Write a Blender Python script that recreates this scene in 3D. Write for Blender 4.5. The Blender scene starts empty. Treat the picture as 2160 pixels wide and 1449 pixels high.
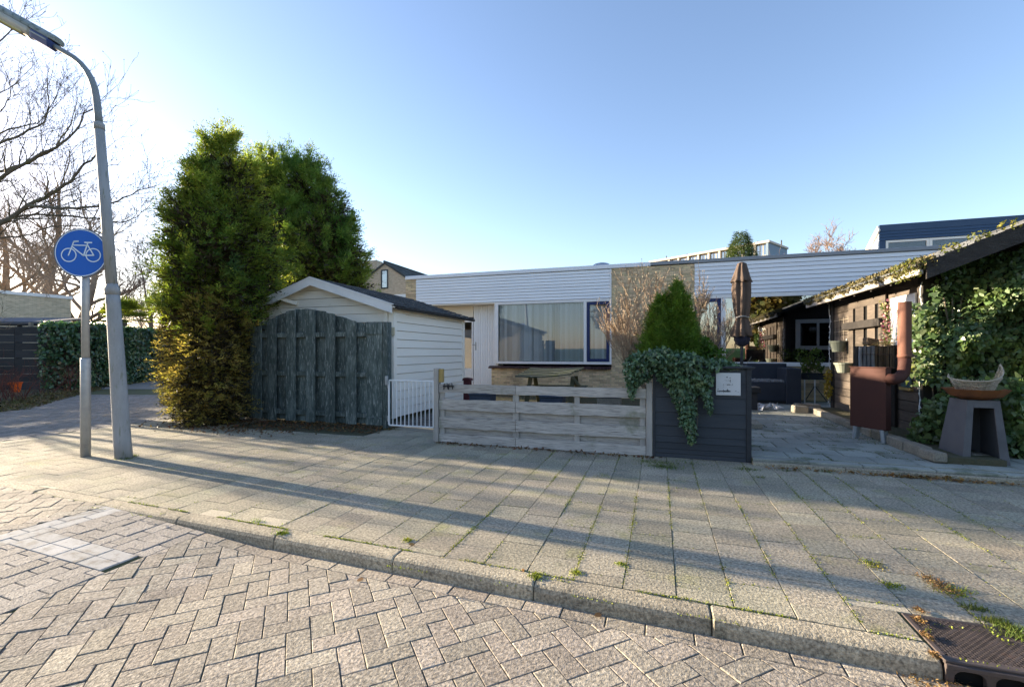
import bpy, math, random
import numpy as np
from mathutils import Vector, Matrix, Euler

S = bpy.context.scene
COL = S.collection
RNG = random.Random(7)
NP = np.random.default_rng(11)

# ------------------------------------------------------------------ camera, world, sun
CAM_H = 1.4
YAW = math.radians(17.9)
CT, ST = math.cos(YAW), math.sin(YAW)
cam_d = bpy.data.cameras.new('camera')
cam = bpy.data.objects.new('camera', cam_d)
COL.objects.link(cam)
cam.location = (0, 0, CAM_H)
cam.rotation_euler = (math.radians(90), 0, YAW)
cam_d.sensor_width = 36
cam_d.lens = 16.0
cam_d.shift_y = 0.0086
cam_d.clip_start = 0.05
cam_d.clip_end = 2500
S.camera = cam

SUN_EL, SUN_ROT = math.radians(11.0), math.radians(276.3)
world = bpy.data.worlds.new('World')
S.world = world
world.use_nodes = True
wn = world.node_tree.nodes
wl = world.node_tree.links
wn.clear()
w_out = wn.new('ShaderNodeOutputWorld')
w_bg = wn.new('ShaderNodeBackground')
w_sky = wn.new('ShaderNodeTexSky')
w_sky.sky_type = 'NISHITA'
w_sky.sun_disc = False
w_sky.sun_elevation = SUN_EL
w_sky.sun_rotation = SUN_ROT
w_sky.altitude = 0
w_sky.air_density = 1.0
w_sky.dust_density = 0.5
w_sky.ozone_density = 3.0
w_bg.inputs['Strength'].default_value = 0.121
w_mul = wn.new('ShaderNodeMix'); w_mul.data_type = 'RGBA'; w_mul.blend_type = 'MULTIPLY'
w_mul.inputs[0].default_value = 1.0
w_mul.inputs[7].default_value = (0.895, 0.725, 0.675, 1)
wl.new(w_sky.outputs[0], w_mul.inputs[6])
wl.new(w_mul.outputs[2], w_bg.inputs['Color'])
wl.new(w_bg.outputs[0], w_out.inputs['Surface'])

sun_d = bpy.data.lights.new('sun', 'SUN')
sun = bpy.data.objects.new('sun', sun_d)
COL.objects.link(sun)
sun_dir = Vector((math.sin(SUN_ROT) * math.cos(SUN_EL), math.cos(SUN_ROT) * math.cos(SUN_EL), math.sin(SUN_EL)))
sun.rotation_euler = (-sun_dir).to_track_quat('-Z', 'Y').to_euler()
sun.location = sun_dir * 60
sun_d.energy = 4.6
sun_d.angle = math.radians(0.6)
sun_d.color = (1.0, 0.83, 0.6)

S.view_settings.view_transform = 'Standard'
S.view_settings.look = 'None'
S.view_settings.exposure = 2.32
S.view_settings.gamma = 1.0
S.view_settings.use_curve_mapping = False
S.render.engine = 'CYCLES'
S.cycles.use_denoising = True
S.cycles.max_bounces = 8
S.cycles.transparent_max_bounces = 12
S.cycles.caustics_reflective = False
S.cycles.caustics_refractive = False

# ------------------------------------------------------------------ where a sight line meets a real plane
def at(px, py, X=None, Y=None, Z=None, D=None):
    u, v = (px - 1080) / 960.0, (743 - py) / 960.0
    d = Vector((u * CT - ST, u * ST + CT, v))
    if Y is not None: k = Y / d.y
    elif X is not None: k = X / d.x
    elif Z is not None: k = (Z - CAM_H) / v
    else: k = D
    return Vector((0, 0, CAM_H)) + d * k
def xat(px, Y): return at(px, 743, Y=Y).x
def zat(px, py, Y): return at(px, py, Y=Y).z
def depth(p): return -p[0] * ST + p[1] * CT
def project(p):
    d = depth(p)
    if d < 0.05: return None
    return (1080 + 960 * (p[0] * CT + p[1] * ST) / d, 743 - 960 * (p[2] - CAM_H) / d)

# ------------------------------------------------------------------ objects
WLOC = {}
def thing(name, label, cat, loc, group=None):
    o = bpy.data.objects.new(name, None)
    COL.objects.link(o)
    o.location = loc
    o.empty_display_size = 0.1
    WLOC[o.name] = Vector(loc)
    o['label'] = label
    o['category'] = cat
    if group: o['group'] = group
    return o
def tag(o, label, cat, group=None):
    o['label'] = label
    o['category'] = cat
    if group: o['group'] = group
    return o
def stuff(o, label=None, cat=None):
    o['kind'] = 'stuff'
    if label: o['label'] = label
    if cat: o['category'] = cat
    return o
def struct(o):
    o['kind'] = 'structure'
    return o
def link_mesh(name, me, mat, parent, origin, smooth=False):
    if mat is not None: me.materials.append(mat)
    o = bpy.data.objects.new(name, me)
    COL.objects.link(o)
    if parent is not None:
        o.parent = parent
        o.location = Vector(origin) - WLOC[parent.name]
    else:
        o.location = origin
    WLOC[o.name] = Vector(origin)
    if smooth:
        me.polygons.foreach_set('use_smooth', [True] * len(me.polygons))
    return o

class MB:
    """collects polygons in world coordinates, builds ONE mesh object"""
    def __init__(s): s.v, s.f, s.r = [], [], []
    def poly(s, pts, rnd=None):
        b = len(s.v)
        s.v += [tuple(p) for p in pts]
        s.f.append(tuple(range(b, b + len(pts))))
        s.r.append(RNG.random() if rnd is None else rnd)
    def add(s, vs, fs, rnd=None):
        b = len(s.v)
        s.v += [tuple(p) for p in vs]
        rr = RNG.random() if rnd is None else rnd
        for f in fs:
            s.f.append(tuple(b + i for i in f))
            s.r.append(rr)
        return s
    def box(s, x0, x1, y0, y1, z0, z1, c=0.0, M=None, rnd=None):
        cx, cy, cz = (x0 + x1) / 2, (y0 + y1) / 2, (z0 + z1) / 2
        h = (abs(x1 - x0) / 2, abs(y1 - y0) / 2, abs(z1 - z0) / 2)
        return s.obox((cx, cy, cz), h, M, c, rnd)
    def obox(s, ctr, h, M=None, c=0.0, rnd=None):
        vs, fs = [], []
        sg = [(a, b, d) for a in (-1, 1) for b in (-1, 1) for d in (-1, 1)]
        if c <= 0:
            vs = [Vector((a * h[0], b * h[1], d * h[2])) for a, b, d in sg]
            fs = [(0, 1, 3, 2), (4, 6, 7, 5), (0, 4, 5, 1), (2, 3, 7, 6), (0, 2, 6, 4), (1, 5, 7, 3)]
        else:
            c = min(c, min(h) * 0.6)
            idx = {}
            for q in sg:
                for ax in range(3):
                    idx[(q, ax)] = len(vs)
                    vs.append(Vector([q[i] * (h[i] - (0 if i == ax else c)) for i in range(3)]))
            def face(l):
                a, b, d = vs[l[0]], vs[l[1]], vs[l[2]]
                n = (b - a).cross(d - a)
                m = sum((vs[i] for i in l), Vector()) / len(l)
                fs.append(tuple(l) if n.dot(m) > 0 else tuple(reversed(l)))
            for ax in range(3):
                o1, o2 = [i for i in range(3) if i != ax]
                for sa in (-1, 1):
                    l = []
                    for b, d in ((-1, -1), (1, -1), (1, 1), (-1, 1)):
                        q = [0, 0, 0]; q[ax] = sa; q[o1] = b; q[o2] = d
                        l.append(idx[(tuple(q), ax)])
                    face(l)
                for b in (-1, 1):
                    for d in (-1, 1):
                        l = []
                        for t, w in ((-1, o1), (-1, o2), (1, o2), (1, o1)):
                            q = [0, 0, 0]; q[ax] = t; q[o1] = b; q[o2] = d
                            l.append(idx[(tuple(q), w)])
                        face(l)
            for q in sg: face([idx[(q, 0)], idx[(q, 1)], idx[(q, 2)]])
        ctr = Vector(ctr)
        if M is not None: vs = [M @ p for p in vs]
        return s.add([p + ctr for p in vs], fs, rnd)
    def bar(s, a, b, w, t, up=(0, 0, 1), c=0.0, rnd=None):
        """a board from a to b, w wide along 'up' side, t thick"""
        a, b = Vector(a), Vector(b)
        d = b - a
        L = d.length
        x = d.normalized()
        y = Vector(up).cross(x)
        if y.length < 1e-5: y = Vector((0, 1, 0)).cross(x)
        y.normalize()
        z = x.cross(y)
        M = Matrix((x, y, z)).transposed()
        return s.obox((a + b) / 2, (L / 2, t / 2, w / 2), M, c, rnd)
    def tube(s, pts, rad, n=8, cap=True, rnd=None):
        pts = [Vector(p) for p in pts]
        if not hasattr(rad, '__len__'): rad = [rad] * len(pts)
        vs, fs = [], []
        ref = None
        for i, p in enumerate(pts):
            d = (pts[min(i + 1, len(pts) - 1)] - pts[max(i - 1, 0)]).normalized()
            if ref is None:
                ref = Vector((0, 0, 1)) if abs(d.z) < 0.9 else Vector((1, 0, 0))
            x = ref - d * ref.dot(d)
            if x.length < 1e-4: x = Vector((0, 1, 0)).cross(d)
            x.normalize()
            ref = x
            y = d.cross(x)
            for k in range(n):
                a = 2 * math.pi * k / n
                vs.append(p + (x * math.cos(a) + y * math.sin(a)) * rad[i])
        m = len(pts)
        for i in range(m - 1):
            for k in range(n):
                k2 = (k + 1) % n
                fs.append((i * n + k, i * n + k2, (i + 1) * n + k2, (i + 1) * n + k))
        if cap:
            fs.append(tuple(reversed(range(n))))
            fs.append(tuple(range((m - 1) * n, m * n)))
        return s.add(vs, fs, rnd)
    def prism(s, poly, z0, z1, c=0.0, tilt=(0, 0), rnd=None):
        n = len(poly)
        cx = sum(p[0] for p in poly) / n
        cy = sum(p[1] for p in poly) / n
        def zt(x, y): return z1 + tilt[0] * (x - cx) + tilt[1] * (y - cy)
        vs, fs = [], []
        for x, y in poly: vs.append((x, y, z0))
        for x, y in poly: vs.append((x, y, zt(x, y) - c))
        k = 2
        if c > 0:
            for x, y in poly:
                dx, dy = cx - x, cy - y
                l = math.hypot(dx, dy) or 1
                q = min(c * 1.4 / l, 0.4)
                xx, yy = x + dx * q, y + dy * q
                vs.append((xx, yy, zt(xx, yy)))
            k = 3
        for r in range(k - 1):
            for i in range(n):
                j = (i + 1) % n
                fs.append((r * n + i, r * n + j, (r + 1) * n + j, (r + 1) * n + i))
        fs.append(tuple(range((k - 1) * n, k * n)))
        return s.add(vs, fs, rnd)
    def extr(s, pts, vec, rnd=None):
        """a planar outline pushed along vec"""
        n = len(pts)
        v = Vector(vec)
        a = [Vector(p) for p in pts]
        vs = a + [p + v for p in a]
        nn = Vector()
        for i in range(n):
            nn += a[i].cross(a[(i + 1) % n])
        flip = nn.dot(v) > 0
        fs = [tuple(range(n)), tuple(reversed(range(n, 2 * n)))]
        for i in range(n):
            j = (i + 1) % n
            fs.append((j, i, n + i, n + j))
        if flip: fs = [tuple(reversed(f)) for f in fs]
        return s.add(vs, fs, rnd)
    def lathe(s, ctr, prof, n=20, rnd=None):
        c = Vector(ctr)
        vs, fs = [], []
        for r, z in prof:
            for k in range(n):
                a = 2 * math.pi * k / n
                vs.append(c + Vector((r * math.cos(a), r * math.sin(a), z)))
        for i in range(len(prof) - 1):
            for k in range(n):
                k2 = (k + 1) % n
                fs.append((i * n + k, i * n + k2, (i + 1) * n + k2, (i + 1) * n + k))
        return s.add(vs, fs, rnd)
    def build(s, name, mat, parent=None, smooth=False, origin=None):
        if origin is None:
            origin = WLOC[parent.name] if parent is not None else Vector(s.v[0]) * 0
        origin = Vector(origin)
        me = bpy.data.meshes.new(name)
        me.from_pydata([(a - origin.x, b - origin.y, c - origin.z) for a, b, c in s.v], [], s.f)
        at_ = me.attributes.new('rnd', 'FLOAT', 'FACE')
        at_.data.foreach_set('value', s.r)
        me.update()
        return link_mesh(name, me, mat, parent, origin, smooth)

def fast_mesh(name, V, F, rnd, mat, parent=None, origin=None, smooth=False):
    """V (n,3), F (m,k) index array, rnd (m,)"""
    if origin is None: origin = WLOC[parent.name] if parent is not None else Vector((0, 0, 0))
    V = V - np.array(origin)[None, :]
    me = bpy.data.meshes.new(name)
    me.vertices.add(len(V))
    me.vertices.foreach_set('co', V.astype(np.float32).ravel())
    m, k = F.shape
    me.loops.add(m * k)
    me.loops.foreach_set('vertex_index', F.astype(np.int32).ravel())
    me.polygons.add(m)
    me.polygons.foreach_set('loop_start', np.arange(0, m * k, k, dtype=np.int32))
    a = me.attributes.new('rnd', 'FLOAT', 'FACE')
    a.data.foreach_set('value', rnd.astype(np.float32))
    me.update()
    me.validate()
    return link_mesh(name, me, mat, parent, origin, smooth)

def nrm(a): return a / (np.linalg.norm(a, axis=-1, keepdims=True) + 1e-9)
LEAF = {
    'diamond': np.array([(0, 0, 0), (0.45, 0.5, 0), (1, 0, 0), (0.45, -0.5, 0)]),
    'oval': np.array([(0, 0, 0), (0.3, 0.42, .04), (0.7, 0.38, .02), (1, 0, -.06), (0.7, -0.38, .02), (0.3, -0.42, .04)]),
    'ivy': np.array([(0.0, 0, 0.02), (-0.12, .3, 0), (0.2, .52, -.05), (0.45, .33, .0), (0.62, .3, -.02), (1, 0, -.1),
                     (0.62, -.3, -.02), (0.45, -.33, .0), (0.2, -.52, -.05), (-0.12, -.3, 0)]),
    'blade': np.array([(0, .5, 0), (0, -.5, 0), (1, 0, 0)]),
}
def leaves(name, P, D, N, L, W, mat, parent=None, shape='diamond', rnd=None, origin=None):
    n = len(P)
    D = nrm(D)
    Sd = nrm(np.cross(N, D))
    Nn = np.cross(D, Sd)
    T = LEAF[shape]
    k = len(T)
    L = np.broadcast_to(np.asarray(L, float), (n,))
    W = np.broadcast_to(np.asarray(W, float), (n,))
    V = (P[:, None, :] + D[:, None, :] * (T[None, :, 0, None] * L[:, None, None])
         + Sd[:, None, :] * (T[None, :, 1, None] * W[:, None, None])
         + Nn[:, None, :] * (T[None, :, 2, None] * L[:, None, None]))
    F = np.arange(n * k).reshape(n, k)
    if rnd is None: rnd = NP.random(n)
    return fast_mesh(name, V.reshape(-1, 3), F, rnd, mat, parent, origin)

# ------------------------------------------------------------------ materials
def _new(name):
    m = bpy.data.materials.new(name)
    m.use_nodes = True
    nt = m.node_tree
    nt.nodes.clear()
    return m, nt, nt.nodes, nt.links
def _noise(nt, vec, scale, detail=4, rough=0.6, dist=0.0):
    n = nt.nodes.new('ShaderNodeTexNoise')
    n.inputs['Scale'].default_value = scale
    n.inputs['Detail'].default_value = detail
    n.inputs['Roughness'].default_value = rough
    n.inputs['Distortion'].default_value = dist
    nt.links.new(vec, n.inputs['Vector'])
    return n.outputs['Fac']
def _range(nt, val, a, b, lo=0.0, hi=1.0):
    n = nt.nodes.new('ShaderNodeMapRange')
    n.inputs[1].default_value = a
    n.inputs[2].default_value = b
    n.inputs[3].default_value = lo
    n.inputs[4].default_value = hi
    nt.links.new(val, n.inputs[0])
    return n.outputs[0]
def _mix(nt, fac, a, b, mode='MIX'):
    n = nt.nodes.new('ShaderNodeMix')
    n.data_type = 'RGBA'
    n.blend_type = mode
    for s_, v in ((n.inputs[0], fac), (n.inputs[6], a), (n.inputs[7], b)):
        if hasattr(v, 'links'): nt.links.new(v, s_)
        elif isinstance(v, (int, float)): s_.default_value = v
        else: s_.default_value = (*v, 1)
    return n.outputs[2]
def _pos(nt, stretch=(1, 1, 1)):
    g = nt.nodes.new('ShaderNodeNewGeometry')
    mp = nt.nodes.new('ShaderNodeMapping')
    mp.inputs['Scale'].default_value = stretch
    nt.links.new(g.outputs['Position'], mp.inputs['Vector'])
    return mp.outputs[0]
def _rnd(nt, col, amt, hue=0.0):
    a = nt.nodes.new('ShaderNodeAttribute')
    a.attribute_name = 'rnd'
    v = _range(nt, a.outputs['Fac'], 0, 1, 1 - amt, 1 + amt)
    h = nt.nodes.new('ShaderNodeHueSaturation')
    nt.links.new(v, h.inputs['Value'])
    if hue:
        w = nt.nodes.new('ShaderNodeMath'); w.operation = 'MULTIPLY'
        w.inputs[1].default_value = 7.31
        nt.links.new(a.outputs['Fac'], w.inputs[0])
        fr = nt.nodes.new('ShaderNodeMath'); fr.operation = 'FRACT'
        nt.links.new(w.outputs[0], fr.inputs[0])
        nt.links.new(_range(nt, fr.outputs[0], 0, 1, 0.5 - hue, 0.5 + hue), h.inputs['Hue'])
    nt.links.new(col, h.inputs['Color'])
    return h.outputs[0]

def mat(name, base, var=None, scale=4.0, stretch=(1, 1, 1), rough=0.85, bump=0.3, bscale=60, bdist=0.004,
        rnd=0.12, patches=(), metallic=0.0, spec=0.3, hue=0.0, fine=None):
    m, nt, N, L = _new(name)
    out = N.new('ShaderNodeOutputMaterial')
    b = N.new('ShaderNodeBsdfPrincipled')
    b.inputs['Roughness'].default_value = rough
    b.inputs['Metallic'].default_value = metallic
    b.inputs['Specular IOR Level'].default_value = spec
    vec = _pos(nt, stretch)
    var = var if var is not None else tuple(x * 0.8 for x in base)
    f = _range(nt, _noise(nt, vec, scale, 6, 0.65), 0.32, 0.68)
    col = _mix(nt, f, base, var)
    for p in patches:      # (colour, scale, lo, hi, stretch, detail)
        pv = _pos(nt, p[4] if len(p) > 4 else stretch)
        pf = _range(nt, _noise(nt, pv, p[1], p[5] if len(p) > 5 else 5, 0.65), p[2], p[3])
        col = _mix(nt, pf, col, p[0])
    if fine:               # (scale, amount) speckle
        ff = _range(nt, _noise(nt, _pos(nt), fine[0], 3, 0.7), 0.3, 0.7, 1 - fine[1], 1 + fine[1])
        h = N.new('ShaderNodeHueSaturation')
        L.new(ff, h.inputs['Value']); L.new(col, h.inputs['Color'])
        col = h.outputs[0]
    if rnd: col = _rnd(nt, col, rnd, hue)
    L.new(col, b.inputs['Base Color'])
    if bump:
        bp = N.new('ShaderNodeBump')
        bp.inputs['Strength'].default_value = bump
        bp.inputs['Distance'].default_value = bdist
        L.new(_noise(nt, vec, bscale, 4, 0.6), bp.inputs['Height'])
        L.new(bp.outputs[0], b.inputs['Normal'])
    L.new(b.outputs[0], out.inputs['Surface'])
    return m

def foliage(name, c1, c2, rnd=0.35, hue=0.02, trans=0.35, scale=1.2, rough=0.55, patches=(), tmul=1.6, spec=0.3):
    m, nt, N, L = _new(name)
    out = N.new('ShaderNodeOutputMaterial')
    b = N.new('ShaderNodeBsdfPrincipled')
    b.inputs['Roughness'].default_value = rough
    b.inputs['Specular IOR Level'].default_value = spec
    t = N.new('ShaderNodeBsdfTranslucent')
    mx = N.new('ShaderNodeMixShader')
    mx.inputs[0].default_value = trans
    col = _mix(nt, _range(nt, _noise(nt, _pos(nt), scale, 4, 0.6), 0.35, 0.65), c1, c2)
    for p in patches:
        col = _mix(nt, _range(nt, _noise(nt, _pos(nt, p[4] if len(p) > 4 else (1, 1, 1)), p[1], 4, 0.6), p[2], p[3]), col, p[0])
    col = _rnd(nt, col, rnd, hue)
    L.new(col, b.inputs['Base Color'])
    tc = _mix(nt, 1.0, col, (tmul, tmul * 1.05, tmul * 0.6), 'MULTIPLY')
    L.new(tc, t.inputs['Color'])
    L.new(b.outputs[0], mx.inputs[1]); L.new(t.outputs[0], mx.inputs[2])
    L.new(mx.outputs[0], out.inputs['Surface'])
    return m

def glass(name, tint=(0.8, 0.86, 0.88), base_refl=0.12, wavy=0.0):
    m, nt, N, L = _new(name)
    out = N.new('ShaderNodeOutputMaterial')
    tr = N.new('ShaderNodeBsdfTransparent'); tr.inputs[0].default_value = (*tint, 1)
    gl = N.new('ShaderNodeBsdfGlossy'); gl.inputs['Roughness'].default_value = 0.01
    fr = N.new('ShaderNodeFresnel'); fr.inputs[0].default_value = 1.52
    ad = N.new('ShaderNodeMath'); ad.operation = 'ADD'; ad.use_clamp = True; ad.inputs[1].default_value = base_refl
    mx = N.new('ShaderNodeMixShader')
    L.new(fr.outputs[0], ad.inputs[0]); L.new(ad.outputs[0], mx.inputs[0])
    L.new(tr.outputs[0], mx.inputs[1]); L.new(gl.outputs[0], mx.inputs[2])
    if wavy:
        bp = N.new('ShaderNodeBump'); bp.inputs['Strength'].default_value = wavy; bp.inputs['Distance'].default_value = 0.02
        L.new(_noise(nt, _pos(nt), 1.3, 2), bp.inputs['Height']); L.new(bp.outputs[0], gl.inputs['Normal'])
    L.new(mx.outputs[0], out.inputs['Surface'])
    return m

def brickmat(name, c1, c2, mortar, axis='x', bw=0.21, bh=0.062, ms=0.01, patches=()):
    m, nt, N, L = _new(name)
    out = N.new('ShaderNodeOutputMaterial')
    b = N.new('ShaderNodeBsdfPrincipled'); b.inputs['Roughness'].default_value = 0.9
    g = N.new('ShaderNodeNewGeometry')
    sp = N.new('ShaderNodeSeparateXYZ'); L.new(g.outputs['Position'], sp.inputs[0])
    cb = N.new('ShaderNodeCombineXYZ')
    if axis == 'x': L.new(sp.outputs[0], cb.inputs[0])
    elif axis == 'y': L.new(sp.outputs[1], cb.inputs[0])
    else:
        ad = N.new('ShaderNodeMath'); ad.operation = 'ADD'
        L.new(sp.outputs[0], ad.inputs[0]); L.new(sp.outputs[1], ad.inputs[1]); L.new(ad.outputs[0], cb.inputs[0])
    L.new(sp.outputs[2], cb.inputs[1])
    br = N.new('ShaderNodeTexBrick')
    br.inputs['Scale'].default_value = 1.0
    br.inputs['Brick Width'].default_value = bw
    br.inputs['Row Height'].default_value = bh
    br.inputs['Mortar Size'].default_value = ms
    br.inputs['Mortar Smooth'].default_value = 0.2
    br.inputs['Color1'].default_value = (*c1, 1); br.inputs['Color2'].default_value = (*c2, 1); br.inputs['Mortar'].default_value = (*mortar, 1)
    L.new(cb.outputs[0], br.inputs['Vector'])
    col = br.outputs['Color']
    f = _range(nt, _noise(nt, _pos(nt, (1, 1, 3)), 3.0, 6), 0.3, 0.7, 0.75, 1.2)
    h = N.new('ShaderNodeHueSaturation'); L.new(f, h.inputs['Value']); L.new(col, h.inputs['Color'])
    L.new(h.outputs[0], b.inputs['Base Color'])
    bp = N.new('ShaderNodeBump'); bp.inputs['Strength'].default_value = 0.6; bp.inputs['Distance'].default_value = 0.01; bp.invert = True
    L.new(br.outputs['Fac'], bp.inputs['Height']); L.new(bp.outputs[0], b.inputs['Normal'])
    L.new(b.outputs[0], out.inputs['Surface'])
    return m

K = {}
# paving and ground
K['block'] = mat('paving_block_concrete', (0.345, 0.303, 0.245), (0.265, 0.232, 0.19), 2.2, bump=0.8, bscale=65, bdist=0.007, rnd=0.2, fine=(50, 0.62), hue=0.01,
                 patches=(((0.23, 0.205, 0.17), 0.55, 0.48, 0.68), ((0.2, 0.185, 0.16), 1.3, 0.56, 0.75), ((0.15, 0.135, 0.12), 7, 0.62, 0.78)))
K['block_grey'] = mat('grey_paving_block', (0.30, 0.275, 0.25), (0.22, 0.205, 0.19), 1.0, bump=1.0, bscale=70, bdist=0.01, rnd=0.18, fine=(75, 0.45))
K['block_white'] = mat('white_painted_block', (0.47, 0.465, 0.45), (0.38, 0.372, 0.355), 9, bump=0.7, bscale=120, rnd=0.1, fine=(120, 0.12),
                       patches=(((0.27, 0.25, 0.22), 11, 0.5, 0.66),))
K['tile'] = mat('concrete_paving_tile', (0.37, 0.325, 0.235), (0.27, 0.245, 0.19), 1.6, bump=0.8, bscale=70, bdist=0.006, rnd=0.15, fine=(52, 0.62), hue=0.01,
                patches=(((0.25, 0.235, 0.175), 0.5, 0.48, 0.68), ((0.17, 0.165, 0.14), 1.3, 0.54, 0.72), ((0.30, 0.285, 0.12), 2.6, 0.56, 0.8), ((0.13, 0.125, 0.11), 7, 0.62, 0.78)))
K['tile_pale'] = mat('pale_half_tile', (0.52, 0.46, 0.34), (0.42, 0.375, 0.285), 5, bump=0.8, bscale=75, rnd=0.1, fine=(80, 0.4))
K['kerb'] = mat('kerb_concrete', (0.37, 0.325, 0.24), (0.27, 0.24, 0.185), 3, bump=0.9, bscale=75, bdist=0.008, rnd=0.1, fine=(55, 0.6),
                patches=(((0.13, 0.125, 0.09), 2.2, 0.58, 0.75),))
K['bed'] = mat('joint_sand', (0.075, 0.07, 0.045), (0.10, 0.12, 0.03), 2.0, bump=0.6, rnd=0)
K['soil'] = mat('soil', (0.09, 0.075, 0.05), (0.06, 0.07, 0.035), 1.5, bump=1, bscale=12, bdist=0.04, rnd=0)
K['slab'] = mat('bluish_patio_slab', (0.33, 0.34, 0.30), (0.235, 0.245, 0.22), 1.6, bump=0.5, bscale=60, rnd=0.16, fine=(120, 0.22),
                patches=(((0.08, 0.1, 0.05), 2.0, 0.56, 0.72),))
K['brickbed'] = mat('garden_clinker', (0.16, 0.14, 0.12), (0.1, 0.09, 0.085), 3, rnd=0.3, fine=(80, 0.3))
# wood and paint
K['fence_green'] = mat('flaking_green_paint', (0.042, 0.06, 0.057), (0.07, 0.092, 0.087), 3.0, (9, 9, 0.8), rough=0.8, bump=0.5, bscale=9, bdist=0.005, rnd=0.22,
                       patches=(((0.125, 0.155, 0.148), 2.4, 0.46, 0.64, (4, 4, 0.9), 8), ((0.33, 0.36, 0.35), 8, 0.54, 0.68, (7, 7, 0.9), 9)))
K['grey_wood'] = mat('weathered_grey_wood', (0.54, 0.50, 0.46), (0.36, 0.335, 0.31), 2.0, (1.0, 6, 9), bump=0.9, bscale=9, bdist=0.006, rnd=0.15,
                     patches=(((0.13, 0.12, 0.11), 6, 0.5, 0.66, (0.7, 6, 20), 8), ((0.5, 0.49, 0.47), 6, 0.6, 0.8, (0.8, 6, 16), 8), ((0.14, 0.155, 0.08), 1.6, 0.58, 0.75, (1, 1, 1))))
K['grey_post'] = mat('weathered_post_wood', (0.46, 0.43, 0.395), (0.31, 0.29, 0.27), 2.0, (7, 7, 1), bump=0.8, bscale=9, bdist=0.006, rnd=0.1)
K['yellow_wood'] = mat('bare_yellow_wood', (0.42, 0.3, 0.11), (0.3, 0.22, 0.09), 3, (6, 6, 1))
K['cream'] = mat('cream_painted_plank', (0.9, 0.84, 0.74), (0.86, 0.79, 0.68), 2.0, (1, 0.6, 3), rough=0.6, bump=0.25, bscale=14, rnd=0.04,
                 patches=(((0.5, 0.44, 0.34), 3, 0.66, 0.85, (1, 1, 2)),))
K['white'] = mat('white_paint', (0.86, 0.84, 0.82), (0.74, 0.74, 0.74), 3, rough=0.5, bump=0.1, rnd=0.02, patches=(((0.55, 0.53, 0.48), 4, 0.68, 0.85),))
K['white_clean'] = mat('white_metal_paint', (0.82, 0.82, 0.82), (0.78, 0.78, 0.78), 3, rough=0.4, bump=0, rnd=0.02)
K['siding'] = mat('pale_blue_siding', (0.86, 0.88, 0.9), (0.82, 0.84, 0.87), 1.5, (0.6, 1, 3), rough=0.5, bump=0.08, rnd=0.03)
K['siding_r'] = mat('pale_grey_siding', (0.84, 0.85, 0.87), (0.8, 0.81, 0.84), 1.5, (0.6, 1, 3), rough=0.5, bump=0.08, rnd=0.03)
K['trim'] = mat('pale_blue_roof_trim', (0.84, 0.86, 0.9), (0.8, 0.82, 0.86), 2, rough=0.4, bump=0, rnd=0.02)
K['trim_r'] = mat('grey_roof_trim', (0.30, 0.315, 0.34), (0.26, 0.275, 0.3), 2, rough=0.5, bump=0, rnd=0.02)
K['navy'] = mat('navy_window_paint', (0.012, 0.03, 0.12), (0.01, 0.025, 0.1), 3, rough=0.35, bump=0, rnd=0.05)
K['black_wood'] = mat('black_stained_wood', (0.026, 0.03, 0.037), (0.04, 0.043, 0.048), 2.0, (1, 5, 9), rough=0.7, bump=0.6, bscale=9, rnd=0.22,
                      patches=(((0.075, 0.072, 0.07), 5, 0.6, 0.8, (0.7, 6, 14), 8),))
K['blue_black'] = mat('blue_black_board', (0.035, 0.042, 0.053), (0.05, 0.056, 0.066), 2.0, (1, 5, 6), rough=0.65, bump=0.5, bscale=9, rnd=0.16,
                      patches=(((0.09, 0.09, 0.09), 6, 0.64, 0.8, (0.7, 6, 14), 8),))
K['cabin'] = mat('brown_black_cabin_plank', (0.125, 0.10, 0.08), (0.07, 0.057, 0.047), 2.4, (5, 1, 7), rough=0.75, bump=0.8, bscale=9, bdist=0.008, rnd=0.25,
                 patches=(((0.2, 0.165, 0.13), 5, 0.56, 0.8, (5, 0.8, 12), 8),))
K['cabin_dark'] = mat('dark_cabin_timber', (0.022, 0.019, 0.017), (0.04, 0.034, 0.03), 2.5, (4, 4, 3), rough=0.75, bump=0.7, bscale=9, rnd=0.2)
K['barge'] = mat('furrowed_black_bargeboard', (0.03, 0.027, 0.025), (0.055, 0.05, 0.047), 2.0, (3, 3, 8), rough=0.75, bump=1, bscale=12, bdist=0.02, rnd=0.1,
                 patches=(((0.12, 0.11, 0.1), 6, 0.6, 0.75, (2, 2, 12), 8),))
K['roof_moss'] = mat('mossy_roof_edge', (0.19, 0.165, 0.06), (0.10, 0.085, 0.05), 9, bump=1, bscale=40, bdist=0.02, rnd=0.2, patches=(((0.3, 0.24, 0.14), 14, 0.55, 0.7),))
K['felt'] = mat('dark_roof_felt', (0.06, 0.065, 0.075), (0.09, 0.095, 0.10), 3, bump=0.7, bscale=60, rnd=0.25, fine=(90, 0.3))
K['slate'] = mat('dark_roof_tile', (0.04, 0.05, 0.055), (0.07, 0.08, 0.08), 3, bump=0.5, bscale=20, rnd=0.3)
K['brick'] = mat('yellow_facade_brick', (0.66, 0.51, 0.31), (0.55, 0.42, 0.26), 5, bump=0.5, bscale=60, rnd=0.28, hue=0.01, fine=(60, 0.2),
                 patches=(((0.2, 0.165, 0.12), 1.1, 0.58, 0.8, (1, 1, 0.6)),))
K['mortar'] = mat('mortar', (0.5, 0.44, 0.34), (0.42, 0.37, 0.28), 5, rnd=0)
K['brick_far'] = brickmat('beige_brick_wall', (0.66, 0.56, 0.40), (0.56, 0.48, 0.34), (0.42, 0.37, 0.29), 'xy', 0.42, 0.075, 0.012)
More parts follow.
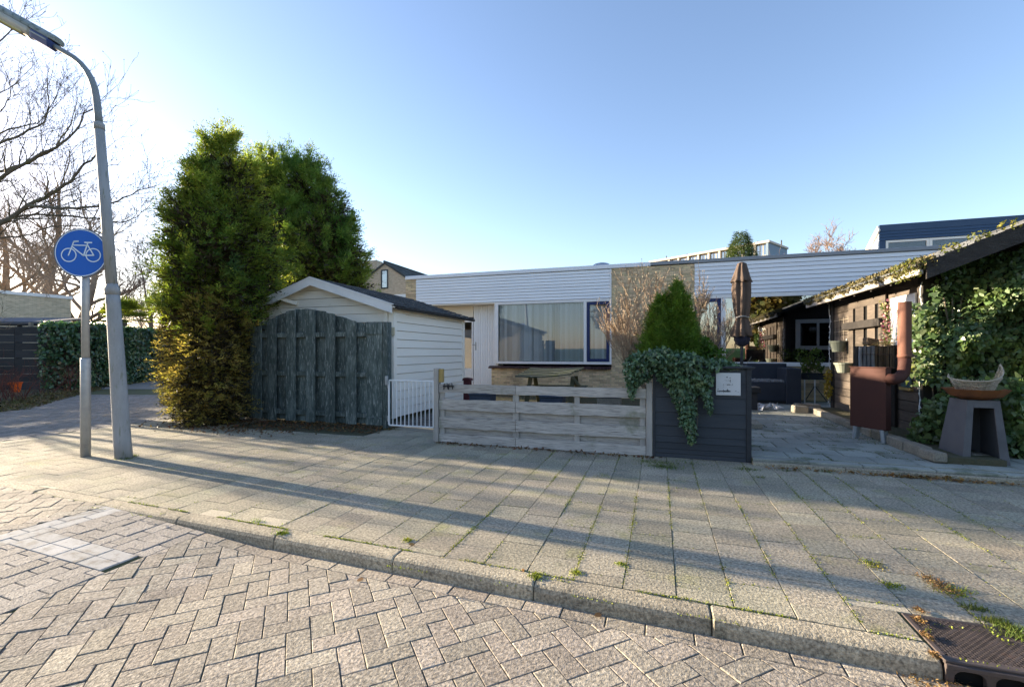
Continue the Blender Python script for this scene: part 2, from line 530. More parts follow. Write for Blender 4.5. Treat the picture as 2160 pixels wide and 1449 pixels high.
K['brick_gable'] = brickmat('tan_gable_brick', (0.5, 0.415, 0.3), (0.44, 0.365, 0.27), (0.4, 0.35, 0.29), 'x', 0.22, 0.065, 0.012)
K['sill'] = mat('brown_sill_tile', (0.045, 0.025, 0.028), (0.07, 0.04, 0.04), 6, rough=0.35, rnd=0.25, bump=0.1)
# metal and others
K['galv'] = mat('galvanised_steel', (0.38, 0.4, 0.42), (0.30, 0.32, 0.34), 10, rough=0.5, metallic=0.35, bump=0.05, rnd=0.03, patches=(((0.22, 0.23, 0.24), 5, 0.58, 0.75),))
K['lamp_pole'] = mat('lichened_grey_pole_paint', (0.34, 0.34, 0.345), (0.27, 0.27, 0.27), 5, (2, 2, 0.6), rough=0.6, bump=0.15, rnd=0.0,
                     patches=(((0.13, 0.14, 0.075), 4, 0.56, 0.72, (5, 5, 0.8)), ((0.42, 0.41, 0.4), 12, 0.62, 0.75, (3, 3, 1))))
K['lamp_arm'] = mat('grey_arm_paint', (0.24, 0.265, 0.28), (0.2, 0.22, 0.235), 4, rough=0.5, rnd=0, bump=0.05)
K['lamp_hood'] = mat('lichened_lamp_hood', (0.33, 0.36, 0.37), (0.22, 0.26, 0.26), 8, rough=0.7, rnd=0.05, patches=(((0.10, 0.13, 0.12), 14, 0.54, 0.68),))
K['lamp_blue'] = mat('blue_lamp_housing', (0.035, 0.06, 0.19), (0.05, 0.08, 0.22), 8, rough=0.35, rnd=0.05, bump=0)
K['lamp_cover'] = mat('grubby_clear_cover', (0.42, 0.42, 0.40), (0.33, 0.33, 0.30), 6, rough=0.3, rnd=0.02, spec=0.6, bump=0.05)
K['lamp_tube'] = mat('lamp_tube_yellowed', (0.62, 0.56, 0.3), (0.5, 0.44, 0.22), 5, rough=0.25, spec=0.8, bump=0)
K['sign_blue'] = mat('sign_blue', (0.006, 0.12, 0.54), (0.006, 0.112, 0.51), 3, rough=0.4, rnd=0, bump=0)
K['sign_white'] = mat('sign_white', (0.75, 0.83, 0.9), (0.72, 0.8, 0.88), 3, rough=0.4, rnd=0, bump=0)
K['sign_back'] = mat('sign_edge_grey', (0.16, 0.17, 0.24), (0.12, 0.13, 0.17), 6, rough=0.5, rnd=0)
K['rust'] = mat('rust_brown_steel', (0.066, 0.025, 0.02), (0.08, 0.03, 0.021), 2.0, rough=0.75, bump=0.3, bscale=90, rnd=0.03, patches=(((0.12, 0.042, 0.025), 3.0, 0.6, 0.85),))
K['rust_pipe'] = mat('rusty_pipe', (0.19, 0.085, 0.058), (0.15, 0.066, 0.046), 3.0, rough=0.75, bump=0.3, bscale=90, rnd=0.03)
K['rust_bowl'] = mat('rusty_bowl', (0.22, 0.085, 0.03), (0.12, 0.05, 0.025), 6.0, rough=0.8, bump=0.4, bscale=60, rnd=0.03)
K['pedestal'] = mat('grey_coated_steel', (0.125, 0.122, 0.13), (0.10, 0.10, 0.108), 3, rough=0.6, rnd=0.03, bump=0.1, patches=(((0.3, 0.29, 0.28), 60, 0.7, 0.75), ((0.06, 0.06, 0.065), 1.2, 0.55, 0.75)))
K['iron'] = mat('cast_iron', (0.075, 0.06, 0.055), (0.105, 0.085, 0.08), 8, rough=0.6, metallic=0.2, bump=0.3, rnd=0.1, patches=(((0.13, 0.075, 0.05), 8, 0.6, 0.75),))
K['black'] = mat('hollow_shade_black', (0.008, 0.008, 0.008), (0.006, 0.006, 0.006), 3, rnd=0, bump=0)  # near-black that stands in for shade inside hollows and slots
K['brown_cloth'] = mat('brown_parasol_cloth', (0.125, 0.09, 0.07), (0.095, 0.068, 0.055), 3, rough=0.9, bump=0.3, bscale=60, rnd=0.05)
K['navy_cloth'] = mat('dark_navy_cloth', (0.02, 0.02, 0.04), (0.03, 0.03, 0.05), 6, rough=0.9, rnd=0.05)
K['bench'] = mat('blue_black_bench_paint', (0.022, 0.03, 0.045), (0.032, 0.041, 0.058), 2, rough=0.55, bump=0.2, rnd=0.05)
K['grit'] = mat('pale_grit', (0.32, 0.32, 0.32), (0.16, 0.16, 0.16), 30, bump=1, bscale=60, bdist=0.02, rnd=0.25)
K['stone'] = mat('rough_edging_stone', (0.30, 0.27, 0.21), (0.2, 0.18, 0.15), 5, bump=1, bscale=30, bdist=0.015, rnd=0.2, fine=(60, 0.3))
K['pot'] = mat('weathered_green_pot', (0.15, 0.175, 0.14), (0.25, 0.27, 0.22), 6, rough=0.7, rnd=0.04, bump=0.1)
K['straw'] = mat('straw', (0.5, 0.36, 0.14), (0.36, 0.25, 0.1), 20, rnd=0.3)
K['bark'] = mat('grey_brown_bark', (0.19, 0.16, 0.12), (0.12, 0.10, 0.08), 3, (3, 3, 1), bump=1, bscale=14, bdist=0.02, rnd=0.1, patches=(((0.16, 0.17, 0.06), 1.5, 0.52, 0.7),))
K['bark_far_glare'] = mat('glare_lightened_distant_bark', (0.32, 0.24, 0.17), (0.24, 0.18, 0.13), 2, rnd=0.15, bump=0)  # bark lightened to stand in for the veiling glare near the sun
K['bark_pink'] = mat('pinkish_twig_bark', (0.27, 0.19, 0.15), (0.22, 0.15, 0.11), 2, rnd=0.15, bump=0)
K['twig'] = mat('pale_tan_twig', (0.36, 0.28, 0.195), (0.27, 0.20, 0.14), 4, rnd=0.3, bump=0)
K['birch_log'] = mat('silvery_bark_log', (0.34, 0.35, 0.37), (0.15, 0.15, 0.16), 5, (1, 1, 0.4), bump=0.8, bscale=20, rnd=0.2)
K['log'] = mat('brown_stick', (0.22, 0.16, 0.11), (0.13, 0.095, 0.065), 5, (5, 5, 1), rnd=0.35)
K['moss_table'] = mat('mossy_table_wood', (0.085, 0.10, 0.06), (0.13, 0.135, 0.11), 4, (1, 4, 1), bump=0.8, bscale=14, bdist=0.01, rnd=0.2, patches=(((0.26, 0.28, 0.24), 9, 0.6, 0.72), ((0.14, 0.16, 0.03), 3, 0.55, 0.7)))
K['moss_leg'] = mat('olive_table_leg', (0.12, 0.11, 0.06), (0.08, 0.075, 0.045), 4, rnd=0.15)
K['trough'] = mat('dark_blue_trough', (0.03, 0.045, 0.075), (0.05, 0.065, 0.095), 4, rough=0.45, rnd=0.05, bump=0.05)
K['oxblood'] = mat('oxblood_paint', (0.09, 0.018, 0.025), (0.07, 0.015, 0.02), 4, rough=0.5, rnd=0.05)
K['blind'] = mat('pale_blind_fabric', (0.92, 0.93, 0.95), (0.88, 0.9, 0.92), 3, (1, 1, 0.3), rough=0.8, rnd=0.2, bump=0)
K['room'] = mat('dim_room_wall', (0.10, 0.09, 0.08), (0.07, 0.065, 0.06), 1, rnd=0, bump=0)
K['plate'] = mat('white_enamel_plate', (0.60, 0.60, 0.62), (0.55, 0.56, 0.58), 6, rough=0.45, rnd=0, bump=0.05)
K['ink'] = mat('black_ink', (0.03, 0.03, 0.035), (0.03, 0.03, 0.035), 3, rnd=0, bump=0)
K['orange'] = mat('orange_plastic', (0.7, 0.13, 0.02), (0.6, 0.1, 0.02), 3, rnd=0.05)
K['cloth_white'] = mat('crumpled_white_plastic', (0.55, 0.6, 0.7), (0.7, 0.72, 0.75), 9, rough=0.5, rnd=0.15)
K['dome'] = mat('grey_skylight_dome', (0.30, 0.33, 0.4), (0.25, 0.28, 0.34), 3, rough=0.3, rnd=0)
K['dark_blue'] = mat('dark_blue_cladding', (0.028, 0.06, 0.115), (0.036, 0.07, 0.13), 1.5, (0.6, 1, 3), rough=0.45, rnd=0.12, bump=0.08)
K['apt_white'] = mat('pale_concrete_panel', (0.55, 0.5, 0.43), (0.48, 0.44, 0.38), 0.4, rnd=0.05, bump=0)
K['apt_blue'] = mat('blue_grey_panel', (0.2, 0.27, 0.34), (0.18, 0.245, 0.31), 0.4, rnd=0.03, bump=0)
K['wire'] = mat('galvanised_wire', (0.42, 0.36, 0.27), (0.3, 0.25, 0.19), 20, rough=0.5, rnd=0.3, bump=0)
K['leaf_dry'] = foliage('dry_fallen_leaf', (0.16, 0.08, 0.03), (0.11, 0.065, 0.035), 0.5, 0.03, 0.15, 3)
K['leaf_orange'] = foliage('orange_fallen_leaf', (0.27, 0.15, 0.05), (0.2, 0.13, 0.06), 0.5, 0.02, 0.2, 3)
# foliage
K['conifer'] = foliage('conifer_green', (0.105, 0.165, 0.03), (0.23, 0.255, 0.04), 0.55, 0.03, 0.45, 1.0, patches=(((0.24, 0.15, 0.05), 1.8, 0.62, 0.76), ((0.06, 0.11, 0.03), 0.8, 0.56, 0.7)))
K['conifer_dark'] = foliage('conifer_deep_green', (0.078, 0.155, 0.035), (0.175, 0.22, 0.038), 0.55, 0.02, 0.45, 0.5, patches=(((0.17, 0.12, 0.035), 1.1, 0.62, 0.75),))
K['conifer_brown'] = foliage('conifer_brown_base', (0.36, 0.275, 0.08), (0.26, 0.215, 0.06), 0.45, 0.02, 0.38, 2.0, patches=(((0.13, 0.14, 0.03), 2.5, 0.52, 0.68), ((0.3, 0.17, 0.06), 3.0, 0.62, 0.75)))
K['twig_brown'] = foliage('shade_darkened_dead_twig', (0.05, 0.036, 0.02), (0.035, 0.03, 0.016), 0.3, 0.01, 0.1)  # dead twigs, coloured extra dark to deepen the shade between sprays
K['topiary'] = foliage('bright_thuja', (0.12, 0.20, 0.02), (0.08, 0.155, 0.024), 0.35, 0.015, 0.3, 3, patches=(((0.2, 0.2, 0.02), 2.2, 0.6, 0.8),))
K['ivy'] = foliage('ivy_leaf', (0.12, 0.17, 0.06), (0.075, 0.13, 0.055), 0.45, 0.025, 0.3, 1.6, rough=0.38, spec=0.5, patches=(((0.32, 0.30, 0.05), 2.2, 0.66, 0.8), ((0.16, 0.2, 0.05), 1.1, 0.55, 0.7)))
K['ivy_shade_tint'] = foliage('shade_tinted_ivy_leaf', (0.08, 0.145, 0.085), (0.11, 0.18, 0.09), 0.45, 0.02, 0.2, 3, rough=0.4, spec=0.5, patches=(((0.15, 0.19, 0.07), 3.0, 0.6, 0.75),))  # leaf colour made bluer to stand in for shade
K['hedge'] = foliage('dark_hedge_leaf', (0.06, 0.13, 0.055), (0.045, 0.10, 0.05), 0.5, 0.015, 0.15, 1.0, rough=0.3, spec=0.6)
K['fresh'] = foliage('fresh_green_leaf', (0.075, 0.15, 0.02), (0.05, 0.11, 0.015), 0.4, 0.02, 0.35, 4)
K['palm'] = foliage('palm_leaf', (0.15, 0.17, 0.02), (0.09, 0.12, 0.02), 0.4, 0.02, 0.45, 1.5)
K['spruce'] = foliage('spruce_needles', (0.04, 0.075, 0.035), (0.09, 0.12, 0.03), 0.4, 0.02, 0.25, 0.3)
K['grass'] = foliage('grass_blade', (0.09, 0.14, 0.025), (0.13, 0.15, 0.04), 0.45, 0.03, 0.35, 2)
K['moss'] = foliage('joint_moss', (0.22, 0.25, 0.02), (0.15, 0.19, 0.025), 0.45, 0.02, 0.2, 2.5, patches=(((0.26, 0.17, 0.03), 0.9, 0.58, 0.72),))
K['pink'] = foliage('pink_petal', (0.5, 0.08, 0.2), (0.6, 0.25, 0.33), 0.4, 0.02, 0.3)
K['cream_petal'] = foliage('cream_petal', (0.6, 0.55, 0.42), (0.5, 0.42, 0.3), 0.3, 0.02, 0.3)
K['glass'] = glass('window_glass', (0.92, 0.95, 0.97), 0.03, 0.02)
K['glass_big'] = glass('reflecting_window_glass', (0.35, 0.37, 0.38), 0.42, 0.0)
# ================================================================== GROUND
def kerb_y(x): return 2.79 - 0.04 * (x + 3.9)
def road_z(x): return -0.10 * min(1.0, max(0.0, (x + 4.9) / 2.0))
FRONT = 6.42          # line of the fences, planter and patio step

def clip(poly, a, b, c):
    """keep a*x+b*y<=c"""
    out = []
    n = len(poly)
    for i in range(n):
        p, q = poly[i], poly[(i + 1) % n]
        dp, dq = a * p[0] + b * p[1] - c, a * q[0] + b * q[1] - c
        if dp <= 0: out.append(p)
        if (dp < 0 < dq) or (dq < 0 < dp):
            t = dp / (dp - dq)
            out.append((p[0] + t * (q[0] - p[0]), p[1] + t * (q[1] - p[1])))
    return out
def area(p): return 0.5 * abs(sum(p[i][0] * p[(i + 1) % len(p)][1] - p[(i + 1) % len(p)][0] * p[i][1] for i in range(len(p))))
def shrink(p, g):
    cx = sum(q[0] for q in p) / len(p); cy = sum(q[1] for q in p) / len(p)
    o = []
    for x, y in p:
        dx, dy = cx - x, cy - y
        l = math.hypot(dx, dy)
        o.append((x + dx / l * g, y + dy / l * g))
    return o
def cen(p): return (sum(q[0] for q in p) / len(p), sum(q[1] for q in p) / len(p))
def in_view(x, y, z=0.0, m=0):
    p = project((x, y, z))
    return p is not None and -m < p[0] < 2160 + m and -m < p[1] < 1449 + m

g = MB()
g.poly([(-1500, -1500, -0.17), (1500, -1500, -0.17), (1500, 1500, -0.17), (-1500, 1500, -0.17)])
struct(g.build('ground', K['soil']))

# --- road -----------------------------------------------------------------
road = struct(bpy.data.objects.new('road', None)); COL.objects.link(road); WLOC['road'] = Vector((0, 0, 0))
rb = MB()
xs = [-14, -4.9, -4.4, -3.9, -3.4, -2.9, 6]
for i in range(len(xs) - 1):
    a, b = xs[i], xs[i + 1]
    rb.poly([(a, -3, road_z(a) - .010), (b, -3, road_z(b) - .010), (b, kerb_y(b) + .05, road_z(b) - .010), (a, kerb_y(a) + .05, road_z(a) - .010)])
rb.build('road_bed', K['bed'], road)

W = 0.117
pieces = []           # (poly, material)
ang = math.radians(43)
ca, sa = math.cos(ang), math.sin(ang)
def rot(x, y): return (x * ca - y * sa - 1.0, x * sa + y * ca + 1.5)
GUT = 0.12
BX0, BX1 = -4.82, -3.52
for i in range(-110, 110):
    for j in range(-110, 110):
        k = (i - j) % 4
        if k == 0: r = (i, j, i + 2, j + 1)
        elif k == 3: r = (i, j, i + 1, j + 2)
        else: continue
        p = [rot(r[0] * W, r[1] * W), rot(r[2] * W, r[1] * W), rot(r[2] * W, r[3] * W), rot(r[0] * W, r[3] * W)]
        c = cen(p)
        if not (-13 < c[0] < 4.5 and 0.3 < c[1] < 3.2): continue
        if not in_view(c[0], c[1], -.1, 1100): continue
        if c[0] < BX0 - .3 or (BX0 - .3 <= c[0] < BX0 + .3):
            q = clip(p, 1, 0, BX0)
            q = clip(q, 0.04, 1, 2.79 - 0.04 * 3.9)
            if len(q) > 2 and area(q) > .002: pieces.append((q, 'block'))
        if c[0] > BX1 - .3:
            q = clip(p, -1, 0, -BX1)
            q = clip(q, 0.04, 1, 2.79 - 0.04 * 3.9 - GUT)
            if len(q) > 2 and area(q) > .002: pieces.append((q, 'block'))
x = BX1 + 0.01
while x < 4.2:
    L = 0.235 * RNG.uniform(.9, 1.08)
    p = [(x, kerb_y(x) - GUT), (x + L, kerb_y(x + L) - GUT), (x + L, kerb_y(x + L) - .004), (x, kerb_y(x) - .004)]
    pieces.append((p, 'block'))
    x += L
nc = round((BX1 - BX0) / W)
cw = (BX1 - BX0) / nc
for k in range(nc):
    x0, x1 = BX0 + k * cw, BX0 + (k + 1) * cw
    y = 0.6 + (k % 2) * W
    while y < 2.9:
        p = [(x0, y), (x1, y), (x1, y + 2 * W), (x0, y + 2 * W)]
        white = k < 2 and y > 1.2
        parts_ = [p]
        if k >= 2: parts_ = [clip(p, 0, 1, 2.06), clip(p, 0, -1, -2.30)]
        for q in parts_:
            q = clip(q, 0.04, 1, 2.79 - 0.04 * 3.9)
            if len(q) > 2 and area(q) > .002 and in_view(*cen(q), -.05, 1100): pieces.append((q, 'block_white' if white else 'block_grey'))
        y += 2 * W
for r_ in range(2):
    n4 = 4
    xa, xb = BX0 + 2 * cw, BX1 - .06
    for k in range(n4):
        a, b = xa + (xb - xa) * k / n4, xa + (xb - xa) * (k + 1) / n4
        pieces.append(([(a, 2.06 + .12 * r_), (b, 2.06 + .12 * r_), (b, 2.18 + .12 * r_), (a, 2.18 + .12 * r_)], 'block_white'))
def bevel_piece(mb, q, zt, gap, c, zr=.004, tl=.012, thick=.03, slope=0.0):
    q = shrink(q, gap)
    z = zt + RNG.uniform(-zr, zr)
    mb.prism(q, z - thick, z, c, (slope + RNG.uniform(-tl, tl), RNG.uniform(-tl, tl)))
pieces.sort(key=lambda t: ((0 if in_view(*cen(t[0]), -.08) else 1), depth((*cen(t[0]), 0))))
rest = {}
for n_, (q, mk) in enumerate(pieces):
    c = cen(q)
    if n_ < 290 and area(q) > .006:
        mb = MB(); bevel_piece(mb, q, road_z(c[0]), .0032, .0035, .002, .006, .03, -.05 if -4.9 < c[0] < -2.9 else 0.0)
        mb.build('paving_block', K[mk], road)
    else:
        bevel_piece(rest.setdefault(mk, MB()), q, road_z(c[0]), .0032, .0035, .002, .006, .03, -.05 if -4.9 < c[0] < -2.9 else 0.0)
for mk, mb in rest.items():
    stuff(mb.build('further_paving_blocks', K[mk], road))

# --- kerb -----------------------------------------------------------------
kerb = struct(bpy.data.objects.new('kerb', None)); COL.objects.link(kerb); WLOC['kerb'] = Vector((0, 0, 0))
prof = [(-.016, -.21), (-.005, -.042), (.004, -.018), (.018, -.005), (.034, 0), (.128, 0), (.128, -.21)]
joints = [-9.2, -8.1, -7.05, -6.0, -4.95, -3.886, -2.796, -1.73, -.725, .2676, 1.235]
for a, b in list(zip(joints[:-1], joints[1:])) + [(1.715, 2.72), (2.72, 3.72), (3.72, 4.72)]:
    mb = MB()
    vs, fs = [], []
    n = len(prof)
    dz, dy = RNG.uniform(-.004, .004), RNG.uniform(-.004, .004)
    for x, e in ((a + .0025, 1), (a + .012, 0), (b - .012, 0), (b - .0025, 1)):
        for y, z in prof:
            s_ = .006 if e else 0
            vs.append((x, kerb_y(x) + y + dy + (s_ if y < .06 else -s_), (z - s_ if z > -.1 else z) + dz))
    for i in range(3):
        for k in range(n):
            k2 = (k + 1) % n
            fs.append((i * n + k, (i + 1) * n + k, (i + 1) * n + k2, i * n + k2))
    fs.append(tuple(range(n))); fs.append(tuple(reversed(range(3 * n, 4 * n))))
    mb.add(vs, fs)
    mb.build('kerb_stone', K['kerb'], kerb)

# --- pavement of 30 cm tiles ----------------------------------------------
pav = struct(bpy.data.objects.new('pavement', None)); COL.objects.link(pav); WLOC['pavement'] = Vector((0, 0, 0))
pb = MB()
pb.poly([(-10.2, kerb_y(-10.2) + .1, -.0075), (9, kerb_y(9) + .1, -.0075), (9, 8.2, -.0075), (-10.2, 8.2, -.0075)])
pb.build('pavement_bed', K['bed'], pav)
T = 0.30
tiles = []
GX0, GX1 = 1.235, 1.715
for k in range(-34, 30):
    x0 = 0.095 + k * T
    y0 = 2.60
    y = y0 + (T / 2 if k % 2 else 0) - T
    ymax = 7.7 if -4.9 < x0 < -3.5 else (FRONT + .05)
    if x0 < -7.9: ymax = 7.6
    while y < ymax:
        p = [(x0, y), (x0 + T, y), (x0 + T, y + T), (x0, y + T)]
        q = clip(p, -0.04, -1, -(2.79 - 0.04 * 3.9 + .133))
        q = clip(q, 0, 1, ymax)
        if x0 < -9.5: q = clip(q, -1, 0, 9.8)
        lst = [q]
        if x0 + T > GX0 and x0 < GX1 and y < 3.1:
            gy = kerb_y(1.48) + .41
            lst = [clip(q, 0, -1, -gy), clip(clip(q, 0, 1, gy), 1, 0, GX0 - .01), clip(clip(q, 0, 1, gy), -1, 0, -(GX1 + .01))]
        for q in lst:
            if len(q) > 2 and area(q) > .003:
                c = cen(q)
                if in_view(c[0], c[1], 0, 1500):
                    pale = k % 2 and area(q) < .056 and c[1] < 3.2 and RNG.random() < .75
                    tiles.append((q, 'tile_pale' if pale else 'tile'))
        y += T
tiles.sort(key=lambda t: ((0 if in_view(*cen(t[0])) else 1), depth((*cen(t[0]), 0))))
rest = {}
for n_, (q, mk) in enumerate(tiles):
    c = cen(q)
    if n_ < 295:
        mb = MB(); bevel_piece(mb, q, 0, .003, .0022, .002, .005)
        mb.build('paving_tile', K[mk], pav)
    else:
        bevel_piece(rest.setdefault(mk, MB()), q, 0, .003, .0022, .0025, .006)
for mk, mb in rest.items():
    stuff(mb.build('further_paving_tiles', K[mk], pav))

# --- cycle path on the left -----------------------------------------------
path = struct(bpy.data.objects.new('cycle_path', None)); COL.objects.link(path); WLOC['cycle_path'] = Vector((0, 0, 0))
mb = MB()
mb.poly([(-15, kerb_y(-12), -.018), (-10.0, kerb_y(-10), -.018), (-10.0, 8.2, -.018), (-7.5, 9, -.018), (-20, 24, -.018), (-31, 24, -.018), (-24.1, 16.6, -.018), (-20.4, 11.2, -.018), (-14.8, 6.3, -.018), (-22, 2, -.018), (-22, -3, -.018), (-13.9, -3, -.018)])
mb.build('path_bed', K['bed'], path)
mb = MB()
mb.poly([(-9.0, 15.2, -.004), (-16, 22, -.004), (-31, 24, -.004), (-24.1, 16.6, -.004), (-20.6, 11.6, -.004)])
mb.build('distant_paving', K['block_grey'], path)
pp = []
for i in range(-150, 150):
    for j in range(-150, 150):
        k = (i - j) % 4
        if k == 0: r = (i, j, i + 2, j + 1)
        elif k == 3: r = (i, j, i + 1, j + 2)
        else: continue
        w = 0.117
        def rr(x, y): return (x * .83 - y * .5577 - 13, x * .5577 + y * .83 + 8)
        p = [rr(r[0] * w, r[1] * w), rr(r[2] * w, r[1] * w), rr(r[2] * w, r[3] * w), rr(r[0] * w, r[3] * w)]
        c = cen(p)
        if c[0] > -9.82 and c[1] < 7.7: continue
        if c[1] < kerb_y(c[0]) + .15 and c[0] > -13.0: continue
        if c[0] > -8.9: continue
        # verge line from (-14.6,6.4) to (-20.2,11.4)
        if (c[0] + 14.6) * 5.0 + (c[1] - 6.4) * 5.6 < 0: continue
        d = depth((*c, 0))
        if d > 15.0 or not in_view(c[0], c[1], 0, 350): continue
        pp.append(p)
pp.sort(key=lambda p: depth((*cen(p), 0)))
far = MB()
for p in pp:
    bevel_piece(far, p, 0, .005, .006, .004, .015)
stuff(far.build('path_blocks', K['block_grey'], path))

# --- verge of leaf litter on the far side of the path ----------------------
mb = MB()
mb.poly([(-14.8, 6.3, -.01), (-20.4, 11.2, -.01), (-24.3, 16.9, -.01), (-40, 26, -.01), (-40, 2, -.01), (-22, 2, -.01)])
struct(mb.build('verge', K['soil']))

# --- garden floor and patio -------------------------------------------------
mb = MB()
mb.poly([(-9.0, FRONT + .02, -.006), (1.1, FRONT + .02, -.006), (1.1, 14.3, -.006), (-9.0, 14.3, -.006)])
gard = struct(mb.build('garden_paving', K['soil']))
mb = MB()
for i in range(-46, -14):
    for j in range(0, 58):
        x = i * .11; y = 7.7 + j * .11 * 1.0
        if (i + j) % 2: continue
        p = [(x, y), (x + .215, y), (x + .215, y + .105), (x, y + .105)]
        if in_view(x, y, 0, 60) and x > -5.1 and x < -2.6 and y < 11.5: bevel_piece(mb, p, 0, .006, .005, .004, .02)
stuff(mb.build('clinker_bricks', K['brickbed'], gard))

def patio_z(y): return 0.075 + 0.004 * (y - 6.3)
PX0, PX1 = 1.16, 3.83
patio = struct(bpy.data.objects.new('patio', None)); COL.objects.link(patio); WLOC['patio'] = Vector((0, 0, 0))
mb = MB()
mb.poly([(PX0 - .06, 6.4, patio_z(6.4) - .012), (8.5, 6.4, patio_z(6.4) - .012), (8.5, 14.2, patio_z(14.2) - .012), (PX0 - .06, 14.2, patio_z(14.2) - .012)])
mb.box(PX0 - .05, 8.5, 6.40, 6.46, -.05, patio_z(6.4) - .014)
mb.build('patio_bed', K['bed'], patio)
for r_ in range(21):
    y0 = 6.52 + r_ * .345
    x = PX0 - .05 - (.23 if r_ % 2 else 0)
    while x < 4.4:
        p = [(max(x, PX0 - .05), y0), (x + .46, y0), (x + .46, y0 + .345), (max(x, PX0 - .05), y0 + .345)]
        if x + .46 > PX0:
            mb = MB(); bevel_piece(mb, p, patio_z(y0), .008, .004, .003, .006)
            mb.build('patio_slab', K['slab'], patio)
        x += .46
x = PX0 - .04
for L in (.62, .55, .7, .62, .6, .8):
    mb = MB(); mb.box(x + .004, x + L - .004, 6.37, 6.515, .035, .068 + RNG.uniform(-.004, .004), .006); mb.build('step_slab', K['slab'], patio)
    x += L
x = PX0 - .05
for L in (.98, .98, 1.0, .95):
    mb = MB(); mb.box(x + .003, x + L - .003, 6.30, 6.375, -.05, .036 + RNG.uniform(-.003, .003), .006); mb.build('edging_stone', K['kerb'], patio)
    x += L

# --- storm drain in the kerb line --------------------------------------------
ky = kerb_y(1.48)
gu = thing('storm_drain', 'rust brown cast iron gully grate set into the kerb', 'drain', (1.475, ky + .2, 0))
mb = MB(); mb.box(GX0 + .004, GX1 - .004, ky + .004, ky + .402, -.035, -.010, .004); mb.build('grate_plate', K['iron'], gu)
mb = MB()
x0, x1, y0, y1 = GX0 + .03, GX1 - .03, ky + .045, ky + .38
for s_ in (1, -1):
    t = -1.2
    while t < 1.2:
        # line x = xm + t + s*(y-y0)
        pts = []
        a0 = 1.475 + t
        ya, yb = y0, y1
        xa, xb = a0, a0 + s_ * (y1 - y0)
        # clip in x
        def cl(xa, ya, xb, yb):
            for lo, sgn in ((x0, 1), (x1, -1)):
                da, db = sgn * (xa - lo), sgn * (xb - lo)
                if da < 0 and db < 0: return None
                if da < 0: f = da / (da - db); xa, ya = xa + f * (xb - xa), ya + f * (yb - ya)
                elif db < 0: f = da / (da - db); xb, yb = xa + f * (xb - xa), ya + f * (yb - ya)
            return xa, ya, xb, yb
        c_ = cl(xa, ya, xb, yb)
        if c_ and math.hypot(c_[2] - c_[0], c_[3] - c_[1]) > .02:
            mb.bar((c_[0], c_[1], -.006), (c_[2], c_[3], -.006), .012, .009, (0, 0, 1))
        t += .027
stuff(mb.build('lattice_ribs', K['iron'], gu))
mb = MB()
mb.box(GX0 + .004, GX1 - .004, ky + .004, ky + .045, -.012, .002, .004)
mb.box(GX0 + .004, GX1 - .004, ky + .38, ky + .402, -.012, .002, .004)
mb.box(GX0 + .004, GX0 + .03, ky + .045, ky + .38, -.012, .001, .003)
mb.box(GX1 - .03, GX1 - .004, ky + .045, ky + .38, -.012, .001, .003)
mb.build('grate_frame', K['iron'], gu)
mb = MB()                                              # front with three round-cornered mouths
fx0, fx1, zt, zb = GX0 + .004, GX1 - .004, -.013, -.20
ow = (fx1 - fx0 - .03 * 4) / 3
fy = ky - .006
mb.box(fx0, fx1, fy, fy + .03, zt - .022, zt, .003)
mb.box(fx0, fx1, fy, fy + .03, zb, zb + .03, .003)
for k in range(4):
    a = fx0 + k * (ow + .03)
    mb.box(a, a + .03, fy + .001, fy + .029, zb + .028, zt - .02)
for k in range(3):
    a = fx0 + .03 + k * (ow + .03)
    for sx, cx in ((1, a), (-1, a + ow)):
        pts = [(cx, fy + .002, zt - .022)]
        for q in range(5):
            t = math.pi / 2 * q / 4
            pts.append((cx + sx * (.035 - .035 * math.sin(t)), fy + .002, zt - .022 - .035 + .035 * math.cos(t)))
        mb.extr(pts, (0, .026, 0))
mb.build('drain_front', K['iron'], gu)
mb = MB(); mb.box(fx0 + .01, fx1 - .01, fy + .032, fy + .3, zb, zt - .025); mb.build('drain_shade_fill', K['black'], gu)  # solid black box in place of the shaded inside of the drain
# ================================================================== LARGE STRUCTURES
F = 14.2              # plane of the bungalow fronts
def X14(px): return xat(px, F)

def brick_field(mb, mm, x0, x1, z0, z1, Y, side=-1):
    """real bricks in stretcher bond, 4 mm proud of the mortar, facing -Y"""
    bw, bh, j = .205, .052, .011
    r = 0
    z = z0
    while z < z1 - .02:
        zz = min(z + bh, z1)
        x = x0 - (bw + j) * (0.5 if r % 2 else 0)
        while x < x1:
            a, b = max(x, x0), min(x + bw, x1)
            if b - a > .02:
                mb.add([(a, Y - .006, z), (b, Y - .006, z), (b, Y - .006, zz), (a, Y - .006, zz), (a, Y, z), (b, Y, z), (b, Y, zz), (a, Y, zz)],
                       [(0, 1, 2, 3), (1, 5, 6, 2), (4, 0, 3, 7), (3, 2, 6, 7), (0, 4, 5, 1)])
            x += bw + j
        z += bh + j
        r += 1

def window_unit(parent, x0, x1, z0, z1, Y, fw, mat_f, glassm, fd=.07, gy=.035):
    """frame of four bars and a pane, facing -Y"""
    mb = MB()
    mb.box(x0, x1, Y, Y + fd, z1 - fw, z1, .004)
    mb.box(x0, x1, Y, Y + fd, z0, z0 + fw, .004)
    mb.box(x0, x0 + fw, Y + .001, Y + fd - .001, z0 + fw, z1 - fw, .004)
    mb.box(x1 - fw, x1, Y + .001, Y + fd - .001, z0 + fw, z1 - fw, .004)
    f = mb.build('window', mat_f, parent)
    mb = MB(); mb.box(x0 + fw - .004, x1 - fw + .004, Y + gy, Y + gy + .006, z0 + fw - .004, z1 - fw + .004)
    mb.build('pane', glassm, f)
    return f

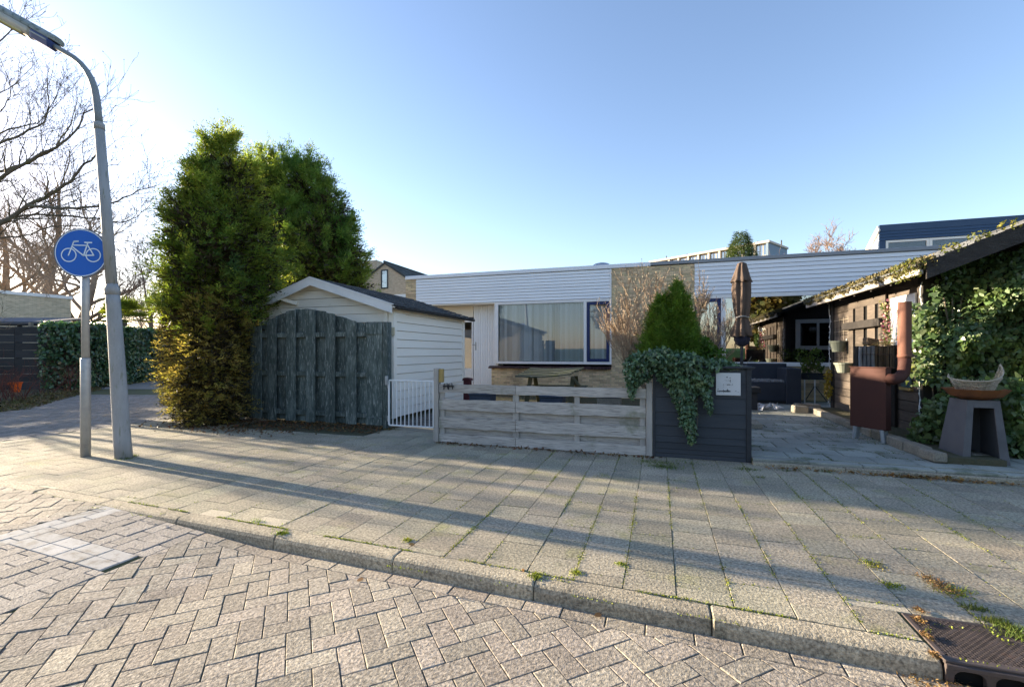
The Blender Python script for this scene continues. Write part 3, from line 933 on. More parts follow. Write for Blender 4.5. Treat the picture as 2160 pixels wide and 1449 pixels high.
# --- left bungalow ------------------------------------------------------------
xL, xS, xC0, xC1 = X14(856), X14(878), X14(1290), X14(1465)
xT = X14(1372)
zTop = zat(1050, 572, F)
zTrim = zTop - .125
zSof = zat(1000, 639, F)
hl = thing('house', 'pale flat-roofed bungalow with curtained window behind the low grey fence', 'house', (xL, F, 0))
mb = MB()
mb.box(xL, xT, F - .05, 22, zTrim, zTop, .01)
mb.build('roof', K['trim'], hl)
mb = MB()                                                   # shell: side wall, back wall, ceiling, floor, party wall
mb.box(xL, xL + .1, F + .02, 21.9, 0, zTrim - .002)
mb.box(xL + .1, xT, 21.8, 21.9, 0, zTrim - .002)
mb.build('wall', K['brick'], hl)
mb = MB()
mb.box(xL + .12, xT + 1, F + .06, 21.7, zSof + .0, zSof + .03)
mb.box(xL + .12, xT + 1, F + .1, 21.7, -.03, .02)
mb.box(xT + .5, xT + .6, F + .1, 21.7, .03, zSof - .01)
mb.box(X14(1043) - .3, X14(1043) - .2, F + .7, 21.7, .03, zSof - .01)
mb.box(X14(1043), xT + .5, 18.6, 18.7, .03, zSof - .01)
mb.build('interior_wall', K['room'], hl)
nb = 9
for k in range(nb):
    h = (zTrim - .015 - zSof) / nb
    z0 = zSof + k * h
    mb = MB()
    mb.extr([(xS, F + .02, z0 + .008), (xS, F - .026, z0 + .008), (xS, F - .004, z0 + h), (xS, F + .02, z0 + h)], (xC0 - xS, 0, 0))
    mb.build('siding_board', K['siding'], hl)
mb = MB(); mb.box(xC0 - .05, xC0, F - .04, F + .02, zSof - .002, zTrim - .016, .003); mb.build('corner_trim', K['white_clean'], hl)
bb, mm = MB(), MB()
brick_field(bb, mm, xL, xS - .002, 0, zTrim - .004, F - .004)
brick_field(bb, mm, xC0 + .001, xC1, 0.0, zTrim - .004, F - .004)
zWB, zWT = zat(1150, 767.5, F), zat(1150, 639, F)
xW0, xW1, xM0, xM1 = X14(1043), X14(1290), X14(1231), X14(1237.5)
zSill = zat(1150, 775, F)
brick_field(bb, mm, X14(1037), xC0, 0, zSill - .004, F - .004)
stuff(bb.build('facing_bricks', K['brick'], hl))
mb = MB()
mb.box(xL, xS - .002, F - .004, F + .1, 0, zTrim - .003)
mb.build('mortar', K['mortar'], hl)
mb = MB(); mb.box(xC0 + .002, xC1, F - .004, F + .1, 0, zTrim - .003); mb.build('mortar', K['mortar'], hl)
mb = MB(); mb.box(X14(1037), xC0, F - .004, F + .1, 0, zSill - .002); mb.build('mortar', K['mortar'], hl)
# big window
zFT, zFB = zat(1150, 638.5, F), zat(1150, 767.8, F)
mb = MB()
mb.box(xW0, xC0 - .003, F - .012, F + .08, zSof - .095, zSof - .003, .004)
mb.box(xW0, xW0 + .13, F - .012, F + .08, zFB, zSof - .096, .004)
mb.box(xM0, xM1, F - .012, F + .08, zFB + .081, zSof - .096, .004)
mb.box(xW0 + .131, xC0 - .003, F - .012, F + .08, zFB, zFB + .08, .004)
mb.box(xC0 - .06, xC0 - .003, F - .012, F + .08, zFB + .081, zSof - .096, .004)
win = mb.build('window', K['white'], hl)
mb = MB(); mb.box(xW0 + .13, xM0, F + .03, F + .036, zFB + .08, zSof - .095); mb.build('pane', K['glass'], win)
n = 33
bx0, bx1 = xW0 + .15, xM0 - .02
for k in range(n):
    c = bx0 + (bx1 - bx0) * (k + .5) / n
    w = (bx1 - bx0) / n * .54
    a = math.radians(33 + RNG.uniform(-16, 16))
    mb = MB(); mb.add([(c - w * math.cos(a), F + .11 - w * math.sin(a), zFB + .09), (c, F + .105, zFB + .09), (c + w * math.cos(a), F + .11 + w * math.sin(a), zFB + .09),
                       (c - w * math.cos(a), F + .11 - w * math.sin(a), zSof - .1), (c, F + .105, zSof - .1), (c + w * math.cos(a), F + .11 + w * math.sin(a), zSof - .1)],
                      [(0, 1, 4, 3), (1, 2, 5, 4)])
    mb.build('blind_slat', K['blind'], win, smooth=True)
cas = window_unit(hl, xM1 + .012, xC0 - .075, zFB + .09, zSof - .105, F - .02, .085, K['navy'], K['glass'])
for k in range(7):
    c0, c1 = xM1 + .1, xC0 - .16
    c = c0 + (c1 - c0) * (k + .5) / 7
    w = (c1 - c0) / 7 * .55
    a = math.radians(22 + RNG.uniform(-8, 8))
    mb = MB(); mb.add([(c - w * math.cos(a), F + .11 - w * math.sin(a), zFB + .17), (c + w * math.cos(a), F + .11 + w * math.sin(a), zFB + .17),
                       (c + w * math.cos(a), F + .11 + w * math.sin(a), zSof - .18), (c - w * math.cos(a), F + .11 - w * math.sin(a), zSof - .18)], [(0, 1, 2, 3)])
    mb.build('blind_slat', K['blind'], cas)
x = X14(1032)
while x < xC0 - .02:
    w = min(.105, xC0 - x)
    mb = MB(); mb.extr([(x + .003, F - .1, zSill - .045), (x + .003, F - .1, zSill), (x + .003, F + .02, zSill + .045), (x + .003, F + .02, zSill - .03)], (w - .006, 0, 0))
    mb.build('sill_tile', K['sill'], hl)
    x += w
# porch with vertical boarding and glazed door
YP = F + .5
mb = MB(); mb.box(xS, xW0 + .1, F - .01, YP + .1, zSof - .04, zSof - .004); mb.build('porch_ceiling', K['cream'], hl)
x = xat(999, YP)
while x < xat(1046, YP):
    mb = MB(); mb.box(x + .003, x + .083, YP, YP + .03, .02, zSof - .05, .006); mb.build('upright_board', K['siding'], hl)
    x += .086
mb = MB(); mb.box(X14(1037) - .0, X14(1037) + .1, F + .1, YP + .1, 0, zSill - .01); mb.box(xW0 + .02, xW0 + .1, F + .082, YP + .1, zSill, zSof - .05); mb.build('porch_side', K['white'], hl)
xd0, xd1 = xat(930, YP), xat(998, YP)
zdt = 2.55
mb = MB(); mb.box(xL + .12, xd1, YP + .02, YP + .08, zdt + .08, zSof - .05); mb.build('porch_wall', K['cream'], hl)
mb = MB()
mb.box(xd0, xd0 + .1, YP, YP + .06, .02, zdt, .004)
mb.box(xd1 - .06, xd1, YP, YP + .06, .02, zdt, .004)
mb.box(xd0 + .1, xd1 - .06, YP + .001, YP + .059, zdt - .1, zdt, .004)
mb.box(xd0 + .1, xd1 - .06, YP + .001, YP + .059, .02, .84, .004)
mb.box(xd0 + .101, xd1 - .061, YP - .008, YP, .25, .45, .004)
mb.box(xd0 + .101, xd1 - .061, YP - .008, YP, .5, .70, .004)
door = mb.build('door', K['white'], hl)
mb = MB(); mb.box(xd0 + .095, xd1 - .055, YP + .03, YP + .036, .835, zdt - .095); mb.build('door_pane', K['glass_big'], door)
p = at(1003, 729, Y=YP - .03)
mb = MB(); mb.box(p.x - .018, p.x + .018, YP - .014, YP + .002, p.z - .16, p.z + .12, .004)
mb.tube([(p.x, YP - .01, p.z + .02), (p.x, YP - .06, p.z + .02), (p.x - .11, YP - .06, p.z + .03)], .011, 6)
mb.build('door_handle', K['galv'], door)
p = at(1001, 645, Y=YP)
mb = MB(); mb.box(p.x - .09, p.x + .09, YP - .05, YP + .0, p.z - .03, p.z + .03, .006); mb.build('porch_lamp', K['white'], hl)
# skylight dome on the roof
xd = xat(1269, 15.6)
mb = MB(); mb.box(xd - .36, xd + .36, 15.3, 15.95, zTop + .001, zTop + .16, .01); mb.build('skylight_kerb', K['dome'], hl)
mb = MB()
for i in range(6):
    pass
pr = [(.0001, .34), (.12, .335), (.22, .31), (.29, .27), (.33, .20), (.34, .16)]
mb.lathe((xd, 15.62, zTop), list(reversed(pr)), 18); mb.build('skylight_dome', K['dome'], hl, smooth=True)

# --- right bungalow -------------------------------------------------------------
hr = thing('house', 'grey flat-roofed bungalow with big reflecting window behind the paved patio', 'house', (xC1, F, 0))
xE = 12.0
zTopR = zat(1700, 534.5, F)
zTrimR = zTopR - .10
zSofR = zat(1700, 614.5, F)
mb = MB(); mb.box(xT + .002, xE, F - .05, 22, zTrimR, zTopR, .01); mb.build('roof', K['trim_r'], hr)
nb = 8
for k in range(nb):
    h = (zTrimR - .012 - zSofR) / nb
    z0 = zSofR + k * h
    mb = MB()
    mb.extr([(xC1 + .002, F + .02, z0 + .008), (xC1 + .002, F - .026, z0 + .008), (xC1 + .002, F - .004, z0 + h), (xC1 + .002, F + .02, z0 + h)], (xE - xC1, 0, 0))
    mb.build('siding_board', K['siding_r'], hr)
zB = zat(1700, 764.5, F)
xP0, xP1 = X14(1521), X14(1530.5)
xV1 = 7.4
mb = MB()
mb.box(xC1, xV1, F - .012, F + .08, zSofR - .11, zSofR - .003, .004)
mb.box(xP0, xP1, F - .012, F + .08, zB, zSofR - .111, .004)
mb.box(xP1 + .001, xV1, F - .03, F + .08, zB - .11, zB, .004)
mb.box(xV1 - .1, xV1, F - .012, F + .08, zB, zSofR - .111, .004)
win = mb.build('window', K['white'], hr)
mb = MB(); mb.box(xP1, xV1 - .1, F + .03, F + .036, zB, zSofR - .11); mb.build('pane', K['glass_big'], win)
window_unit(hr, xC1 + .03, xP0 - .01, .25, zSofR - .12, F - .01, .09, K['navy'], K['glass_big'])
bb = MB()
brick_field(bb, None, xC1 + .002, xE, 0, zB - .115, F + .004)
stuff(bb.build('facing_bricks', K['brick'], hr))
mb = MB()
mb.box(xP1, xV1, F + .005, F + .1, 0, zB - .113)
mb.build('mortar', K['mortar'], hr)
mb = MB(); mb.box(xV1 + .001, xE, F + .005, F + .1, 0, zSofR - .005)
mb.build('mortar', K['mortar'], hr)
mb = MB()
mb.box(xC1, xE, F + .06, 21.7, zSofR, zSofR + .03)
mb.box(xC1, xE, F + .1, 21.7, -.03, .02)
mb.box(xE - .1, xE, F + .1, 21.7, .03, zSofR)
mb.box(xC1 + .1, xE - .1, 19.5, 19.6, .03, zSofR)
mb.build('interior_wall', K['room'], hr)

# --- dark blue upper storey on the roof of the house behind ------------------------
YD = 17.5
xU = xat(1855, YD)
zU, zU1 = zat(1855, 475, YD), zat(1855, 489, YD)
up = thing('house', 'dark blue clad upper storey rising behind the grey bungalow roof', 'house', (xU, YD, zTopR))
xUE = 16.0
sl = .62
mb = MB(); mb.extr([(xU, YD, zU1 + .001), (xU, YD, zU), (xU, YD + 2.6, zU - 2.6 * sl), (xU, YD + 2.6, zU - 2.6 * sl - .15), (xU, YD + .05, zU1 + .0)], (xUE - xU, 0, 0)); mb.build('roof', K['dark_blue'], up)
mb = MB(); mb.extr([(xU + .01, YD + .04, 3.9), (xU + .01, YD + .04, zU1 - .02), (xU + .01, YD + 2.55, zU - 2.5 * sl - .25), (xU + .01, YD + 2.55, 3.9)], (.05, 0, 0)); mb.build('side_wall', K['white'], up)
mb = MB(); mb.bar((xU - .02, YD - .01, zU - .1), (xU - .02, YD + 2.5, zU - .1 - 2.51 * sl), .2, .05, (0, 0, 1), .004); mb.build('slanted_trim', K['cream'], up)
zw1, zw0 = zat(1855, 507, YD), 4.0
k = 0
z = zU1 - .005
while z > zw1 + .02:
    h = .095
    mb = MB(); mb.extr([(xU, YD + .05, z - h + .006), (xU, YD - .0, z - h + .006), (xU, YD + .012, z), (xU, YD + .05, z)], (xUE - xU, 0, 0)); mb.build('cladding_board', K['dark_blue'], up)
    z -= h
xa = xat(1869, YD)
mb = MB(); mb.box(xU, xa - .01, YD + .01, YD + .1, 3.9, z - .004); mb.build('cladding_panel', K['dark_blue'], up)
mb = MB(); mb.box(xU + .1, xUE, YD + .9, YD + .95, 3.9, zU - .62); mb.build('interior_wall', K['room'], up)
w3 = xa
for xb in (xat(1962, YD), xat(2058, YD), xat(2160, YD), xat(2260, YD)):
    window_unit(up, w3, xb - .005, zw0, z - .006, YD + .02, .07, K['cream'], K['glass'])
    w3 = xb

# --- distant gabled house -------------------------------------------------------------
YG = 40.0
ax, az = xat(812, YG), zat(812, 553, YG)
gh = thing('house', 'tan brick house with steep gable and dark tiled roof beyond the bungalow', 'house', (ax, YG, 0))
ps = .635; hw = 5.6
mb = MB()
mb.extr([(ax - hw, YG, 0), (ax + hw, YG, 0), (ax + hw, YG, az - hw * ps - .2), (ax, YG, az - .2), (ax - hw, YG, az - hw * ps - .2)], (0, 9, 0))
mb.build('wall', K['brick_gable'], gh)
mb = MB()
for s_ in (-1, 1):
    a = (ax, YG - .12, az); b = (ax + s_ * (hw + .3), YG - .12, az - (hw + .3) * ps)
    mb.extr([a, b, (b[0], b[1], b[2] - .2), (a[0], a[1], a[2] - .2)], (0, 9.3, 0))
rf = mb.build('roof', K['slate'], gh)
mb = MB()                                                        # rows of roof tiles as stepped courses on the visible slope
for r_ in range(18):
    t0 = r_ / 18 * (hw + .3); t1 = (r_ + 1) / 18 * (hw + .3)
    for c_ in range(26):
        y0 = YG - .12 + c_ * .36
        mb.extr([(ax + t0, y0, az - t0 * ps + .02), (ax + t1, y0, az - t1 * ps + .06), (ax + t1, y0, az - t1 * ps + .01), (ax + t0, y0, az - t0 * ps + .004)], (0, .34, 0))
stuff(mb.build('roof_tiles', K['slate'], gh))
mb = MB(); mb.tube([(ax, YG - .15, az + .03), (ax, YG + 9.2, az + .03)], .13, 8); mb.build('ridge', K['slate'], gh)
xc0, xc1 = xat(779, 43), xat(801, 43)
mb = MB(); mb.box(xc0, xc1, 42.4, 43.6, 6, zat(790, 551.5, 43), .02); mb.build('chimney', K['brick_gable'], rf)
window_unit(gh, xat(803.5, YG - .03), xat(818.5, YG - .03), zat(812, 609, YG), zat(812, 569, YG), YG - .06, .13, K['slate'], K['glass_big'], .06)
mb = MB(); q0 = xat(829, 30); mb.box(q0, xat(858, 30), 30, 34, 3.2, zat(840, 621, 30), .02)
lo = thing('outbuilding', 'low white flat-topped annex below the tan gabled house', 'annex', (q0, 30, 0)); mb.build('wall', K['white'], lo)
mb = MB(); mb.box(q0 + .1, xat(858, 30) - .1, 30.1, 33.9, 0, 3.2); mb.build('base_wall', K['brick_gable'], lo)

# --- distant apartment block ----------------------------------------------------------
P0, P1, P2 = at(1621, 0, D=80), at(1660, 0, D=85.4), at(1372, 0, D=98.3)
P0.z = P1.z = P2.z = 0
zA = CAM_H + (743 - 507) / 960 * 80
ap = thing('apartment_block', 'long pale flat-roofed apartment block rising far behind the roofs', 'apartment block', P0)
ux = (P2 - P0).normalized(); LA = (P2 - P0).length
uy = (P1 - P0); DA = uy.length; uy.normalize()
def AP(a, b, z): return P0 + ux * a + uy * b + Vector((0, 0, z))
mb = MB(); mb.extr([AP(.4, .5, 0), AP(LA, .5, 0), AP(LA, DA, 0), AP(.4, DA, 0)], (0, 0, zA - .4)); mb.build('wall', K['apt_white'], ap)
mb = MB(); mb.extr([AP(-.2, -.2, zA - .38), AP(LA + .3, -.2, zA - .38), AP(LA + .3, DA + .2, zA - .38), AP(-.2, DA + .2, zA - .38)], (0, 0, .38)); mb.build('roof', K['apt_white'], ap)
mb = MB(); mb.extr([AP(0, -.1, 0), AP(.38, -.1, 0), AP(.38, DA + .1, 0), AP(0, DA + .1, 0)], (0, 0, zA - .39)); mb.build('end_wall', K['apt_blue'], ap)
mb = MB(); mb.extr([AP(-.03, DA * .72, 8), AP(-.03, DA * .78, 8), AP(.02, DA * .78, 8), AP(.02, DA * .72, 8)], (0, 0, zA - 9.2)); mb.build('stair_strip', K['navy'], ap)
nbay = 11
for k in range(nbay):
    a0, a1 = .4 + (LA - .4) * k / nbay, .4 + (LA - .4) * (k + 1) / nbay
    mb = MB(); mb.extr([AP(a1 - .35, -.05, 0), AP(a1, -.05, 0), AP(a1, .49, 0), AP(a1 - .35, .49, 0)], (0, 0, zA - .39)); mb.build('fin', K['apt_white'], ap)
    for st in range(2):
        zf = zA - .5 - 2.8 * (st + 1)
        mb = MB()
        mb.extr([AP(a0 + .02, -.02, zf - .1), AP(a1 - .37, -.02, zf - .1), AP(a1 - .37, .48, zf - .1), AP(a0 + .02, .48, zf - .1)], (0, 0, .9)); mb.build('parapet', K['apt_white'], ap)
        mb = MB()
        n3 = 3
        for q in range(n3 + 1):
            c = a0 + .05 + (a1 - .42 - a0 - .05) * q / n3
            mb.extr([AP(c - .06, .3, zf + .85), AP(c + .06, .3, zf + .85), AP(c + .06, .45, zf + .85), AP(c - .06, .45, zf + .85)], (0, 0, 1.75))
        w_ = mb.build('window', K['apt_white'], ap)
        mb = MB(); mb.extr([AP(a0 + .05, .38, zf + .8), AP(a1 - .42, .38, zf + .8), AP(a1 - .42, .42, zf + .8), AP(a0 + .05, .42, zf + .8)], (0, 0, 1.85)); mb.build('pane', K['glass_big'], w_)
mb = MB()
for a, h in ((3, .9), (9, .7), (17, .9), (24, .8), (LA - 2, 1.2)):
    q = AP(a, 3, zA); mb.tube([q, q + Vector((0, 0, h))], .09, 6)
q = AP(.6, DA - 1, zA); mb.tube([q, q + Vector((0, 0, 1.3))], .12, 6)
stuff(mb.build('roof_vents', K['slate'], ap))

# --- beige brick house on the left ----------------------------------------------------
B0, B1 = at(150, 0, D=30), at(-420, 0, D=21.2)
B0.z = B1.z = 0
zB1 = CAM_H + (743 - 625) / 960 * 30
bh_ = thing('house', 'beige brick flat-roofed house behind the black fence on the left', 'house', B0)
bx = (B1 - B0); LB = bx.length; bx.normalize()
by = Vector((-bx.y, bx.x, 0))
if by.y < 0: by = -by
mb = MB(); mb.extr([B0, B1, B1 + by * 7, B0 + by * 7], (0, 0, zB1 - .21)); mb.build('wall', K['brick_far'], bh_)
mb = MB(); mb.extr([B0 - bx * .06 - by * .06 + Vector((0, 0, zB1 - .2)), B1 - by * .06 + Vector((0, 0, zB1 - .2)), B1 + by * 7 + Vector((0, 0, zB1 - .2)), B0 - bx * .06 + by * 7 + Vector((0, 0, zB1 - .2))], (0, 0, .2)); mb.build('roof_edge', K['white_clean'], bh_)
# lean-to roof behind the fence
q0, q1 = at(-220, 0, D=19.6), at(98, 0, D=19.6)
lt = thing('lean_to', 'blue-grey sloping lean-to roof just above the black board fence', 'lean-to', (q1.x, q1.y, 0))
zl = CAM_H + (743 - 681) / 960 * 19.6
mb = MB(); mb.extr([(q0.x, q0.y, zl), (q1.x, q1.y, zl), (q1.x - 1.3 * .3 - .9, q1.y + 2.2, zl + .34), (q0.x - .4, q0.y + 2.2, zl + .34)], (0, 0, .06)); mb.build('roof_panel', mat('blue_grey_roof_sheet', (0.10, 0.115, 0.14), (0.075, 0.09, 0.115), 1.5, bump=.1), lt)
mb = MB(); mb.tube([(q0.x, q0.y - .06, zl - .06), (q1.x, q1.y - .06, zl - .06)], .07, 8); mb.build('gutter', K['black_wood'], lt)
mb = MB(); p = at(75, 0, D=19.5); mb.box(p.x - .09, p.x + .09, p.y - .2, p.y - .1, zl - .28, zl + .0, .01); mb.build('downpipe_box', K['stone'], lt)
mb = MB()
for f_ in (.2, .5, .8, .97):
    p = q0.lerp(q1, f_); mb.box(p.x - .06, p.x + .06, p.y + .05, p.y + .17, 0, zl)
stuff(mb.build('posts', K['black_wood'], lt))

# --- board fences on the left ----------------------------------------------------------
def board_fence(label, A, B, h, nboards, m, group=None, post_every=1.9):
    A, B = Vector((*A, 0)), Vector((*B, 0))
    t = thing('board_fence', label, 'fence', A)
    L = (B - A).length; u = (B - A).normalized()
    npanel = max(1, round(L / post_every))
    for k in range(npanel + 1):
        p = A + u * (L * k / npanel)
        nrm_ = Vector((-u.y, u.x, 0))
        mb = MB(); M = Matrix((u, nrm_, Vector((0, 0, 1)))).transposed()
        mb.obox(p + nrm_ * .07 + Vector((0, 0, h / 2)), (.045, .045, h / 2), M, .006); mb.build('fence_post', m, t)
    bh = h / nboards
    for k in range(npanel):
        a, b = A + u * (L * k / npanel + .004), A + u * (L * (k + 1) / npanel - .004)
        for r_ in range(nboards):
            z = bh * (r_ + .5) + RNG.uniform(-.006, .006)
            mb = MB(); mb.bar(a + Vector((0, 0, z + RNG.uniform(-.008, .008))), b + Vector((0, 0, z + RNG.uniform(-.008, .008))), bh - .014 + RNG.uniform(-.006, .006), .024, (0, 0, 1), .004)
            mb.build('fence_board', m, t)
    return t
fA, fB = at(-110, 0, D=16.6), at(166, 0, D=17.4)
board_fence('black horizontal board fence beside the ivy hedge, below the beige house', (fA.x, fA.y), (fB.x, fB.y), 2.36, 8, K['black_wood'])
board_fence('unseen black board fence added beyond the left edge to shade the path', (-22.3, 8.9), (-22.0, 1.6), 2.36, 8, K['black_wood'])  # out of view, added to cast the shadow edge across the path

# --- white garden shed ------------------------------------------------------------------
YS = 8.08; YR = 11.6
xR = -5.14
ap_ = at(655, 586, Y=7.9)
el_ = at(511, 658, Y=7.9); er_ = at(827, 642, Y=7.9)
xr_, zr_ = ap_.x, ap_.z
xe0, xe1 = el_.x, er_.x
ze = (el_.z + er_.z) / 2 + .02
sh = thing('garden_shed', 'cream plank garden shed with white gable fascia behind the green fence', 'shed', (xR, YS, 0))
xw0 = xat(556, YS)
pitch = (zr_ - ze) / (xe1 - xr_)
def roofz(x): return zr_ - abs(x - xr_) * pitch
z = .06
ph = .178
while z < zr_ - .1:
    z1 = min(z + ph, zr_)
    # clip plank polygon by roof slopes
    x0, x1 = xw0 if z < ze - .22 else xe0 + .1, xR
    poly = [(x0, z + .010), (x1, z + .010), (x1, z1), (x0, z1)]
    poly = clip(poly, pitch, 1, zr_ + xr_ * pitch - .04)
    poly = clip(poly, -pitch, 1, zr_ - xr_ * pitch - .04)
    if len(poly) > 2 and area(poly) > .004:
        mb = MB(); mb.extr([(x, YS, zz) for x, zz in poly], (0, .035, 0)); mb.build('gable_plank', K['cream'], sh)
    z = z1
z = .06
while z < ze - .1:
    z1 = min(z + ph, ze - .02)
    mb = MB()
    mb.extr([(xR - .03, YS + .036, z + .010), (xR + .010, YS + .036, z + .010), (xR - .008, YS + .036, z1), (xR - .03, YS + .036, z1)], (0, YR - YS - .05, 0))
    mb.build('wall_plank', K['cream'], sh)
    z = z1
mb = MB(); mb.box(xR - .11, xR + .014, YS - .02, YS - .001, .05, ze - .12, .004); mb.box(xR - .001, xR + .014, YS, YS + .1, .05, ze - .12, .003); mb.build('corner_board', K['cream'], sh)
mb = MB(); mb.box(xR - .02, xR + .02, YR - .13, YR, .03, ze - .06, .004); mb.build('corner_board', K['cream'], sh)
mb = MB(); mb.box(xR - .2, xR - .13, YS - .05, YS - .004, .05, ze - .1, .004); mb.build('upright_batten', K['cream'], sh)
mb = MB(); mb.box(xw0 - .1, xw0, YS - .03, YS + .06, 0, ze - .1, .004); mb.build('upright_batten', K['cream'], sh)
mb = MB(); mb.box(xw0, xR - .03, YR - .04, YR, .05, ze); mb.box(xw0, xw0 + .03, YS + .04, YR - .05, .05, ze - .05); mb.build('back_wall', K['cream'], sh)
mb = MB(); mb.box(xe0 + .12, xe0 + .2, YS - .02, YS + .08, 0, ze - .03, .004); mb.build('porch_post', K['yellow_wood'], sh)
mb = MB(); mb.box(xe0 + .05, xw0 - .12, YR - .5, YR - .46, 0, ze - .05); mb.build('lean_to_back', K['cabin_dark'], sh)
for s_, xe in ((-1, xe0), (1, xe1)):
    mb = MB()
    a, b = Vector((xr_, 7.885, zr_ - .075)), Vector((xe, 7.885, ze - .075))
    mb.extr([(xr_, 7.88, zr_), (xe, 7.88, ze), (xe, 7.88, ze - .17), (xr_, 7.88, zr_ - .16)], (0, .028, 0)); mb.build('fascia_board', K['white'], sh)
    mb = MB(); mb.extr([(xr_, 7.865, zr_ + .022), (xe + s_ * .03, 7.865, ze + .022 - .03 * pitch), (xe + s_ * .03, 7.865, ze - .004), (xr_, 7.865, zr_ + .0)], (0, .045, 0)); mb.build('verge_trim', K['white_clean'], sh)
    # roof slope in shingle courses, each course a strip of tabs
    nco = 11
    for r_ in range(nco):
        t0, t1 = r_ / nco, (r_ + 1) / nco
        xa, xb = xr_ + (xe + s_ * .12 - xr_) * t0, xr_ + (xe + s_ * .12 - xr_) * t1
        za, zb = zr_ - abs(xa - xr_) * pitch + .012, zr_ - abs(xb - xr_) * pitch + .03
        mb = MB()
        y = 7.91 - (.15 if r_ % 2 else 0)
        while y < YR + .28:
            ya, yb = max(y, 7.91), min(y + .29, YR + .28)
            j = RNG.uniform(0, .01)
            if yb - ya > .03: mb.extr([(xa, ya, za), (xb, ya, zb + j), (xb, ya, zb + j - .022), (xa, ya, za - .012)], (0, yb - ya - .012, 0))
            y += .3
        mb.build('shingle_course', K['felt'], sh)
    mb = MB(); mb.extr([(xr_, 7.91, zr_ - .03), (xe + s_ * .05, 7.91, ze - .04), (xe + s_ * .05, 7.91, ze - .065), (xr_, 7.91, zr_ - .06)], (0, YR + .3 - 7.91, 0)); mb.build('roof_deck', K['cream'], sh)
    mb = MB(); mb.box(min(xe + s_ * .04, xe + s_ * .13), max(xe + s_ * .04, xe + s_ * .13), 7.93, YR + .3, ze - .085, ze - .035, .008); mb.build('eave_board', K['cabin_dark'], sh)
mb = MB(); mb.bar((xr_ - .5, YS - .02, zr_ - .52), (xr_ - .85, 7.92, zr_ - .40), .07, .05); mb.build('purlin_end', K['cream'], sh)

# --- log cabin on the right ---------------------------------------------------------------
cx0, cY0, cY1 = 3.8, 8.42, 12.25
cX1 = 8.0
cb = thing('log_cabin', 'black plank cabin with mossy eave beside the patio', 'cabin', (cx0, cY0, 0))
ea = at(1942, 562, Y=7.66)
xe, zeC = 3.42, 2.60
cp = .41
xrd = 5.9
zrd = zeC + (xrd - xe) * cp
z = .12
ph = .165
while z < 2.68:
    z1 = z + ph
    mb = MB(); mb.box(cx0, cx0 + .05, cY0 + .12, cY1 - .14, z + .006, z1 - .004, .008); mb.build('wall_plank', K['cabin'], cb)
    z = z1
mb = MB()
mb.box(cx0 + .02, cx0 + .045, cY0 + .1, cY1 - .1, .05, 2.66); mb.build('wall_joint', K['cabin_dark'], cb)
mb = MB(); mb.box(cx0 - .03, cx0 + .12, cY0 - .01, cY0 + .12, .05, 2.66, .008); mb.build('corner_post', K['cabin_dark'], cb)
mb = MB(); mb.box(cx0 - .03, cx0 + .12, cY1 - .14, cY1 + .01, .05, 2.66, .008); mb.build('corner_post', K['cabin_dark'], cb)
def cz(x): return zrd - abs(x - xrd) * cp
for Yw, nm in ((cY0 + .02, 'front_plank'), (cY1 - .05, 'rear_plank')):
    z = .05
    while z < zrd:
        poly = [(cx0 + .12, z + .004), (cX1, z + .004), (cX1, z + .16), (cx0 + .12, z + .16)]
        poly = clip(poly, cp, 1, zrd + xrd * cp - .1)
        poly = clip(poly, -cp, 1, zrd - xrd * cp - .1)
        if nm == 'rear_plank' and 1.48 < z + .08 < 2.4:
            polys = [clip(poly, 1, 0, 4.05), clip(poly, -1, 0, -5.25)]
        else: polys = [poly]
        for q in polys:
            if len(q) > 2 and area(q) > .003:
                mb = MB(); mb.extr([(x, Yw, zz) for x, zz in q], (0, .03, 0)); mb.build(nm, K['cabin_dark'], cb)
        z += .16
# rear window, seen mirrored in the bungalow's big pane
mb = MB()
Yb = cY1 - .01
mb.box(4.05, 5.25, Yb, Yb + .05, 2.30, 2.42); mb.box(4.05, 5.25, Yb, Yb + .05, 1.48, 1.60)
mb.box(4.05, 4.17, Yb, Yb + .05, 1.6, 2.3); mb.box(5.13, 5.25, Yb, Yb + .05, 1.6, 2.3); mb.box(4.62, 4.68, Yb, Yb + .05, 1.6, 2.3)
w_ = mb.build('window', K['white'], cb)
mb = MB(); mb.box(4.17, 5.13, Yb + .01, Yb + .015, 1.6, 2.3); mb.build('pane', K['glass_big'], w_)
mb = MB(); mb.box(4.2, 4.5, Yb - .12, Yb - .1, 1.55, 2.35); mb.build('curtain', K['blind'], w_)
mb = MB(); mb.lathe((5.6, Yb + .08, 2.25), [(.001, -.12), (.1, -.1), (.14, 0), (.1, .1), (.001, .12)], 14); mb.build('wall_lamp', K['white'], cb, smooth=True)
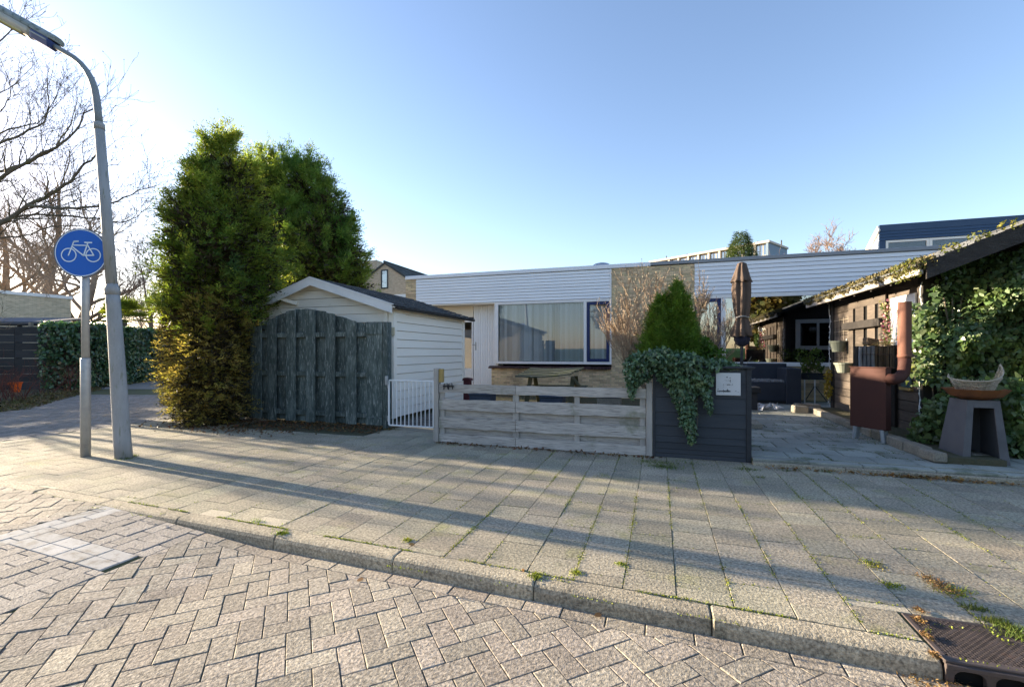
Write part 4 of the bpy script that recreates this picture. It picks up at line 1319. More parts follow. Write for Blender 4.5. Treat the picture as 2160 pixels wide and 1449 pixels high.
# roof
yA, yB = 7.66, 12.75
for s_ in (-1, 1):
    xo = xe if s_ < 0 else 2 * xrd - xe
    mb = MB(); mb.extr([(xrd, yA, zrd), (xo, yA, zeC), (xo, yA, zeC - .07), (xrd, yA, zrd - .07)], (0, yB - yA, 0)); mb.build('roof_deck', K['cabin_dark'], cb)
    mb = MB(); mb.extr([(xrd, yA - .03, zrd + .055), (xo + s_ * -.05, yA - .03, zeC + .03), (xo + s_ * -.05, yA - .03, zeC - .20), (xrd, yA - .03, zrd - .2)], (0, .03, 0)); mb.build('bargeboard', K['barge'], cb)
    ncr = 8
    for r_ in range(ncr):
        t0, t1 = r_ / ncr, (r_ + 1) / ncr
        xa, xb = xrd + (xo + s_ * .06 - xrd) * t0, xrd + (xo + s_ * .06 - xrd) * t1
        mb = MB()
        y = yA - (.14 if r_ % 2 else 0)
        while y < yB:
            ya, yb2 = max(y, yA), min(y + .28, yB)
            if yb2 - ya > .03:
                j = RNG.uniform(0, .012)
                mb.extr([(xa, ya, zrd - abs(xa - xrd) * cp + .012), (xb, ya, zrd - abs(xb - xrd) * cp + .034 + j), (xb, ya, zrd - abs(xb - xrd) * cp + .008), (xa, ya, zrd - abs(xa - xrd) * cp + .001)], (0, yb2 - ya - .01, 0))
            y += .29
        mb.build('shingle_course', K['felt'], cb)
mb = MB()
mb.box(xe - .02, xe + .03, yA, yB, zeC - .13, zeC - .0, .012); mb.build('eave_board', K['grey_post'], cb)
for yy in (8.6, 9.3, 10.0, 10.7, 11.4, 12.1):
    mb = MB(); mb.extr([(xe + .04, yy, zeC - .075 + .04 * cp), (cx0 + .01, yy, zeC - .075 + (cx0 - xe) * cp), (cx0 + .01, yy, zeC - .2 + (cx0 - xe) * cp), (xe + .04, yy, zeC - .16)], (0, .05, 0)); mb.build('rafter_end', K['cabin_dark'], cb)
# slotted panel of upright boards with a bar
mb = MB(); mb.box(cx0 - .022, cx0 - .012, 9.55, 11.15, 1.15, 2.35); mb.build('slot_shade_sheet', K['black'], cb)  # black sheet painted in for the shade between the slats
ys = [11.15, 10.92, 10.80, 10.42, 10.26, 9.94, 9.80, 9.55]
for k in range(0, 8, 2):
    mb = MB(); mb.box(cx0 - .055, cx0 - .024, ys[k + 1], ys[k], 1.15, 2.28, .004); mb.build('upright_slat', K['cabin'], cb)
mb = MB(); mb.box(cx0 - .05, cx0 - .026, 9.55, 11.15, 2.28, 2.42, .004); mb.build('panel_rail', K['cabin'], cb)
mb = MB(); mb.box(cx0 - .16, cx0 - .056, 9.5, 11.2, 1.86, 2.0, .008); mb.build('cross_bar', K['cabin_dark'], cb)
# white board on the wall
mb = MB(); mb.box(cx0 - .03, cx0 - .004, 8.62, 9.42, 1.52, 2.32, .004); wb = mb.build('white_board', K['white'], cb)
mb = MB(); mb.box(cx0 - .05, cx0 - .004, 8.56, 9.46, 1.44, 1.515, .004); mb.build('board_ledge', K['cabin_dark'], cb)
# soil bed and edging stones along the cabin foot
mb = MB(); mb.box(3.26, cx0 + .02, 6.75, 12.0, .0, .15); struct(mb.build('planting_bed', K['soil']))
es = struct(bpy.data.objects.new('bed_edging', None)); COL.objects.link(es); WLOC['bed_edging'] = Vector((0, 0, 0))
y = 6.72
while y < 11.6:
    L = RNG.uniform(.26, .44)
    mb = MB(); mb.obox((3.19 + RNG.uniform(-.015, .015), y + L / 2, .14), (.07, L / 2 - .006, .06 + RNG.uniform(-.012, .012)), Euler((RNG.uniform(-.03, .03), 0, RNG.uniform(-.05, .05))).to_matrix(), .014)
    mb.build('edging_block', K['stone'], es)
    y += L
for x_, y_, a_ in ((3.05, 11.75, .3), (2.9, 11.3, .1), (3.3, 11.85, -.2)):
    mb = MB(); mb.obox((x_, y_, .165), (.14, .1, .08), Euler((0, .05, a_)).to_matrix(), .018); mb.build('edging_block', K['stone'], es)
# ================================================================== FENCES, FURNITURE, OBJECTS
# --- flaking green plank fence ----------------------------------------------------
YF = 7.22
gf = thing('plank_fence', 'flaking dark green fence of upright planks with an arched top', 'fence', (xat(662, YF), YF, 0))
pl = [(506, 527, 687, 687), (527.5, 552, 687, 687), (551, 565, 680, 676), (563, 583, 675, 669), (582, 603, 667, 659), (602, 624, 657, 653), (623, 644.5, 652, 651.5),
      (644, 665, 651.5, 653), (664, 686, 654, 657), (685, 707, 659, 662), (706, 729, 665, 670), (728, 752, 671, 678), (751, 773, 680, 680), (772, 808, 679, 679)]
for k, (a, b, ta, tb) in enumerate(pl):
    y = YF + (.0 if k % 2 else .085)
    xa, xb = xat(a + (1.2 if k % 2 else -.6), y), xat(b - (1.2 if k % 2 else -.6), y)
    za, zb = zat(a, ta, y), zat(b, tb, y)
    n = 6
    top = []
    for q in range(n + 1):
        t = q / n
        top.append((xb + (xa - xb) * t, zb + (za - zb) * t + RNG.uniform(-.005, .005)))
    zl = .055 + RNG.uniform(-.012, .012)
    poly = [(xa, zl), (xb, zl + RNG.uniform(-.01, .01))] + top
    mb = MB(); mb.extr([(x, y, z) for x, z in poly], (0, .022, 0)); mb.build('fence_plank', K['fence_green'], gf)
x0, x1 = xat(508, YF), xat(808, YF)
for z in (.22, .98, 1.74):
    mb = MB(); mb.box(x0, x1, YF + .0235, YF + .0835, z - .045, z + .045, .004); mb.build('fence_rail', K['fence_green'], gf)
mb = MB(); mb.box(xat(808.5, YF), xat(818.5, YF), YF - .02, YF + .12, 0, zat(815, 679, YF), .006); mb.build('fence_post', K['fence_green'], gf)
mb = MB(); mb.box(xat(500, YF), xat(506, YF), YF + .06, YF + .14, 0, zat(503, 681, YF), .006); mb.build('fence_post', K['grey_post'], gf)
p0, p1 = xat(773, YF - .004), xat(807, YF - .004)
mb = MB(); mb.box(p0, p1, YF - .02, YF - .001, zat(790, 705, YF), zat(790, 683, YF), .003); mb.build('fence_batten', K['fence_green'], gf)
mb = MB(); mb.box(p0, p1, YF - .02, YF - .001, .06, .2, .003); mb.build('fence_batten', K['fence_green'], gf)
p = at(824.5, 699, Y=8.0)
mb = MB(); mb.box(p.x - .065, p.x + .065, 8.02, 8.045, p.z - .085, p.z + .085, .004)
tag(mb.build('wall_plaque', mat('pale_plywood', (.55, .48, .32), (.45, .4, .28), 6), origin=(p.x, 8.03, p.z)), 'small square plywood plaque on the shed corner above the white gate', 'plaque')

# --- white bar gate ------------------------------------------------------------------
gt0, gt1 = xat(820.5, 7.16), xat(914.5, 7.16)
wg = thing('garden_gate', 'low white metal bar gate between the green and grey fences', 'gate', (gt0, 7.16, 0))
zt, zb = .895, .085
mb = MB()
for z in (zt, zb): mb.box(gt0, gt1, 7.145, 7.175, z - .012, z + .012, .004)
for x in (gt0, gt1): mb.box(x - .013, x + .013, 7.146, 7.174, zb + .012, zt - .012, .003)
mb.build('gate_frame', K['white_clean'], wg)
for k in range(1, 11):
    x = gt0 + (gt1 - gt0) * k / 11
    mb = MB(); mb.tube([(x, 7.16, zb + .01), (x, 7.16, zt - .01)], .0095, 8); mb.build('gate_bar', K['white_clean'], wg, smooth=False)
for z in (.2, .8):
    mb = MB(); mb.tube([(gt0 - .03, 7.17, z - .05), (gt0 - .03, 7.17, z + .05)], .014, 8); mb.box(gt0 - .03, gt0, 7.155, 7.165, z - .015, z + .015); mb.build('hinge', K['galv'], wg)
p = at(815, 800, Y=7.12)
mb = MB(); mb.box(p.x - .03, p.x + .03, 7.11, 7.14, p.z - .1, p.z + .06, .006); mb.build('latch', K['galv'], wg)

# --- low grey board fence ---------------------------------------------------------------
Y = FRONT
lf = thing('low_fence', 'low weathered grey fence of staggered horizontal boards along the pavement', 'fence', (xat(1145, Y), Y, 0))
def XF(px): return xat(px, Y)
rows = [(.905, .775, 0), (.672, .508, 0), (.535, .365, 1), (.392, .228, 0), (.25, .105, 1), (.132, .004, 0)]
for px0, px1 in ((926, 1086.5), (1087.5, 1362)):
    a, b = XF(px0), XF(px1)
    for z1, z0, back in rows:
        yy = Y + (.052 if back else 0)
        mb = MB()
        n = 8
        top = [(b + (a - b) * q / n, z1 + RNG.uniform(-.006, .006)) for q in range(n + 1)]
        bot = [(a + (b - a) * q / n, z0 + RNG.uniform(-.007, .007)) for q in range(n + 1)]
        mb.extr([(x, yy, z) for x, z in bot + top], (0, .022, 0))
        mb.build('fence_board', K['grey_wood'], lf)
for pa, pb in ((926, 936), (1080.5, 1093), (1211, 1222), (1349.5, 1362)):
    mb = MB(); mb.box(XF(pa), XF(pb), Y + .0235, Y + .0505, .02, .90, .004); mb.build('batten', K['grey_post'], lf)
mb = MB(); mb.box(XF(915.5), XF(925), Y - .02, Y + .08, 0, zat(920, 777, Y), .006); mb.build('fence_post', K['grey_post'], lf)
mb = MB(); mb.box(XF(925) + .001, XF(925) + .07, Y + .0, Y + .06, .93, zat(920, 778, Y), .004); mb.build('bare_wood_block', K['yellow_wood'], lf)
mb = MB(); mb.box(XF(1363), XF(1376), Y - .01, Y + .09, 0, zat(1370, 806, Y), .006); mb.build('fence_post', K['grey_post'], lf)
p = at(946, 815, Y=Y - .012)
mb = MB()                                           # black iron latch hooks on the top board
for dx in (-.05, .03):
    mb.tube([(p.x + dx - .03, Y - .012, p.z - .05), (p.x + dx - .02, Y - .02, p.z + .04), (p.x + dx + .03, Y - .02, p.z + .05), (p.x + dx + .04, Y - .012, p.z - .04)], .008, 6)
mb.box(p.x - .1, p.x + .09, Y - .006, Y - .0005, p.z - .008, p.z + .012)
mb.build('iron_latch', K['ink'], lf)

# --- black planter box -------------------------------------------------------------------
px0, px1 = XF(1382), XF(1574)
zP = zat(1580, 778, Y)
pb_ = thing('planter_box', 'tall blue-black board planter box with ivy spilling over its front', 'planter', (px0, Y, 0))
ed = [.0, .055, .115, .20, .285, .42, .60, .80, 1.0, zP - .012]
for k in range(len(ed) - 1):
    mb = MB()
    j = RNG.uniform(-.003, .003)
    mb.extr([(px0, Y + .028, ed[k] + .004), (px0, Y - .002 + j, ed[k] + .004), (px0, Y + .006 + j, ed[k + 1]), (px0, Y + .028, ed[k + 1])], (px1 - px0, 0, 0))
    mb.build('front_board', K['blue_black'], pb_)
YPB = 7.25
for k in range(6):
    z0, z1 = zP * k / 6, zP * (k + 1) / 6 - .006
    for x in (px0 + .0, px1 + .01):
        mb = MB(); mb.box(x, x + .024, Y + .05, YPB, z0, z1, .003); mb.build('side_board', K['blue_black'], pb_)
mb = MB(); mb.box(px0, px1 + .034, YPB + .001, YPB + .025, 0, zP - .01); mb.build('back_board', K['blue_black'], pb_)
for xa, xb, ya in ((px1 + .002, XF(1585), Y - .012), (XF(1377), px0 - .001, Y - .008)):
    mb = MB(); mb.box(xa, xb, ya, Y + .06, 0, zP - .004, .004); mb.build('corner_post', K['black_wood'], pb_)
mb = MB()
mb.box(px0 - .05, XF(1592), Y - .035, Y + .075, zP, zP + .028, .005)
mb.box(XF(1585) - .07, XF(1585) + .03, Y + .076, YPB + .03, zP, zP + .028, .005)
mb.build('cap_board', K['black_wood'], pb_)
mb = MB(); mb.box(px0 + .03, px1 + .005, Y + .03, YPB, zP - .1, zP - .04); mb.build('potting_soil', K['soil'], pb_)
# notice plate with small worn handwriting
nx0, nx1 = xat(1510, Y - .02), xat(1562.5, Y - .02)
nz0, nz1 = zat(1536, 834, Y - .02), zat(1536, 786.5, Y - .02)
nt_ = thing('notice_plate', 'square white plate with small worn black handwriting on the black planter', 'notice', ((nx0 + nx1) / 2, Y - .02, (nz0 + nz1) / 2))
mb = MB(); mb.box(nx0, nx1, Y - .022, Y - .008, nz0, nz1, .004); mb.build('plate', K['plate'], nt_)
mb = MB()
w, h = nx1 - nx0, nz1 - nz0
def NP_(u, v): return Vector((nx0 + w * u, Y - .0232, nz0 + h * v))
def blot(u, v, r):
    mb.poly([NP_(u + r * math.cos(a), v + r * math.sin(a) * w / h) for a in [2 * math.pi * q / 8 for q in range(8)]])
def stroke(pts, t=.012):
    for (a, b), (c, d) in zip(pts[:-1], pts[1:]):
        dx, dy = c - a, d - b
        l = math.hypot(dx, dy) or 1
        ox, oy = -dy / l * t / 2, dx / l * t / 2
        mb.poly([NP_(a + ox, b + oy), NP_(a - ox, b - oy), NP_(c - ox, d - oy), NP_(c + ox, d + oy)])
blot(.45, .81, .028); blot(.575, .785, .022)
stroke([(.36, .68), (.39, .67)]); stroke([(.44, .70), (.44, .63)], .008); stroke([(.50, .70), (.50, .63)], .008); stroke([(.55, .64), (.58, .70), (.6, .66), (.57, .61), (.6, .59)], .016)
stroke([(.28, .47), (.31, .50), (.32, .46), (.29, .44)], .009); stroke([(.36, .49), (.40, .48)], .008)
for q in range(5): stroke([(.44 + .03 * q, .46), (.455 + .03 * q, .505), (.465 + .03 * q, .455)], .011)
stroke([(.60, .46), (.64, .45)], .01); stroke([(.66, .45), (.675, .52)], .012)
stroke([(.3, .36), (.33, .41)], .005); stroke([(.45, .39), (.45, .36)], .005); stroke([(.55, .39), (.55, .36)], .005)
blot(.09, .275, .02); blot(.47, .265, .02)
u_ = .06
for wd in (.05, .035, .035, .04, .04, .03, .02, .02, .035, .03, .03, .04, .03):
    v_ = .17
    hh = RNG.choice((.05, .05, .09, .07))
    stroke([(u_, v_ - .02), (u_ + wd * .3, v_ + hh), (u_ + wd * .55, v_ - .01), (u_ + wd * .9, v_ + hh * .6)], .014)
    if RNG.random() < .3: stroke([(u_ + wd * .5, v_), (u_ + wd * .4, v_ - .06)], .01)
    u_ += wd + .008
stroke([(.77, .19), (.8, .205), (.83, .185)], .014); stroke([(.86, .15), (.88, .155)], .012); stroke([(.9, .15), (.92, .17)], .012)
mb.build('handwriting', K['ink'], nt_)

# --- lamp post ------------------------------------------------------------------------------
b0 = at(262, 965, Z=0)
D0 = depth(b0)
lp = thing('street_lamp', 'leaning grey lamp post with arched arm and long hooded lantern', 'street lamp', b0)
def L_(px, py): return at(px, py, D=D0)
mb = MB()
pts = [b0 + Vector((0, 0, -.05)), L_(258, 930), L_(246, 745), L_(239, 642), L_(237.5, 618)]
mb.tube(pts, [.098, .096, .084, .078, .077], 20)
mb.tube([L_(237.6, 622), L_(237.2, 610), L_(236, 600)], [.082, .082, .064], 20)
mb.build('lower_pole', K['lamp_pole'], lp, smooth=True)
mb = MB()
mb.tube([L_(236.2, 606), L_(224, 450), L_(209.5, 268)], [.063, .06, .054], 20)
mb.tube([L_(209.8, 274), L_(209.2, 262), L_(208.7, 258)], [.06, .06, .04], 20)
mb.build('upper_pole', K['lamp_pole'], lp, smooth=True)
arm = [(208.8, 262), (206.5, 235), (204, 210), (200, 188), (193, 168), (183, 150), (170, 134), (156, 122), (140, 112), (124, 103), (112, 96)]
mb = MB(); mb.tube([L_(*q) for q in arm], [.043, .042, .041, .04, .038, .036, .034, .033, .032, .031, .031], 14); mb.build('arm', K['lamp_arm'], lp, smooth=True)
hA, hB = L_(120, 92), L_(-135, -50)
ax_ = (hB - hA).normalized()
sd = Vector((-ST, CT, 0)).cross(ax_); sd = Vector((ST, -CT, 0))          # towards the camera side
sd = (sd - ax_ * sd.dot(ax_)).normalized()
upv = sd.cross(ax_)
if upv.z < 0: upv = -upv
HL_ = (hB - hA).length
def Hp(a, s_, u): return hA + ax_ * a + sd * s_ + upv * u
def hextr(mb, prof, a0, a1, ends=(1, 1)):
    n = len(prof)
    rings = []
    for a, sc in ((a0, ends[0]), (a0 + .03, 1), (a1 - .03, 1), (a1, ends[1])):
        cu = sum(q[1] for q in prof) / n
        rings.append([Hp(a, s_ * sc, cu + (u - cu) * sc) for s_, u in prof])
    vs = [v for r in rings for v in r]
    fs = []
    for i in range(3):
        for k in range(n):
            k2 = (k + 1) % n
            fs.append((i * n + k, i * n + k2, (i + 1) * n + k2, (i + 1) * n + k))
    fs += [tuple(range(n)), tuple(range(3 * n, 4 * n))]
    mb.add(vs, fs)
hood = [(.10, .0), (.105, .03), (.085, .062), (.04, .078), (-.04, .078), (-.085, .062), (-.105, .03), (-.10, .0)]
mb = MB(); hextr(mb, hood, -.01, HL_, (.78, .8)); mb.build('lamp_hood', K['lamp_hood'], lp)
cov = [(.095 * math.cos(t), -.004 - .115 * math.sin(t)) for t in [math.pi * q / 12 for q in range(13)]]
mb = MB(); hextr(mb, cov, .30, HL_ - .02, (.86, .86)); mb.build('lamp_cover', K['lamp_cover'], lp, smooth=False)
mb = MB(); mb.tube([Hp(.42, .045, -.098), Hp(HL_ - .1, .045, -.098)], .022, 8); mb.tube([Hp(.42, .0, -.108), Hp(HL_ - .1, .0, -.108)], .022, 8); mb.build('lamp_tube', K['lamp_tube'], lp, smooth=True)
blu = [(.09, -.003), (.085, -.05), (.06, -.105), (-.06, -.105), (-.085, -.05), (-.09, -.003)]
mb = MB(); hextr(mb, blu, .0, .295, (.72, .95)); mb.build('lamp_housing', K['lamp_blue'], lp)
mb = MB(); hextr(mb, [(.092, -.045), (.096, -.03), (.06, -.02), (.05, -.045)], .04, .29, (.9, 1)); mb.build('housing_rib', K['galv'], lp)

# --- cycle path sign --------------------------------------------------------------------------
s0 = at(180.5, 963, Z=0)
Ds = depth(s0)
sg = thing('road_sign', 'round blue sign with white bicycle on a galvanised post', 'road sign', s0)
def S_(px, py, dd=0): return at(px, py, D=Ds + dd)
zc = S_(180, 755).z
mb = MB(); mb.tube([(s0.x, s0.y, -.05), (s0.x, s0.y, zc - .02), (s0.x, s0.y, zc)], [.055, .054, .045], 18); mb.build('post_sleeve', K['galv'], sg, smooth=True)
mb = MB(); mb.tube([(s0.x, s0.y, zc - .03), (s0.x, s0.y, S_(180, 500).z)], .043, 18); mb.build('post', K['galv'], sg, smooth=True)
sc = S_(171, 533.5, -.07)
yaw = YAW + math.radians(7)
sx = Vector((math.cos(yaw), math.sin(yaw), 0)); sn = Vector((math.sin(yaw), -math.cos(yaw), 0))
R_ = 50.5 / 960 * Ds
def SP(u, v, o=0): return sc + sx * (u * R_) + Vector((0, 0, v * R_)) + sn * o
N_ = 56
def ring(mb, r0, r1, o):
    for k in range(N_):
        a, b = 2 * math.pi * k / N_, 2 * math.pi * (k + 1) / N_
        mb.poly([SP(r1 * math.cos(a), r1 * math.sin(a), o), SP(r1 * math.cos(b), r1 * math.sin(b), o), SP(r0 * math.cos(b), r0 * math.sin(b), o), SP(r0 * math.cos(a), r0 * math.sin(a), o)], .5)
mb = MB(); mb.extr([SP(math.cos(2 * math.pi * k / N_), math.sin(2 * math.pi * k / N_), -.02) for k in range(N_)], sn * .02); mb.build('sign_disc', K['sign_blue'], sg)
mb = MB(); ring(mb, .975, 1.004, .003)
for k in range(N_):
    a, b = 2 * math.pi * k / N_, 2 * math.pi * (k + 1) / N_
    mb.poly([SP(1.004 * math.cos(a), 1.004 * math.sin(a), -.026), SP(1.004 * math.cos(b), 1.004 * math.sin(b), -.026), SP(1.004 * math.cos(b), 1.004 * math.sin(b), .003), SP(1.004 * math.cos(a), 1.004 * math.sin(a), .003)], .5)
mb.build('sign_rim', K['sign_back'], sg)
mb = MB(); ring(mb, .935, .968, .002); mb.build('white_ring', K['sign_white'], sg)
mb = MB()
def bline(pts, t=.042):
    for (a, b), (c, d) in zip(pts[:-1], pts[1:]):
        dx, dy = c - a, d - b
        l = math.hypot(dx, dy) or 1
        ex, ey = dx / l * t * .4, dy / l * t * .4
        ox, oy = -dy / l * t / 2, dx / l * t / 2
        mb.poly([SP(a - ex + ox, b - ey + oy, .0035), SP(a - ex - ox, b - ey - oy, .0035), SP(c + ex - ox, d + ey - oy, .0035), SP(c + ex + ox, d + ey + oy, .0035)], .5)
def bcirc(cx, cy, r):
    for k in range(32):
        a, b = 2 * math.pi * k / 32, 2 * math.pi * (k + 1) / 32
        mb.poly([SP(cx + (r + .021) * math.cos(a), cy + (r + .021) * math.sin(a), .003), SP(cx + (r + .021) * math.cos(b), cy + (r + .021) * math.sin(b), .003),
                 SP(cx + (r - .021) * math.cos(b), cy + (r - .021) * math.sin(b), .003), SP(cx + (r - .021) * math.cos(a), cy + (r - .021) * math.sin(a), .003)], .5)
bcirc(-.45, -.10, .27); bcirc(.46, -.085, .27)
bline([(-.46, -.11), (-.27, .44), (-.10, .47)], .046)
bline([(-.27, .44), (-.25, .475), (-.12, .48)])
bline([(-.31, .31), (.24, .31)]); bline([(-.33, .25), (.10, -.115)], .05); bline([(.10, -.115), (.26, .42)], .05)
bline([(.10, -.105), (.48, -.09)], .05); bline([(.48, -.09), (.26, .31)], .046); bline([(.15, .43), (.40, .43)], .055)
mb.build('bicycle_symbol', K['sign_white'], sg)
mb = MB(); mb.obox(S_(180, 533) + Vector((0, 0, 0)) + sn * .05, (.05, .02, .04), Matrix((sx, -sn, Vector((0, 0, 1)))).transposed(), .004); mb.build('bracket', K['galv'], sg)

# --- folded parasol --------------------------------------------------------------------------
yu = 9.0
cu = at(1564.5, 743, Y=yu)
du = depth(cu)
um = thing('parasol', 'folded brown parasol tied around its pole on the patio', 'parasol', (cu.x, cu.y, patio_z(yu)))
def zu(py): return CAM_H + (743 - py) / 960 * du
def pleat(prof, n_pl, amp, seed, ph=0):
    mb = MB()
    n = n_pl * 6
    vs, fs = [], []
    for i, (r, z) in enumerate(prof):
        for k in range(n):
            a = 2 * math.pi * k / n
            q = 1 + amp * math.cos(n_pl * a + ph + .5 * math.sin(i * .7 + seed)) + .05 * math.sin(3 * a + i * .9 + seed)
            vs.append((cu.x + r * q * math.cos(a), cu.y + r * q * math.sin(a), z + .012 * math.sin(n_pl * a + i)))
    for i in range(len(prof) - 1):
        for k in range(n):
            k2 = (k + 1) % n
            fs.append((i * n + k, i * n + k2, (i + 1) * n + k2, (i + 1) * n + k))
    mb.add(vs, fs)
    return mb
pxm = du / 960
pleat([(3 * pxm, zu(555)), (8 * pxm, zu(557)), (10 * pxm, zu(566)), (13 * pxm, zu(576)), (16 * pxm, zu(585)), (19.5 * pxm, zu(594)), (18.8 * pxm, zu(595.5))], 8, .13, 1).build('top_flap', K['brown_cloth'], um, smooth=True)
pleat([(12 * pxm, zu(588)), (15.5 * pxm, zu(596)), (16 * pxm, zu(612)), (15.5 * pxm, zu(630)), (14 * pxm, zu(648)), (12 * pxm, zu(662)), (10.5 * pxm, zu(670)),
       (12 * pxm, zu(680)), (15 * pxm, zu(693)), (18 * pxm, zu(709)), (17 * pxm, zu(710))], 8, .20, 3, .8).build('canopy', K['brown_cloth'], um, smooth=True)
mb = MB(); mb.tube([(cu.x + .115 * math.cos(a), cu.y + .115 * math.sin(a), zu(669) + .01 * math.sin(3 * a)) for a in [2 * math.pi * q / 16 for q in range(17)]], .012, 6, False); mb.build('tie_cord', K['grey_post'], um)
pleat([(9 * pxm, zu(700)), (13 * pxm, zu(712)), (13.5 * pxm, zu(718)), (10 * pxm, zu(726)), (4 * pxm, zu(730))], 5, .22, 5).build('hanging_cover', K['navy_cloth'], um, smooth=True)
mb = MB(); mb.tube([(cu.x, cu.y, patio_z(yu)), (cu.x, cu.y, zu(553))], .026, 10); mb.build('pole', K['black_wood'], um, smooth=True)
mb = MB(); mb.lathe((cu.x, cu.y, zu(557)), [(.05, -.01), (.06, .01), (.03, .03), (.0, .034)], 12); mb.build('finial', K['brown_cloth'], um, smooth=True)
mb = MB(); mb.box(cu.x - .28, cu.x + .28, cu.y - .28, cu.y + .28, patio_z(yu), patio_z(yu) + .09, .01); mb.build('base_slab', K['stone'], um)

# --- black corner bench, table, trough on the patio --------------------------------------------
yb0, yb1 = 12.95, 14.0
def XB(px, y): return xat(px, y)
bn = thing('patio_bench', 'blue-black built-in corner bench below the big window', 'bench', (XB(1620, yb0), yb0, patio_z(13)))
zp = patio_z(13)
xb0, xb1, xb2 = XB(1560, yb0) - .5, XB(1658, yb0), XB(1690, yb0)
zs = zat(1620, 806, yb0)
mb = MB(); mb.box(xb0, xb1, yb0, yb1 - .12, zp + .07, zs, .008); mb.build('seat', K['bench'], bn)
mb = MB(); mb.box(xb0, xb1 + .02, yb0 + .04, yb1 - .13, zp, zp + .069); mb.build('plinth', K['black_wood'], bn)
mb = MB(); mb.box(xb0, XB(1657, yb1), yb1 - .11, yb1, zp, zat(1620, 766.5, yb1 - .1), .008); mb.build('backrest', K['bench'], bn)
mb = MB(); mb.box(xb1 + .003, xb2, yb0 - .02, yb1 - .001, zp + .0, zat(1675, 777, yb0), .01); mb.build('arm_block', K['bench'], bn)
mb = MB()
for k in range(420):
    x, y = RNG.uniform(xb0, xb1 - .02), RNG.uniform(yb0 + .02, yb1 - .15)
    s_ = RNG.uniform(.012, .03)
    mb.obox((x, y, zs + s_ * .7), (s_, s_ * .8, s_ * .8), Euler((RNG.random() * 3, RNG.random() * 3, 0)).to_matrix())
stuff(mb.build('loose_grit', K['grit']), 'pale loose grit scattered over the seat of the black bench', 'grit')
yt = 11.5
zt_ = patio_z(yt)
ta, tb = XB(1540, yt), XB(1604, yt)
tt = thing('low_table', 'low black table half hidden behind the planter post', 'table', ((ta + tb) / 2, yt, zt_))
ztop = zat(1600, 817, yt)
mb = MB(); mb.box(ta, tb, yt - .05, yt + .65, ztop - .12, ztop, .008); mb.build('table_top', K['black_wood'], tt)
for x in (ta + .1, tb - .18):
    for y in (yt, yt + .5):
        mb = MB(); mb.box(x, x + .12, y, y + .1, zt_, ztop - .12); mb.build('leg', K['black_wood'], tt)
mb = MB()
for k in range(26):
    c = at(RNG.uniform(1600, 1642), RNG.uniform(858, 866), Z=zt_)
    s_ = RNG.uniform(.03, .075)
    q = [Vector((RNG.gauss(0, s_), RNG.gauss(0, s_), abs(RNG.gauss(0, s_ * .8)))) for _ in range(5)]
    for t_ in ((0, 1, 2), (0, 2, 3), (1, 3, 4), (0, 4, 2)):
        mb.poly([c + q[i] + Vector((0, 0, .004)) for i in t_])
sc_ = mb.build('plastic_sheet', K['cloth_white'])
tag(sc_, 'crumpled white and pale blue plastic lying on the patio slabs', 'plastic')
ytr = 13.35
tr = thing('plant_trough', 'dark plant trough on thin white legs below the window', 'trough', (XB(1718, ytr), ytr, patio_z(ytr)))
x0, x1 = XB(1692, ytr), XB(1747, ytr)
z1_ = zat(1718, 789, ytr); z0_ = zat(1718, 801, ytr)
mb = MB(); mb.box(x0, x1, ytr, ytr + .3, z0_, z1_, .01); mb.build('trough_body', K['black_wood'], tr)
mb = MB(); mb.box(x0 - .02, x1 + .02, ytr - .015, ytr + .315, z1_ + .001, z1_ + .02, .004); mb.build('trough_rim', K['black_wood'], tr)
xm = (x0 + x1) / 2
for a, b in (((xm, ytr + .02, z0_), (xm, ytr + .02, patio_z(ytr))), ((x0 + .06, ytr + .02, z0_), (x0 + .06, ytr + .02, patio_z(ytr)))):
    mb = MB(); mb.tube([a, b], .016, 6); mb.build('leg', K['white'], tr)
mb = MB(); mb.tube([(xm, ytr + .02, .55), (xm - .2, ytr + .03, .18)], .012, 5); mb.tube([(xm, ytr + .02, .55), (xm + .28, ytr + .03, .14)], .012, 5); mb.build('brace', K['black_wood'], tr)

# --- picnic table and boxes behind the low fence ------------------------------------------------
yt = 11.7
tp = thing('picnic_table', 'mossy warped picnic table behind the low grey fence', 'picnic table', (xat(1166, yt), yt, 0))
xa, xb = xat(1112, yt), xat(1224, yt)
za = .80
for k in range(6):
    y0 = yt - .38 + k * .145
    mb = MB()
    n = 6
    vs, fs = [], []
    for q in range(n + 1):
        t = q / n
        x = xa + .22 * (1 - k / 6) * -1 + (xb - xa + .05) * t + .0
        z = za - .02 + .034 * k + .05 * (t - .35) ** 2 * 2 + RNG.uniform(-.004, .004) + (.05 * t * t if k < 3 else 0)
        for yy, zz in ((y0, z), (y0 + .135, z + .012), (y0 + .135, z - .025), (y0, z - .037)):
            vs.append((x, yy, zz))
    for q in range(n):
        for i in range(4):
            j = (i + 1) % 4
            fs.append((q * 4 + i, q * 4 + j, (q + 1) * 4 + j, (q + 1) * 4 + i))
    fs += [(3, 2, 1, 0), (n * 4, n * 4 + 1, n * 4 + 2, n * 4 + 3)]
    mb.add(vs, fs); mb.build('top_board', K['moss_table'], tp)
for x in (xa + .14, xb - .16):
    for s_ in (-1, 1):
        mb = MB(); mb.bar((x, yt + .05 + s_ * .2, za - .03), (x, yt + .05 + s_ * .68, .0), .11, .045, (1, 0, 0), .004); mb.build('leg', K['moss_leg'], tp)
    mb = MB(); mb.bar((x + .05, yt - .75, .42), (x + .05, yt + .85, .42), .1, .045, (0, 0, 1), .004); mb.build('cross_beam', K['moss_leg'], tp)
